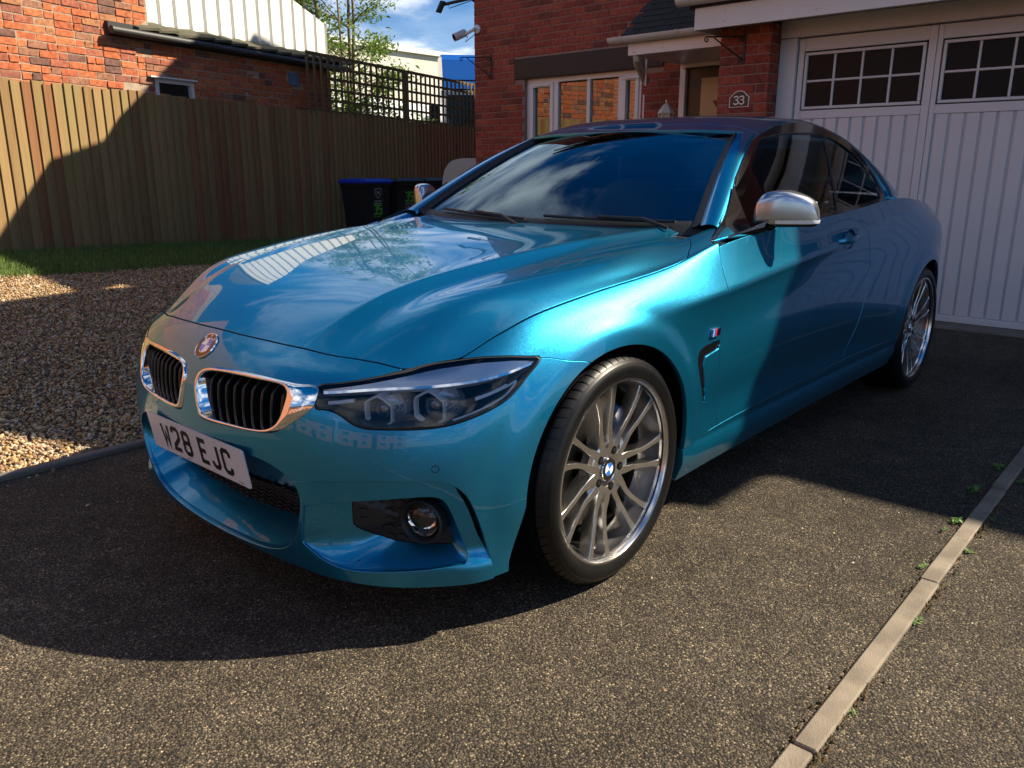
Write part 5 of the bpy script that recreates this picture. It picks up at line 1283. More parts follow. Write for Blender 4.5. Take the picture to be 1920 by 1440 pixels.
def loft(loops, closed=True, flip=False):
    n = len(loops[0]); V = np.concatenate(loops); F = []
    for k in range(len(loops)-1):
        for i in range(n if closed else n-1):
            a = k*n+i; b = k*n+(i+1) % n
            f = (a, b, b+n, a+n); F.append(f[::-1] if flip else f)
    return V, F
def quads_sheet(V, F):
    T = np.array([(f[0], f[1], f[2]) for f in F]+[(f[0], f[2], f[3]) for f in F])
    return Sheet(np.asarray(V), T)
def zline(w): return pchip([-2, .40, .43, .47, .545, .65, .76, .82, 2], [.66, .66, .662, .699, .6985, .684, .662, .30, .1], w)
def zskirt(x): return pchip([-2.6, -2.37, -1.9, -1.2, -.62, -.34, 0], [.335, .338, .345, .337, .322, .299, .27], x)
def xdoor(z): return pchip([.2, .33, .40, .514, .62, .69, .76, .824, .885, .925, .945, .96, 1.1], [-.60, -.595, -.565, -.548, -.541, -.540, -.541, -.549, -.566, -.586, -.72, -.9, -1.5], z)
DOOR_REAR = ([.2, .34, .366, .42, .508, .62, .739, .84, .905, .95, .985, 1.02], [-1.60, -1.66, -1.74, -1.80, -1.845, -1.875, -1.885, -1.86, -1.80, -1.70, -1.55, -1.36])
def xdoor_rear(z): return pchip(*DOOR_REAR, z)
def arch(P, cx, r=.362, grow=.03):
    dz = P[:, 2]-.333; low = np.maximum(0, -dz)
    return np.hypot(P[:, 0]-cx, np.maximum(dz, 0))-(r+grow*np.minimum(low/.12, 1.2)*(np.sign(P[:, 0]-cx) > 0)*(cx > -1))
CUTG = .0026

car = thing('parked_car', 'metallic blue convertible with its hard roof up parked on the drive', 'car')

def body_panels():
    pt = MATS['car_paint']
    # bonnet
    h = FS.clip(sdf(BONNET, FS.V[:, :2])-CUTG)
    sheet('bonnet', h.symmetric().flange(.016), pt, car)
    rest = FS.clip(-sdf(BONNET, FS.V[:, :2])-CUTG)
    rest = rest.clip(-sdf(HEADLIGHT, wz(rest.V))-.0028)
    # front wings
    w = rest.clip(lambda P: P[:, 1]-P[:, 0]-.10)
    w = w.clip(lambda P: P[:, 2]-zline(P[:, 1]-P[:, 0])-.0014)
    w = w.clip(lambda P: P[:, 0]-xdoor(P[:, 2])-CUTG)
    w = w.clip(lambda P: P[:, 0]-(-.775+(P[:, 1]-.70)*.45))
    w = w.clip(lambda P: arch(P, 0))
    w = w.clip(lambda P: np.maximum(P[:, 2]-zskirt(P[:, 0])-.0016, P[:, 0]-.0))
    vent = smooth_loop([(-.538, .626), (-.50, .626), (-.465, .624), (-.425, .617), (-.405, .600), (-.403, .57), (-.43, .509), (-.472, .432), (-.482, .425), (-.490, .430), (-.467, .491), (-.446, .548), (-.448, .580), (-.475, .588), (-.528, .596), (-.538, .606)], 3)
    vs = w.clip(sdf(vent, xz(w.V))+.001)
    w = w.clip(-sdf(vent, xz(w.V)))
    for s in (0, 1):
        f = w.flange(.016); f = f.mirror() if s else f
        wing = sheet('front_wing', f, pt, car)
        v = vs.offset(-.004); v = v.mirror() if s else v
        sheet('side_vent', v, MATS['gloss_black'], wing)
        # M-stripe badge
        for k, (c, x0, x1) in enumerate((('badge_light_blue', -.474, -.482), ('badge_dark_blue', -.482, -.490), ('badge_red', -.490, -.498), ('chrome', -.498, -.522))):
            b = MB(); sh = .006
            y0, y1 = (.893, .901)
            P = [(x0, .646), (x1, .646), (x1-sh, .668), (x0-sh, .668)]
            b.prism(P, y0 if not s else -y1, y1 if not s else -y0, 'xz')
            b.build('badge_stripe', MATS[c], wing)
    # bumper skin
    b = rest.clip(lambda P: np.maximum(zline(P[:, 1]-P[:, 0])-P[:, 2], .10-(P[:, 1]-P[:, 0]))-.0014)
    b = b.clip(lambda P: P[:, 0]-.06).clip(lambda P: arch(P, 0))
    b = b.clip(-sdf(KID_OUT, yz(b.V))-.0015)
    b = b.clip(-sdf(INTAKE, yz(b.V)))
    b = b.clip(-sdf(POCKET, wz(b.V)))
    st = sdf(STEP, wz(b.V))
    up = b.clip(-st); Wb = b.V[:, 1]-b.V[:, 0]; lo = b.clip(st-.003-.015*sstep(.215, .26, Wb)*sstep(.425, .39, b.V[:, 2])*sstep(.225, .29, b.V[:, 2]))
    W = lo.V[:, 1]-lo.V[:, 0]
    off = -.016*sstep(-.32, -.16, W)*sstep(.19, .25, lo.V[:, 2])+.006*sstep(.235, .195, lo.V[:, 2])*sstep(-.345, -.2, W)
    lo = Sheet(lo.V+lo.N*off[:, None], lo.F); lo.N = vnormals(lo.V, lo.F)
    bump = sheet('front_bumper', up.symmetric().flange(.018, .0016)+lo.symmetric().flange(.012, .0016), pt, car)
    # centre intake funnel
    P = np.array(INTAKE); half = P[P[:, 0] >= 0]; half = half[np.argsort(np.arctan2(half[:, 1]-.30, half[:, 0]))]
    q = np.concatenate([[(0, .1532)], half, [(0, .447)]]); q = resample(q, 60, False)
    inn = resample(INTAKE_IN, 60, False)
    o3, n3 = surf_at(q, _yzp); o3 = o3-n3*.0015
    i3, _ = surf_at(inn, _yzp); dep = pchip([.213, .30, .362], [.13, .10, .05], inn[:, 1]); i3 = i3-np.array([1, 0, 0])*dep[:, None]
    m1 = o3-n3*.008
    rows = [o3, m1]+[m1+(i3-m1)*t for t in (.1, .3, .55, .8, 1)]
    V, F = loft(rows, False)
    sh = quads_sheet(V, F); sh = Sheet(sh.V, sh.F[:, ::-1])
    sheet('intake_surround', sh.symmetric(), pt, bump)
    # honeycomb grille
    g = MB(); i2 = np.array(INTAKE_IN)
    ring = np.concatenate([inn, inn[::-1][1:]*[-1, 1]])
    back = np.concatenate([i3, i3[::-1][1:]*[1, -1, 1]])-[.004, 0, 0]
    g.add(back, [tuple(range(len(back)))])
    pl = np.concatenate([inn, inn[::-1]*[-1, 1]])
    for r in range(8):
        z0 = .222+r*.0195; path = []
        for k in range(-64, 65):
            y = k*.0062; zz = z0+(.0045 if (k//3+r) % 2 else -.0045)
            if sdf(pl, [(y, zz)])[0] > .004:
                path.append((y, zz))
            else:
                if len(path) > 2: _rib(g, path)
                path = []
        if len(path) > 2: _rib(g, path)
    g.build('intake_grille', MATS['black_plastic'], bump)
    # side pockets with fog lamps
    for s in (1, -1):
        M = np.array([1, s, 1])
        o = resample(POCKET, 96); i = resample(POCKET_IN, 96)
        # align starts
        k = np.argmin(((o-[-.30, .343])**2).sum(1)); o = np.roll(o, -k, 0)
        k = np.argmin(((i-[-.150, .350])**2).sum(1)); i = np.roll(i, -k, 0)
        if np.sign(np.cross(o[10]-o[0], [1, 1])) != np.sign(np.cross(i[10]-i[0], [1, 1])): i = np.roll(i[::-1], 1, 0)
        O, n = surf_at(o); off = -.016*sstep(-.32, -.16, o[:, 0])*sstep(.19, .25, o[:, 1])+.006*sstep(.235, .195, o[:, 1])*sstep(-.345, -.2, o[:, 0]); O = O+n*off[:, None]
        I, ni = surf_at(i); dep = pchip([-.16, -.05, .25], [.045, .075, .060], i[:, 0]); I = I-ni*dep[:, None]
        m1 = O-n*.006
        rows = [O, m1]+[m1+(I-m1)*t for t in (.12, .35, .6, .85, 1)]
        V, F = loft([r*M for r in rows]); sh = quads_sheet(V, F)
        if (sh.N[:96]@np.array([1, 0, 0])).mean() < -.9 or True:
            c = V.mean(0); d = ((c-sh.V)*sh.N).sum(1).mean()
            if d < 0: sh = Sheet(sh.V, sh.F[:, ::-1])
        sheet('fog_pocket', sh, pt, bump)
        pb = MB(); Ib = (I-ni*.003)*M
        ci = Ib.mean(0); nb = len(Ib)
        pb.add(np.concatenate([Ib, [ci]]), [(k, (k+1) % nb, nb) for k in range(nb)])
        # stepped ribs of the black insert
        for r in range(5):
            zz = .250+r*.025
            for cc in range(5):
                w0 = -.135+cc*.048; q = [(w0, zz-.004), (w0+.010, zz+.005), (w0+.030, zz+.005), (w0+.042, zz-.004)]
                if min(sdf(POCKET_IN, q)) < .004 or w0 > .06: continue
                A, na = surf_at(q); dd = pchip([-.16, -.05, .25], [.045, .075, .060], np.array(q)[:, 0]); A = A-na*(dd-.001)[:, None]
                B = A+na*.006; C = A-np.array([0, 0, .0035]); D = C+na*.006
                pb.add(np.concatenate([A, B, C, D])*M, [(k, k+1, k+5, k+4) for k in range(3)]+[(8+k, 8+k+1, 12+k+1, 12+k) for k in range(3)]+[(4+k, 4+k+1, 12+k+1, 12+k) for k in range(3)])
        pb.build('pocket_insert', MATS['black_plastic'], bump)
        c, nn = surf_at([(.115, .305)]); c = (c-nn*.048)[0]; nn = nn[0]
        ax = np.array([.93, .34, .0]); ax /= np.linalg.norm(ax)
        fb = MB(); u = np.array([-ax[1], ax[0], 0]); v = np.array([0, 0, 1.])
        def disc(prof, mb, nseg=28):
            V = []; k = len(prof)
            for a in range(nseg):
                t = 2*math.pi*a/nseg
                for r, h in prof: V.append((c+u*r*math.cos(t)+v*r*math.sin(t)+ax*h)*M)
            mb.add(V, [(a*k+j, ((a+1) % nseg)*k+j, ((a+1) % nseg)*k+j+1, a*k+j+1) for a in range(nseg) for j in range(k-1)])
        disc([(.058, -.03), (.058, .004), (.054, .008), (.050, .004), (.044, -.025)], fb)
        fl = fb.build('fog_lamp', MATS['black_plastic'], car, True)
        fb = MB(); disc([(.0001, -.034), (.02, -.034), (.036, -.024), (.043, -.006)], fb); fb.build('reflector', MATS['chrome'], fl, True)
        fb = MB(); disc([(.0001, .004), (.02, .002), (.036, -.005), (.044, -.012)], fb); fb.build('lens', MATS['lamp_glass'], fl, True)
    # parking sensors
    for y, z, pr in ((.732, .463, 'w'), (.338, .395, 'i')):
        for s in (1, -1):
            sb = MB()
            if pr == 'w': p, n = surf_at([(y-.559, z)]); p, n = p[0], n[0]
            else: p, n = np.array([.752, y, z]), np.array([.88, .28, -.38]); n = n/np.linalg.norm(n)
            u = np.cross(n, [0, 0, 1.]); u /= np.linalg.norm(u); v = np.cross(u, n); nn = 24; M = np.array([1, s, 1]); V = []
            for k in range(nn):
                t = 2*math.pi*k/nn
                for r, hh in ((.0078, .0006), (.0096, .0006), (.0098, .0)): V.append((p+(u*math.cos(t)+v*math.sin(t))*r+n*hh)*M)
            sb.add(V, [(k*3+j, ((k+1) % nn)*3+j, ((k+1) % nn)*3+j+1, k*3+j+1) for k in range(nn) for j in range(2)])
            sb.build('parking_sensor', MATS['gloss_black'], bump, True)
    return bump

def _rib(g, path):
    V = []
    for y, z in path:
        p, n = surf_at([(y if y >= 0 else -y, z)], _yzp); x = p[0][0]-pchip([.213, .30, .362], [.13, .10, .05], z)
        for dx, dz in ((.010, .0016), (.010, -.0016), (-.004, .0016), (-.004, -.0016)): V.append((x+dx, y, z+dz))
    n = len(path); F = []
    for i in range(n-1):
        a, b = i*4, i*4+4
        F += [(a, a+1, b+1, b), (a+2, b+2, b+3, a+3), (a, b, b+2, a+2), (a+1, a+3, b+3, b+1)]
    g.add(V, F)

def kidneys():
    for s in (1, -1):
        M = np.array([1, s, 1])
        n = 120
        def byang(L, c):
            a = np.unwrap(np.arctan2(L[:, 1]-c[1], (L[:, 0]-c[0])*.55)); o = np.argsort(a % (2*np.pi)); an = (a % (2*np.pi))[o]; Q = L[o]
            t = np.arange(n)*2*np.pi/n
            return np.stack([np.interp(t, np.r_[an[-1]-2*np.pi, an, an[0]+2*np.pi], np.r_[Q[-1, k], Q[:, k], Q[0, k]]) for k in range(2)], 1)
        c = (.21, .576)
        o = byang(resample(KID_OUT, 500), c); i = byang(resample(KID_IN, 500), c)
        O, no = surf_at(o, _yzp); I, ni = surf_at(i, _yzp)
        rim, nr = surf_at(i+(o-i)*np.clip(.006/np.maximum(np.linalg.norm(o-i, axis=1, keepdims=True), .008), 0, .45), _yzp)
        mid = o+(i-o)*.45; MI, nm = surf_at(mid, _yzp)
        wide = np.linalg.norm(o-i, axis=1, keepdims=True)
        din = pchip([0, .06, .2], [.045, .035, .022], np.abs(i[:, :1]-.03)) if False else np.full((n, 1), .030)
        rows = [O-no*.016, O-no*.001, O+no*.0015, MI+nm*(.004+.004*np.clip(wide/.06, 0, 1)), rim+nr*.006, I+ni*.0045, I-ni*.001, I-np.array([1, 0, 0])*.5*din+(ni*[0, 1, 1])*0, I-np.array([1, 0, 0])*din+np.array([0, 0, 0])]
        # the ring funnels a little inwards
        cc = np.array([0, .21, .576]); rows[-1] = rows[-1]+(cc-rows[-1])*[0, .045, .05]; rows[-2] = rows[-2]+(cc-rows[-2])*[0, .02, .02]
        V, F = loft([r*M for r in rows]); sh = quads_sheet(V, F)
        if (sh.N[3*n:4*n, 0]).mean() < 0: sh = Sheet(sh.V, sh.F[:, ::-1])
        ring = sheet('kidney_grille', sh, MATS['chrome'], car)
        bk = rows[-1]-[.028, 0, 0]
        mesh('grille_backing', bk*M, [tuple(range(n))], MATS['void_black'], ring)
        inner = i+(np.array(c)-i)*.05
        y0 = inner[:, 0].min(); y1 = inner[:, 0].max()
        for k in range(9):
            y = y0+(y1-y0)*(k+.62)/9.25
            zs = np.linspace(.50, .65, 160); q = np.stack([np.full(160, y), zs], 1); ok = sdf(inner, q) > -.003
            if ok.sum() < 8: continue
            za, zb = zs[ok][0], zs[ok][-1]; zz = np.linspace(za, zb, 12); V = []
            P, _ = surf_at(np.stack([np.full(12, y), zz], 1), _yzp)
            t = (zz-.503)/.142; kn = .74
            bow = np.where(t > kn, -.012-.028*(t-kn)/(1-kn), -.012-.010*(kn-t)/kn)
            for p, b in zip(P, bow):
                x = p[0]+b-.004
                for dx, dy in ((.0, .0012), (0, -.0012), (-.004, -.0032), (-.026, -.003), (-.026, .003), (-.004, .0032)): V.append((x+dx, p[1]+dy, p[2]))
            F = [(a*6+j, a*6+(j+1) % 6, (a+1)*6+(j+1) % 6, (a+1)*6+j) for a in range(11) for j in range(6)]
            mb = MB(); mb.add(np.array(V)*M, F); mb.build('slat', MATS['slat_black'], ring)

def roundel(name, p, n, r, parent, up=(0, 0, 1), letters=True, spin=0.):
    n = np.asarray(n, float)/np.linalg.norm(n); u = np.cross(up, n); u /= np.linalg.norm(u); v = np.cross(n, u); p = np.asarray(p, float)
    at = lambda a, b, h: p+u*a+v*b+n*h
    def ann(r0, r1, h0, h1, a0=0, a1=2*math.pi, k=48):
        V = []; F = []
        for i in range(k+1):
            a = a0+(a1-a0)*i/k; V += [at(r0*math.cos(a), r0*math.sin(a), h0), at(r1*math.cos(a), r1*math.sin(a), h1)]
        return V, [(2*i, 2*i+1, 2*i+3, 2*i+2) for i in range(k)]
    o = MB(); o.add(*ann(r, r*.96, 0, .0035)); o.add(*ann(r*.96, r*.92, .0035, .003))
    o.add(*ann(r*.60, r*.57, .003, .0036)); o.add(*ann(r*.57, r*.545, .0036, .003))
    root = o.build(name, MATS['chrome'], parent, True)
    o = MB(); o.add(*ann(r*.93, r*.60, .0030, .0030)); o.build('black_ring', MATS['gloss_black'], root)
    for q in range(4):
        o = MB(); V, F = ann(r*.0001, r*.555, .0031, .0031, q*math.pi/2+spin, (q+1)*math.pi/2+spin, 12); o.add(V, F)
        o.build('quadrant', MATS['badge_white' if q % 2 else 'badge_blue'], root)
    if letters:
        L = {'B': [[(0, 0), (0, 1), (.45, 1), (.6, .88), (.6, .64), (.45, .53), (0, .53)], [(.45, .53), (.65, .4), (.65, .13), (.48, 0), (0, 0)]],
             'M': [[(0, 0), (0, 1), (.4, .35), (.8, 1), (.8, 0)]], 'W': [[(0, 1), (.22, 0), (.45, .7), (.68, 0), (.9, 1)]]}
        o = MB()
        for ch, ang in (('B', 135), ('M', 90), ('W', 45)):
            V, F = strokes([[tuple(a) for a in pp] for pp in L[ch]], .2); h = r*.24; wd = max(a[0] for a in V)
            t = math.radians(ang); W = []
            for a in V:
                lx = (a[0]-wd/2)*h; ly = (a[1]-.5)*h+r*.765
                ca, sa = math.cos(t-math.pi/2), math.sin(t-math.pi/2)
                W.append(at(lx*ca-ly*sa, lx*sa+ly*ca, .0034))
            o.add(W, F)
        o.build('lettering', MATS['badge_white'], root)
    return root

def number_plate():
    w, h, r = .2645, .0555, .008
    X = lambda z: .7835+(z-.405)*.16
    out = []
    for cx, cz, a0 in ((w-r, h-r, 0), (-w+r, h-r, 90), (-w+r, -h+r, 180), (w-r, -h+r, 270)):
        for k in range(5):
            a = math.radians(a0+k*22.5); out.append((cx+r*math.cos(a), cz+r*math.sin(a)+.405))
    n = len(out); V = [(X(z), y, z) for y, z in out]+[(X(z)-.004, y, z) for y, z in out]
    p = mesh('number_plate', V, [tuple(range(n)), tuple(range(n, 2*n))[::-1]]+[(i, n+i, n+(i+1) % n, (i+1) % n) for i in range(n)], MATS['plate_white'], car)
    C = {'W': [[(0, 1), (.10, 0), (.25, .62), (.40, 0), (.5, 1)]],
         '2': [[(0, .76), (0, .9), (.1, 1), (.4, 1), (.5, .9), (.5, .62), (.42, .5), (.05, .17), (.0, .0), (.5, 0)]],
         '8': [[(.1, .53), (.02, .62), (.02, .9), (.12, 1), (.38, 1), (.48, .9), (.48, .62), (.40, .53), (.1, .53)], [(.1, .53), (0, .42), (0, .12), (.12, 0), (.38, 0), (.5, .12), (.5, .42), (.40, .53)]],
         'E': [[(.5, 1), (0, 1), (0, 0), (.5, 0)], [(0, .52), (.42, .52)]],
         'J': [[(.46, 1), (.46, .12), (.36, 0), (.12, 0), (.02, .10), (.02, .24)]],
         'C': [[(.5, .74), (.5, .9), (.39, 1), (.12, 1), (0, .88), (0, .12), (.12, 0), (.39, 0), (.5, .1), (.5, .26)]]}
    H = .079; st = .014; cw = .05
    cur = 0; txt = 'W28 EJC'; wid = []
    for ch in txt: wid.append(.033 if ch == ' ' else cw+.011)
    tot = sum(wid)-.011; y = -tot/2+.0
    for ch, ww in zip(txt, wid):
        if ch != ' ':
            sc = cw-st; hh = H-st
            V, F = strokes([[(a*2*sc, b*hh) for a, b in pp] for pp in C[ch]], st)
            P = []
            for a in V:
                yy = y+a[0]+st/2; zz = .405-H/2+a[1]+st/2; P.append((X(zz)+.0006, yy, zz))
            mesh('character', P, F, MATS['plate_black'], p)
        y += ww
    # maker's small print along the lower edge
    for yc, ww in ((-.055, .02), (.222, .03)):
        b = MB()
        for k in range(6):
            ya = yc-ww/2+k*ww/6; b.add([(X(.356)+.0006, ya, .3555), (X(.356)+.0006, ya+ww/8, .3555), (X(.358)+.0006, ya+ww/8, .3578), (X(.358)+.0006, ya, .3578)], [(0, 1, 2, 3)])
        b.build('small_print', MATS['plate_black'], p)

def headlights():
    for s in (1, -1):
        M = np.array([1, s, 1])
        cut = FS.clip(sdf(HEADLIGHT, wz(FS.V))-.0005)
        n = 110; L = resample(HEADLIGHT, n)
        O, no = surf_at(L)
        cw = np.array([.10, .625])
        I, ni = surf_at(L+(cw-L)*.06)
        back = O-no*.012
        ax = np.array([.86, .5, 0.])
        rows = [O-no*.001, back, I-ax*.035, I-ax*.085+(np.array([.30, .60, .62])-I)*.12]
        V, F = loft([r*M for r in rows]); sh = quads_sheet(V, F)
        V = sh.V; nb = len(V); c = rows[-1].mean(0)*M
        T = np.array([(3*n+k, 3*n+(k+1) % n, nb) for k in range(n)])
        sh = Sheet(np.concatenate([V, [c]]), np.concatenate([sh.F, T]))
        d = ((np.array([.9, .9*s, .62])-sh.V)*sh.N).sum(1).mean()
        if d < 0: sh = Sheet(sh.V, sh.F[:, ::-1])
        hl = sheet('headlight', sh, MATS['lamp_black'], car)
        # black gasket round the glass
        g0 = O+no*.0008; g1, ng = surf_at(L+(cw-L)*np.clip(.006/np.linalg.norm(cw-L, axis=1, keepdims=True), 0, .2))
        V, F = loft([(O-no*.004)*M, g0*M, (g1+ng*.0012)*M]); q = quads_sheet(V, F)
        if (q.N@np.array([.7, .7*s, .1])).mean() < 0: q = Sheet(q.V, q.F[:, ::-1])
        sheet('gasket', q, MATS['black_rubber'], hl)
        lens = cut; lens = lens.mirror() if s < 0 else lens
        sheet('lens', lens, MATS['lamp_glass'], hl)
        # bright brow under the top edge
        ws = np.linspace(-.215, .53, 60)
        zt = pchip([-.228, -.07, .084, .248, .341, .433, .505, .546], [.6405, .661, .684, .702, .708, .707, .702, .698], ws)-.005
        zb = pchip([-.215, 0, .2, .33, .42, .50, .53], [.634, .6515, .660, .668, .677, .690, .696], ws)
        A, na = surf_at(np.stack([ws, zt], 1)); B, nbm = surf_at(np.stack([ws, zb], 1)); C, nc = surf_at(np.stack([ws, zb-.006], 1))
        V, F = loft([(A-na*.009)*M, (A*.5+B*.5-nbm*.010)*M, (B-nbm*.011)*M, (C-nc*.013)*M, (C-nc*.04)*M], False); q = quads_sheet(V, F)
        if (q.N@np.array([.6, .6*s, .5])).mean() < 0: q = Sheet(q.V, q.F[:, ::-1])
        sheet('light_brow', q, MATS['brow_silver'], hl)
        V, F = loft([(B-nbm*.0105)*M, (C-nc*.0115)*M], False); q = quads_sheet(V, F)
        if (q.N@np.array([.7, .7*s, 0])).mean() < 0: q = Sheet(q.V, q.F[:, ::-1])
        sheet('brow_edge', q, MATS['chrome'], hl)
        # two projectors in chrome shrouds
        for w0, z0, rr in ((-.018, .604, .0395), (.168, .613, .043)):
            p, nn = surf_at([(w0, z0)]); p = (p-nn*.050)[0]
            ax = np.array([.94, .34*s, 0.]); ax /= np.linalg.norm(ax); p = p*M
            u = np.cross([0, 0, 1.], ax); v = np.array([0, 0, 1.])
            def rot(prof, mb, nseg=36, sq=.0, hexy=True):
                V = []; k = len(prof)
                for a in range(nseg):
                    t = 2*math.pi*a/nseg
                    f = 1/max(abs(math.cos(((t+math.pi/6) % (math.pi/3))-math.pi/6)), .5) if hexy else 1
                    f = 1+(f-1)*.75
                    for r, h in prof: V.append(p+u*r*f*math.cos(t)+v*r*f*math.sin(t)+ax*h)
                mb.add(V, [(a*k+j, ((a+1) % nseg)*k+j, ((a+1) % nseg)*k+j+1, a*k+j+1) for a in range(nseg) for j in range(k-1)])
            mb = MB(); rot([(rr*1.02, -.05), (rr*1.02, .018), (rr*.98, .024), (rr*.90, .024), (rr*.87, .016)], mb)
            pj = mb.build('projector', MATS['brow_silver'], hl, True)
            mb = MB(); rot([(rr*.90, .0245), (rr*.88, .0265), (rr*.85, .0245), (rr*.84, .006)], mb); mb.build('light_ring', MATS['light_guide'], hl, True)
            mb = MB(); rot([(rr*.87, .012), (rr*.8, .002), (rr*.72, -.012), (rr*.5, -.03), (.0001, -.034)], mb); mb.build('bowl', MATS['lamp_black'], hl, True)
            mb = MB(); rot([(rr*.74, -.016), (rr*.66, -.004), (rr*.5, .006), (rr*.25, .011), (.0001, .0125)], mb, 36, 0, False); mb.build('projector_lens', MATS['projector_glass'], hl, True)
            # chrome cheek outboard of the projector
            sgn = s
            mb = MB(); V = []
            for a in range(15):
                t = math.radians(-62+124*a/14)
                for r, h in ((rr*1.06, .018), (rr*1.34, .004), (rr*1.52, -.03), (rr*1.50, -.05)):
                    V.append(p+u*(r*math.cos(t))*sgn*1.0+v*r*.92*math.sin(t)+ax*h)
            mb.add(V, [(a*4+j, (a+1)*4+j, (a+1)*4+j+1, a*4+j+1) for a in range(14) for j in range(3)])
            mb.build('chrome_cheek', MATS['cheek_silver'], hl, True)
        # outer light blade and inner marker strip
        for pts in ([(.315, .622), (.37, .632), (.43, .645), (.465, .655), (.45, .640), (.42, .622), (.36, .604), (.29, .588), (.235, .577)], [(-.20, .607), (-.15, .612), (-.105, .618)], [(-.20, .611), (-.16, .615), (-.105, .622)], [(.315, .626), (.38, .637), (.43, .650)]):
            q, qn = surf_at(smooth_loop(pts, 5, False)); mb = MB(); mb.tube(list((q-qn*.016)*M), .0028, 6); mb.build('light_strip', MATS['light_guide'], hl, True)

def lower_side():
    pt = MATS['car_paint']
    G = SS
    d = G.clip(lambda P: xdoor(P[:, 2])-P[:, 0]-CUTG).clip(lambda P: P[:, 0]-xdoor_rear(P[:, 2])-CUTG).clip(lambda P: P[:, 2]-zskirt(P[:, 0])-.0018)
    q = G.clip(lambda P: xdoor_rear(P[:, 2])-P[:, 0]-CUTG).clip(lambda P: np.maximum(P[:, 2]-zskirt(P[:, 0])-.0016, -2.5-P[:, 0])).clip(lambda P: arch(P, -2.81, .365, 0))
    q = q.clip(lambda P: np.maximum(P[:, 0]+3.52, P[:, 2]-.55))
    rb = G.clip(lambda P: -3.525-P[:, 0]).clip(lambda P: .546-P[:, 2])
    k = G.clip(lambda P: zskirt(P[:, 0])-P[:, 2]-.0016).clip(lambda P: -.2-P[:, 0]).clip(lambda P: P[:, 0]+2.6).clip(lambda P: arch(P, 0)).clip(lambda P: arch(P, -2.81, .365, 0))
    off = .010*sstep(.300, .245, k.V[:, 2])-.004*np.exp(-((k.V[:, 2]-.305)/.012)**2)+.001
    k = Sheet(k.V+k.N*off[:, None], k.F); k.N = vnormals(k.V, k.F)
    for s in (0, 1):
        mm = (lambda a: a.mirror()) if s else (lambda a: a)
        S = -1 if s else 1
        door = sheet('door', mm(d.flange(.016)), pt, car)
        sheet('rear_quarter', mm(q.flange(.016)), pt, car)
        sheet('side_skirt', mm(k.flange(.03)), pt, car)
        # handle with its bowl
        c = np.array([-1.575, .905, .878])
        mb = MB(); V = []; n = 15
        for i in range(n):
            t = i/(n-1); x = c[0]+.105-.21*t; bow = math.sin(math.pi*t)**.5*.030; z = c[2]-.004+.012*t
            hgt = .010+.006*math.sin(math.pi*t); thk = .008
            for a in range(10):
                q2 = 2*math.pi*a/10; V.append((x, (c[1]-.006+bow+thk*math.cos(q2)*.8)*S, z+hgt*math.sin(q2)))
        mb.add(V, [(i*10+a, i*10+(a+1) % 10, (i+1)*10+(a+1) % 10, (i+1)*10+a) for i in range(n-1) for a in range(10)]+[tuple(range(10)), tuple((n-1)*10+a for a in range(10))])
        mb.build('door_handle', pt, door, True)
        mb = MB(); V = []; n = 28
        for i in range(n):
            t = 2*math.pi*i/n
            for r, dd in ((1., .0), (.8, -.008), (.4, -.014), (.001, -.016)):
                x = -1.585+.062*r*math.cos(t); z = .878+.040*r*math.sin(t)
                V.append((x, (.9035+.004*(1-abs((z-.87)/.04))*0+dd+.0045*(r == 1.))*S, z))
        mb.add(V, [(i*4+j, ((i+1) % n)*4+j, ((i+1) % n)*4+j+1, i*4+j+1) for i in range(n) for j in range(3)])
        mb.build('handle_bowl', MATS['paint_recess_shade'], door, True)
    sheet('rear_bumper', rb.symmetric().flange(.016), pt, car)
    # tail lamps
    for s in (0, 1):
        t = G.clip(sdf(smooth_loop([(-3.40, .80), (-3.50, .84), (-3.62, .85), (-3.74, .83), (-3.76, .74), (-3.66, .71), (-3.5, .74)], 4), xz(G.V))).clip(lambda P: P[:, 1]-.3).offset(.003)
        sheet('tail_lamp', t.mirror() if s else t, MATS['lamp_red'], car)
    # boot lid and tonneau
    row = SG[:, -1]; row = row[row[:, 0] < -2.30]; row = row[row[:, 1] > .02]
    n = len(row); V = []; K = 24
    for i, p in enumerate(row):
        for k in range(K+1):
            a = 1-2*k/K; f = abs(a); zt = p[2]+.030*(1-f**2.2)+.0
            xx = p[0]
            V.append((xx, p[1]*a, zt))
    F = [(i*(K+1)+k, (i+1)*(K+1)+k, (i+1)*(K+1)+k+1, i*(K+1)+k+1) for i in range(n-1) for k in range(K)]
    sh = quads_sheet(np.array(V), F)
    if sh.N[:, 2].mean() < 0: sh = Sheet(sh.V, sh.F[:, ::-1])
    ln = lambda P: P[:, 0]+2.98+.25*(np.abs(P[:, 1])-.4)*(np.abs(P[:, 1]) > .4)
    sheet('roof_cover_deck', sh.clip(lambda P: ln(P)-.002).clip(lambda P: -2.42-P[:, 0]).flange(.012), pt, car)
    sheet('boot_lid', sh.clip(lambda P: -ln(P)-.002).flange(.012), pt, car)

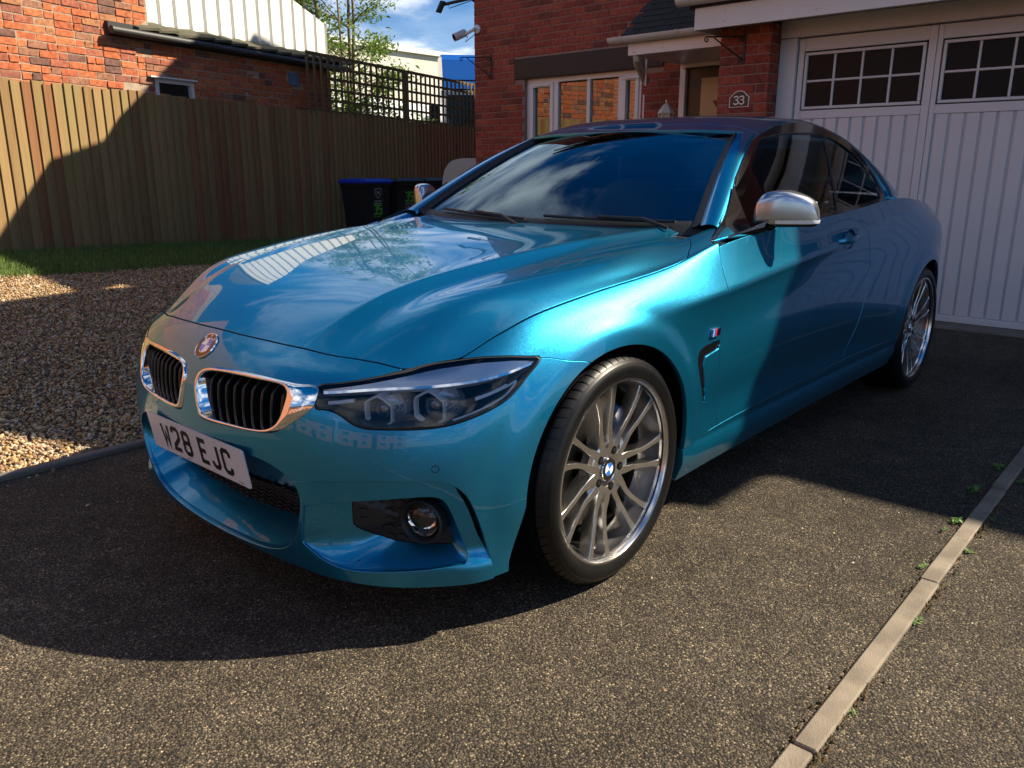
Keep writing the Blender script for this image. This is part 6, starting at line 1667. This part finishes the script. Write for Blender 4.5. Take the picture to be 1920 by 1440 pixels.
def glass_y(x, z): return .837-.752*(z-.95)-.05*(np.maximum(0, -1.4-x)/1.5)**2+.012*(1-((z-1.13)/.2)**2)*.6-.038*sstep(-1.12, -.70, x)
ROOF = [((-1.36, .597, 1.272), (-1.24, 1.309)), ((-1.574, .560, 1.314), (-1.5, 1.374)), ((-1.80, .540, 1.337), (-1.78, 1.391)), ((-1.97, .528, 1.344), (-1.98, 1.392)),
        ((-2.094, .532, 1.333), (-2.18, 1.383)), ((-2.194, .543, 1.316), (-2.38, 1.362)), ((-2.37, .575, 1.27), (-2.62, 1.31)), ((-2.45, .631, 1.203), (-2.80, 1.235)),
        ((-2.478, .705, 1.114), (-2.96, 1.15)), ((-2.478, .749, 1.061), (-3.07, 1.085)), ((-2.455, .785, 1.012), (-3.13, 1.035))]
def screen_pt(a, b):
    base = np.array([-.60-.115*a*a-.02*a**4, .703*a, .953+.012*a*a]); top = np.array([-1.24-.07*a*a-.03*a**4, .512*a, 1.307-.016*a*a])
    p = base+(top-base)*b
    return p+np.array([.5, 0, .86])*.030*4*b*(1-b)*(1-.5*a*a)

def greenhouse():
    pt = MATS['car_paint']
    # windscreen
    K, L = 40, 24
    P = np.array([[screen_pt(1-2*i/K, j/L) for j in range(L+1)] for i in range(K+1)])
    sh = Sheet.grid(P)
    if sh.N[:, 0].mean() < 0: sh = Sheet(sh.V, sh.F[:, ::-1])
    scr = sheet('windscreen', sh, MATS['screen_glass'], car)
    # black ceramic border and rubber down the pillars
    for s in (1, -1):
        V, F = loft([np.array([screen_pt(s*a, b) for b in np.linspace(-.02, 1., 30)])+np.array([.5, 0, .86])*h for a, h in ((.955, .0008), (.960, .005), (.980, .009), (.996, .021), (1.004, .023))], False)
        q = quads_sheet(V, F)
        if q.N[:, 0].mean() < 0: q = Sheet(q.V, q.F[:, ::-1])
        sheet('screen_rubber', q, MATS['black_rubber'], scr)
    V, F = loft([np.array([screen_pt(a, b) for a in np.linspace(-1, 1, 40)])+np.array([.5, 0, .86])*h for b, h in ((-.05, -.012), (.0, .001), (.035, .0012), (.04, .0002))], False)
    q = quads_sheet(V, F)
    if q.N[:, 0].mean() < 0: q = Sheet(q.V, q.F[:, ::-1])
    sheet('screen_base_trim', q, MATS['black_plastic'], scr)
    mb = MB(); V = []
    for a, b in ((-.13, .985), (.05, .985), (.02, .93), (-.05, .90), (-.10, .93)): V.append(screen_pt(a, b)-np.array([.5, 0, .86])*.006)
    mb.add(V, [(0, 1, 2, 3, 4)]); mb.build('sensor_patch', MATS['void_black'], scr)
    # roof skin
    S = np.array([[r[0][0], r[0][1], r[0][2], r[1][0], r[1][1]] for r in ROOF])
    t = np.arange(len(ROOF)); tt = np.linspace(0, len(ROOF)-1, 90)
    R = np.stack([pchip(t, S[:, k], tt) for k in range(5)], 1); K = 48
    P = np.zeros((90, K+1, 3))
    for i, r in enumerate(R):
        for k in range(K+1):
            th = math.pi*k/K; c, sn = math.cos(th), math.sin(th)
            e1 = .62 if True else 1
            P[i, k] = (r[0]+(r[3]-r[0])*sn**1.05, r[1]*np.sign(c)*abs(c)**e1 if abs(c) > 1e-9 else 0, r[2]+(r[4]-r[2])*sn**.80)
    sh = Sheet.grid(P)
    if sh.N[:, 2].mean() < 0: sh = Sheet(sh.V, sh.F[:, ::-1])
    bl = lambda P: sdf(np.array([tuple(p) for p in smooth_loop([(-2.42, .0), (-2.42, .25), (-2.44, .42), (-2.50, .50), (-2.70, .535), (-2.95, .56), (-3.02, .5), (-3.06, .2), (-3.07, 0), (-3.06, -.2), (-3.02, -.5), (-2.95, -.56), (-2.70, -.535), (-2.50, -.50), (-2.44, -.42), (-2.42, -.25)], 4)]), P[:, :2])
    glass = sh.clip(bl(sh.V)+.010); rf = sh.clip(-bl(sh.V)-.003)
    seam = lambda P: P[:, 0]+2.06
    a = rf.clip(lambda P: seam(P)-.002); b = rf.clip(lambda P: -seam(P)-.002)
    hd = a.clip(lambda P: P[:, 0]+1.33+.035*(np.abs(P[:, 1])/.6)**2-.002); a = a.clip(lambda P: -(P[:, 0]+1.33+.035*(np.abs(P[:, 1])/.6)**2)-.002)
    sheet('header_rail', hd.flange(.012), pt, car); sheet('roof_panel', a.flange(.012), pt, car); sheet('roof_panel', b.flange(.012), pt, car)
    sheet('rear_window', glass.offset(-.005), MATS['side_glass'], car)
    # a-pillars, side glass and its black surround
    OUT = np.array([(-.565, .912), (-.55, .932), (-.70, .985), (-.835, 1.05), (-.965, 1.128), (-1.10, 1.196), (-1.26, 1.258)]+[(r[0][0]-.012*(i > 5), r[0][2]+.010*(i < 8)) for i, r in enumerate(ROOF)]+[(-2.2, .975), (-1.69, .955), (-1.2, .935), (-.75, .915)])
    INN = np.concatenate([[(-.880, 1.080)], smooth_loop([(-.90, 1.090), (-1.10, 1.177), (-1.325, 1.262), (-1.444, 1.280), (-1.58, 1.293), (-1.728, 1.302), (-1.961, 1.309), (-2.08, 1.301), (-2.192, 1.286), (-2.28, 1.258), (-2.348, 1.22), (-2.38, 1.175), (-2.388, 1.132), (-2.378, 1.085), (-2.347, 1.046), (-2.29, 1.013)], 4, False),
                          [(-1.69, .986), (-1.46, .977), (-1.0, .958), (-.82, .948), (-.835, 1.02)]])
    for q in (OUT, INN): q[:, 0] -= .040*np.clip(1-(q[:, 1]-.95)/.32, 0, 1)
    gx = np.linspace(-2.55, -.50, 240); gz = np.linspace(.89, 1.36, 80)
    X, Z = np.meshgrid(gx, gz, indexing='ij'); P = np.stack([X, glass_y(X, Z), Z], 2); base = Sheet.grid(P)
    if base.N[:, 1].mean() < 0: base = Sheet(base.V, base.F[:, ::-1])
    g = base.clip(sdf(INN, xz(base.V))); seamx = lambda P: P[:, 0]-(-1.675-1.33*(P[:, 2]-.984))
    tr = base.clip(sdf(OUT, xz(base.V))).clip(lambda P: -sdf(INN, xz(P)))
    for s in (0, 1):
        mm = (lambda a: a.mirror()) if s else (lambda a: a); S = -1 if s else 1; M = np.array([1, S, 1])
        sheet('side_window', mm(g.clip(lambda P: seamx(P)-.010).offset(-.004)), MATS['side_glass'], car)
        sheet('quarter_window', mm(g.clip(lambda P: -seamx(P)-.010).offset(-.004)), MATS['side_glass'], car)
        sheet('window_seal', mm(g.clip(lambda P: .011-np.abs(seamx(P))).offset(-.001)), MATS['black_rubber'], car)
        sheet('window_surround', mm(tr.offset(.003).flange(.01)), MATS['gloss_black'], car)
        # pillar skin between screen edge and surround
        b = np.linspace(0, 1, 40)
        inn = np.array([screen_pt(1.003, -.045+1.065*q) for q in b])+np.array([.5, 0, .86])*(.024-.010*b**6)[:, None]
        K5 = [0, .25, .5, .75, 1]
        ox = pchip(K5, [-.700, -.868, -1.015, -1.172, -1.345], b); oz = pchip(K5, [.957, 1.053, 1.131, 1.204, 1.270], b)
        out = np.stack([ox, pchip(K5, [.786, .736, .689, .642, .600], b), oz], 1)
        cr = inn*.45+out*.55+np.array([.25, .45, .80])*.014
        rows = [inn-np.array([.5, 0, .86])*.02, inn]
        for t in (.15, .3, .45, .6, .75, .9): rows.append((1-t)**2*inn+2*t*(1-t)*(cr*2-.5*(inn+out))+t*t*out)
        rows += [out, out-np.array([.1, .8, .3])*.012]
        V, F = loft([r*M for r in rows], False); q = quads_sheet(V, F)
        if (q.N@np.array([.5, .6*S, .6])).mean() < 0: q = Sheet(q.V, q.F[:, ::-1])
        pil = sheet('screen_pillar', q, pt, car)
        ln0 = np.array([screen_pt(.95, w) for w in b])-np.array([.5, 0, .86])*.006; ln1 = out-np.array([.06, .55, .25])*.035+np.array([-.10, 0, -.03])
        V, F = loft([ln0*M, (ln0*.5+ln1*.5-[.05, .02, .02])*M, ln1*M], False)
        ff = np.stack([np.array([-.72, -.85, -.975, -1.11, -1.30]), glass_y(np.array([-.72, -.85, -.975, -1.11, -1.30]), np.array([.982, 1.05, 1.128, 1.196, 1.268]))-.004, np.array([.982, 1.05, 1.128, 1.196, 1.268])], 1)
        V3, F3 = loft([(np.stack([np.interp(K5, b, out[:, c]) for c in range(3)], 1)-[0, .004, .003])*M, ff*M], False); mesh('pillar_seal', V3, F3, MATS['black_rubber'], pil)
        mesh('pillar_lining', V, F, MATS['cabin_black'], pil, True)
        # black triangle plate at the mirror foot
        mb = MB(); T = [(-.625, .942), (-.75, .99), (-.915, 1.098), (-.885, 1.02), (-.87, .958), (-.70, .945)]
        V = [(x, (glass_y(x, z)+.0035)*S, z) for x, z in T]; mb.add(V, [tuple(range(6))]); mb.build('mirror_triangle', MATS['gloss_black'], car)
    # wipers
    for y0, y1, bx in ((.62, .10, -.612), (.02, -.52, -.605)):
        mb = MB(); pts = []
        for k in range(12):
            y = y0+(y1-y0)*k/11; a = y/.705; pts.append(screen_pt(a, .012+.03*k/11)+np.array([.5, 0, .86])*.012)
        mb.tube(pts, .006, 6); mb.tube([pts[0]-np.array([-.05, 0, .02]), pts[2]+[0.03, 0, .008], pts[6]+[0, 0, .008]], .007, 6)
        mb.build('wiper', MATS['black_plastic'], car, True)
    # cowl
    V, F = loft([np.array([(x-.06*(y/.7)**2+.045, y, z-.0*abs(y)) for y in np.linspace(-.74, .74, 30)]) for x, z in ((-.54, .915), (-.63, .925))], False)
    mesh('cowl', V, F, MATS['void_black'], car)
    # mirrors
    for S in (1, -1):
        M = np.array([1, S, 1]); n = 26; m = 28
        V = []
        for i in range(n):
            t = i/(n-1); y = .822+.186*t
            e = min(1, max(0, min(t/.06, (1-t)/.09)))**.45
            top = pchip([0, .08, .22, .45, .7, .88, .96, 1], [1.010, 1.055, 1.080, 1.085, 1.072, 1.050, 1.025, .995], np.array([t]))[0]; bot = .955+.008*t; zc = (top+bot)/2; hz = (top-bot)/2*max(e, .02)**.35
            xf = -.835-.115*t**1.6; xb = -.955-.055*t; xc = (xf+xb)/2; hx = (xf-xb)/2*max(e, .02)**.6*(.72+.28*math.sin(math.pi*min(1,t*.9+.1)))
            for k in range(m):
                a = 2*math.pi*k/m; c, d = math.cos(a), math.sin(a)
                V.append((xc+hx*np.sign(c)*abs(c)**.62, y, zc+hz*np.sign(d)*abs(d)**.55))
        F = [(i*m+k, i*m+(k+1) % m, (i+1)*m+(k+1) % m, (i+1)*m+k) for i in range(n-1) for k in range(m)]
        V = np.array(V); sh = quads_sheet(V*M, F); ctr = V.mean(0)*M
        if ((sh.V-ctr)*sh.N).sum(1).mean() < 0: sh = Sheet(sh.V, sh.F[:, ::-1])
        capz = lambda P: P[:, 2]-(.972+.0*P[:, 1]); back = lambda P: P[:, 0]-(-.942-.28*(np.abs(P[:, 1])-.822))
        root = sheet('door_mirror', sh.clip(lambda P: np.minimum(capz(P), back(P))-.001).flange(.004), MATS['satin_silver'], car)
        sheet('mirror_base', sh.clip(lambda P: -capz(P)).offset(-.001), MATS['gloss_black'], root)
        sheet('mirror_back', sh.clip(lambda P: -back(P)).clip(capz).offset(-.003), MATS['gloss_black'], root)
        q = sh.clip(lambda P: .006-np.abs(P[:, 2]-.980)).clip(lambda P: np.abs(P[:, 1])-.900).clip(back).offset(.002); sheet('indicator', q, MATS['light_guide'], root)
        # mirror glass
        mb = MB(); pts = [(-.956-.28*(y-.822), y*S, z) for y, z in ((.89, .975), (.99, .975), (.997, .995), (.985, 1.045), (.94, 1.06), (.875, 1.062))]
        mb.add(pts, [tuple(range(6))]); mb.build('mirror_glass', MATS['mirror_silver'], root)
        mb = MB(); V = []
        for t in np.linspace(0, 1, 8):
            c = np.array([-.71-.16*t, .825+.06*t, .932+.036*t]); w = .055-.01*t; hh = .012+.006*t
            for a in range(10):
                q2 = 2*math.pi*a/10; V.append((c+np.array([w*math.cos(q2), 0, hh*math.sin(q2)]))*M)
        mb.add(V, [(i*10+a, i*10+(a+1) % 10, (i+1)*10+(a+1) % 10, (i+1)*10+a) for i in range(7) for a in range(10)]); mb.build('mirror_arm', MATS['gloss_black'], root, True)

def under_body():
    vb = MATS['void_black']
    f = FS.clip(lambda P: P[:, 0]-.0).clip(lambda P: .66-P[:, 2])
    # black sheet put in so the panel gaps look dark, no real liner
    inn = FS.clip(lambda P: arch(P, 0, .41))
    for f in (lambda P: -sdf(INTAKE, yz(P)), lambda P: -sdf(POCKET, wz(P)), lambda P: -sdf(KID_OUT, yz(P))+.004, lambda P: -sdf(HEADLIGHT, wz(P)), lambda P: np.maximum(P[:, 0]+.62-.05*P[:, 1], .70-P[:, 1])): inn = inn.clip(f)
    inn = inn.offset(-.020)
    s2 = SS.clip(lambda P: -.3-P[:, 0]).clip(lambda P: arch(P, 0, .41)).clip(lambda P: arch(P, -2.81, .41, 0)).offset(-.022)
    a = inn+s2
    sheet('gap_shade_sheet', a+a.mirror(), vb, car)
    mb = MB(); mb.box(-3.6, -3.15, -.75, .75, .22, .26); mb.box(-2.42, -.40, -.80, .80, .17, .21); mb.box(.38, .66, -.55, .55, .16, .20); mb.box(-.45, .45, -.56, .56, .17, .60)
    mb.box(-3.3, -2.38, -.54, .54, .2, .6)
    mb.build('floor_pan', vb, car)
    for cx in (0, -2.81):
        for S in (1, -1):
            mb = MB(); V = []
            for k in range(25):
                a = math.radians(-25+230*k/24)
                for y in (.52, .82): V.append((cx+.392*math.cos(a), y*S, .333+.392*math.sin(a)))
            mb.add(V, [(2*k, 2*k+1, 2*k+3, 2*k+2) for k in range(24)]); mb.add([(cx+.392*math.cos(math.radians(-25+230*k/24)), .52*S, .333+.392*math.sin(math.radians(-25+230*k/24))) for k in range(25)], [tuple(range(25))])
            mb.build('wheel_liner', vb, car)

def cabin():
    tr = MATS['cabin_black']
    mb = MB(); mb.box(-1.18, -.62, -.72, .72, .80, .93, bev=.03); mb.build('dashboard', tr, car)
    for y in (.37, -.37):
        mb = MB(); mb.box(-1.85, -1.35, y-.25, y+.25, .42, .58, bev=.05)
        V = []
        for z, x, w, t in ((.55, -1.80, .24, .10), (.75, -1.90, .26, .09), (.95, -1.98, .25, .08), (1.06, -2.02, .19, .06), (1.10, -2.03, .12, .05)):
            V += [(x+t, y-w, z), (x+t, y+w, z), (x-t*.6, y+w*.96, z), (x-t*.6, y-w*.96, z)]
        mb.add(V, [(i*4+a, i*4+(a+1) % 4, i*4+4+(a+1) % 4, i*4+4+a) for i in range(4) for a in range(4)]+[(16, 17, 18, 19)])
        mb.box(-2.07, -1.97, y-.135, y+.135, 1.085, 1.245, bev=.035)
        mb.build('front_seat', tr, car, True)
    for y in (.33, -.33):
        mb = MB(); mb.box(-2.62, -2.46, y-.24, y+.24, .5, .98, bev=.05); mb.box(-2.60, -2.50, y-.11, y+.11, .97, 1.08, bev=.03); mb.build('rear_seat', tr, car, True)
    mb = MB(); c = np.array([-1.22, -.37, .84]); ax = np.array([-.88, 0, .47]); u = np.array([0, 1., 0]); v = np.cross(ax, u)
    mb.tube([c+u*.18*math.cos(t)+v*.18*math.sin(t) for t in np.linspace(0, 2*math.pi, 29)[:-1]], .015, 8, closed=True)
    for t in (0, math.pi, -math.pi/2): mb.tube([c-ax*.0, c+u*.18*math.cos(t)+v*.18*math.sin(t)], .014, 6)
    mb.build('steering_wheel', tr, car, True)
    mb = MB(); mb.box(-1.245, -1.20, -.12, .12, 1.205, 1.262, bev=.012); mb.build('interior_mirror', tr, car, True)

def make_wheel(cx, y_face, S, width, parent, turn=0.):
    """wheel whose outer lip lies at y_face; S = +1 left, -1 right"""
    R = .331; rl = .253
    w = thing_part('wheel', parent); w.location = (cx, 0, R); w.rotation_euler = (0, turn, 0)
    yy = lambda h: (y_face+h)*S
    # tyre
    mb = MB(); W = width
    prof = [(.254, -.012), (.262, .000), (.267, .004), (.273, .0065), (.280, .0092), (.290, .0110), (.300, .0102), (.306, .0075), (.3105, .005), (.3115, .0056), (.318, -.001), (.3245, -.010), (.3285, -.020)]
    gr = []
    for g in (.032, .075, .118, .16):
        gr += [(.3305, -g+.004), (.3235, -g+.0032), (.3235, -g-.0042), (.3305, -g-.005)]
    prof += [(.330, -.026)]+gr+[(.3295, -W+.028), (.3245, -W+.010), (.310, -W-.003), (.285, -W-.008), (.262, -W), (.252, -W+.012)]
    mb.lathe([(r, yy(h)) for r, h in prof], 120, 'y')
    # shoulder blocks: raised lugs between sipes
    N = 70
    for k in range(N):
        a0 = 2*math.pi*k/N; a1 = a0+2*math.pi/N*.80; V = []
        for a in (a0, (a0+a1)/2, a1):
            for r, h in ((.3135, .0028), (.3205, -.0035), (.3275, -.0115), (.3318, -.022), (.3322, -.0268), (.322, -.0268)):
                aa = a+.05*(h+.0028)/-.024*.6
                V.append((r*math.cos(aa), yy(h), -r*math.sin(aa)))
        mb.add(V, [(i*6+j, i*6+j+1, i*6+6+j+1, i*6+6+j) for i in range(2) for j in range(5)]+[tuple(range(6)), tuple(12+j for j in range(6))])
    mb.build('tyre', MATS['tyre_rubber'], w, True, angle=28)
    # barrel and lip
    mb = MB(); prof = [(.264, -.010), (.2695, -.002), (.2705, .003), (.268, .0046), (.2625, .0040), (.2590, -.001), (.2560, -.011), (.2535, -.020)]
    mb.lathe([(r, yy(h)) for r, h in prof], 96, 'y'); mb.build('rim', MATS['rim_silver'], w, True, angle=40)
    mb = MB(); mb.lathe([(r, yy(h)) for r, h in [(.2535, -.020), (.2500, -.045), (.247, -.05), (.244, -.075), (.238, -.085), (.236, -.15), (.252, -.2)]], 96, 'y'); mb.build('barrel', MATS['rim_shade'], w, True, angle=25)
    # spokes: seven pairs of blades
    dep = lambda r: pchip([.03, .06, .085, .12, .17, .22, .252, .27], [-.034, -.030, -.030, -.030, -.023, -.0165, -.0125, -.012], np.array([r]))[0]
    for k in range(7):
        a0 = 2*math.pi*k/7+math.radians(90-51.4*.5)
        mb = MB()
        for side in (1, -1):
            V = []; n = 15; prof_n = 8
            for i in range(n):
                t = i/(n-1); r = .050+(.2565-.050)*t
                # centre-line angle: blades run together near the hub, spread at the rim
                ang = side*(pchip([0, .18, .38, .55, .75, 1], [.30, .245, .172, .155, .158, .168], np.array([t]))[0])
                hw = pchip([0, .2, .42, .6, .8, 1], [.0150, .0118, .0084, .0076, .0086, .0125], np.array([t]))[0]
                sk = pchip([0, .4, 1], [0, -.012, .030], np.array([t]))[0]
                a = a0+ang+sk*1.0; h = dep(r); d = pchip([0, .4, 1], [.05, .042, .036], np.array([t]))[0]
                er = np.array([math.cos(a), -math.sin(a)]); et = np.array([math.sin(a), math.cos(a)])
                for u, hh in ((-1.12, -d), (-1.0, -.0045), (-.97, -.0014), (-.86, .0), (.86, .0), (.97, -.0014), (1.0, -.0045), (1.12, -d)):
                    p = er*r+et*hw*u; V.append((p[0], yy(h+hh), p[1]))
            F = [(i*8+j, i*8+(j+1) % 8, (i+1)*8+(j+1) % 8, (i+1)*8+j) for i in range(n-1) for j in range(8)]
            mb.add(V, F+[tuple(range(8)), tuple((n-1)*8+j for j in range(8))])
        # web between the two blades near the hub
        V = []; n = 6
        for i in range(n):
            t = i/(n-1); r = .050+.052*t
            for u in (-1, -.5, 0, .5, 1):
                a = a0+u*(.30-.13*t)-.004; V.append((r*math.cos(a), yy(dep(r)-.002-.006*t**2), -r*math.sin(a)))
        mb.add(V, [(i*5+j, i*5+j+1, (i+1)*5+j+1, (i+1)*5+j) for i in range(n-1) for j in range(4)])
        mb.build('spoke', MATS['rim_silver'], w, True, angle=30)
    # hub
    mb = MB(); mb.lathe([(.0001, yy(-.045)), (.028, yy(-.045)), (.0325, yy(-.036)), (.036, yy(-.033)), (.066, yy(-.0305)), (.080, yy(-.032)), (.086, yy(-.036)), (.088, yy(-.07))], 48, 'y')
    mb.build('hub', MATS['rim_silver'], w, True, angle=50)
    for k in range(5):
        a = 2*math.pi*k/5+.35; c = (.056*math.cos(a), 0, -.056*math.sin(a))
        mb = MB(); mb.lathe([(.0125, yy(-.0298)), (.0115, yy(-.0296)), (.0001, yy(-.0297))], 20, 'y', c, 0)  # flat black disc stands in for the shade of the bolt hole
        mb.lathe([(.0068, yy(-.0297)), (.0068, yy(-.0290)), (.0055, yy(-.0287)), (.0001, yy(-.0287))], 6, 'y', c, 1)
        mb.build('wheel_bolt', None, w, True, mats=[MATS['void_black'], MATS['bolt_dark']])
    roundel('hub_cap', (0, yy(-.0325), 0), (0, S, 0), .034, w, letters=False, spin=.3)
    # brake
    mb = MB(); mb.lathe([(.08, yy(-.095)), (.180, yy(-.095)), (.182, yy(-.098)), (.182, yy(-.122)), (.08, yy(-.122))], 64, 'y'); mb.build('brake_disc', MATS['disc_iron'], w, True)
    mb = MB(); mb.lathe([(.0001, yy(-.075)), (.082, yy(-.078)), (.088, yy(-.10)), (.088, yy(-.13))], 40, 'y'); mb.build('brake_hat', MATS['void_black'], w, True)
    mb = MB(); mb.lathe([(.150, yy(-.130)), (.150, yy(-.082)), (.158, yy(-.074)), (.184, yy(-.074)), (.192, yy(-.082)), (.192, yy(-.130)), (.150, yy(-.130))], 20, 'y', a0=math.radians(-150+0), a1=math.radians(-80))
    c = mb.build('brake_caliper', MATS['caliper_blue'], w, True, angle=40); c.rotation_euler = (0, -turn, 0)
    mb = MB(); mb.lathe([(.240, yy(-.15)), (.0001, yy(-.15))], 40, 'y'); mb.build('wheel_back', MATS['void_black'], w)
    # valve
    a = math.radians(-62); mb = MB(); mb.tube([(.240*math.cos(a), yy(-.04), .240*math.sin(a)), (.222*math.cos(a), yy(-.022), .222*math.sin(a))], .004, 8); mb.build('valve', MATS['chrome'], w)
    return w

def thing_part(name, parent):
    o = bpy.data.objects.new(name, None); o.empty_display_size = .1; return link(o, parent)

def build_car():
    car_materials()
    b = body_panels(); kidneys(); number_plate(); headlights(); lower_side(); greenhouse(); under_body(); cabin()
    p, n = surf_at([(0., .684)], _yzp); roundel('bonnet_roundel', p[0]+n[0]*.001, n[0]*[1, 0, 1], .041, car)
    make_wheel(0, .880, 1, .218, car, .18); make_wheel(0, .880, -1, .218, car, .5)
    make_wheel(-2.81, .893, 1, .236, car, -.33); make_wheel(-2.81, .893, -1, .236, car, .2)

build_car()
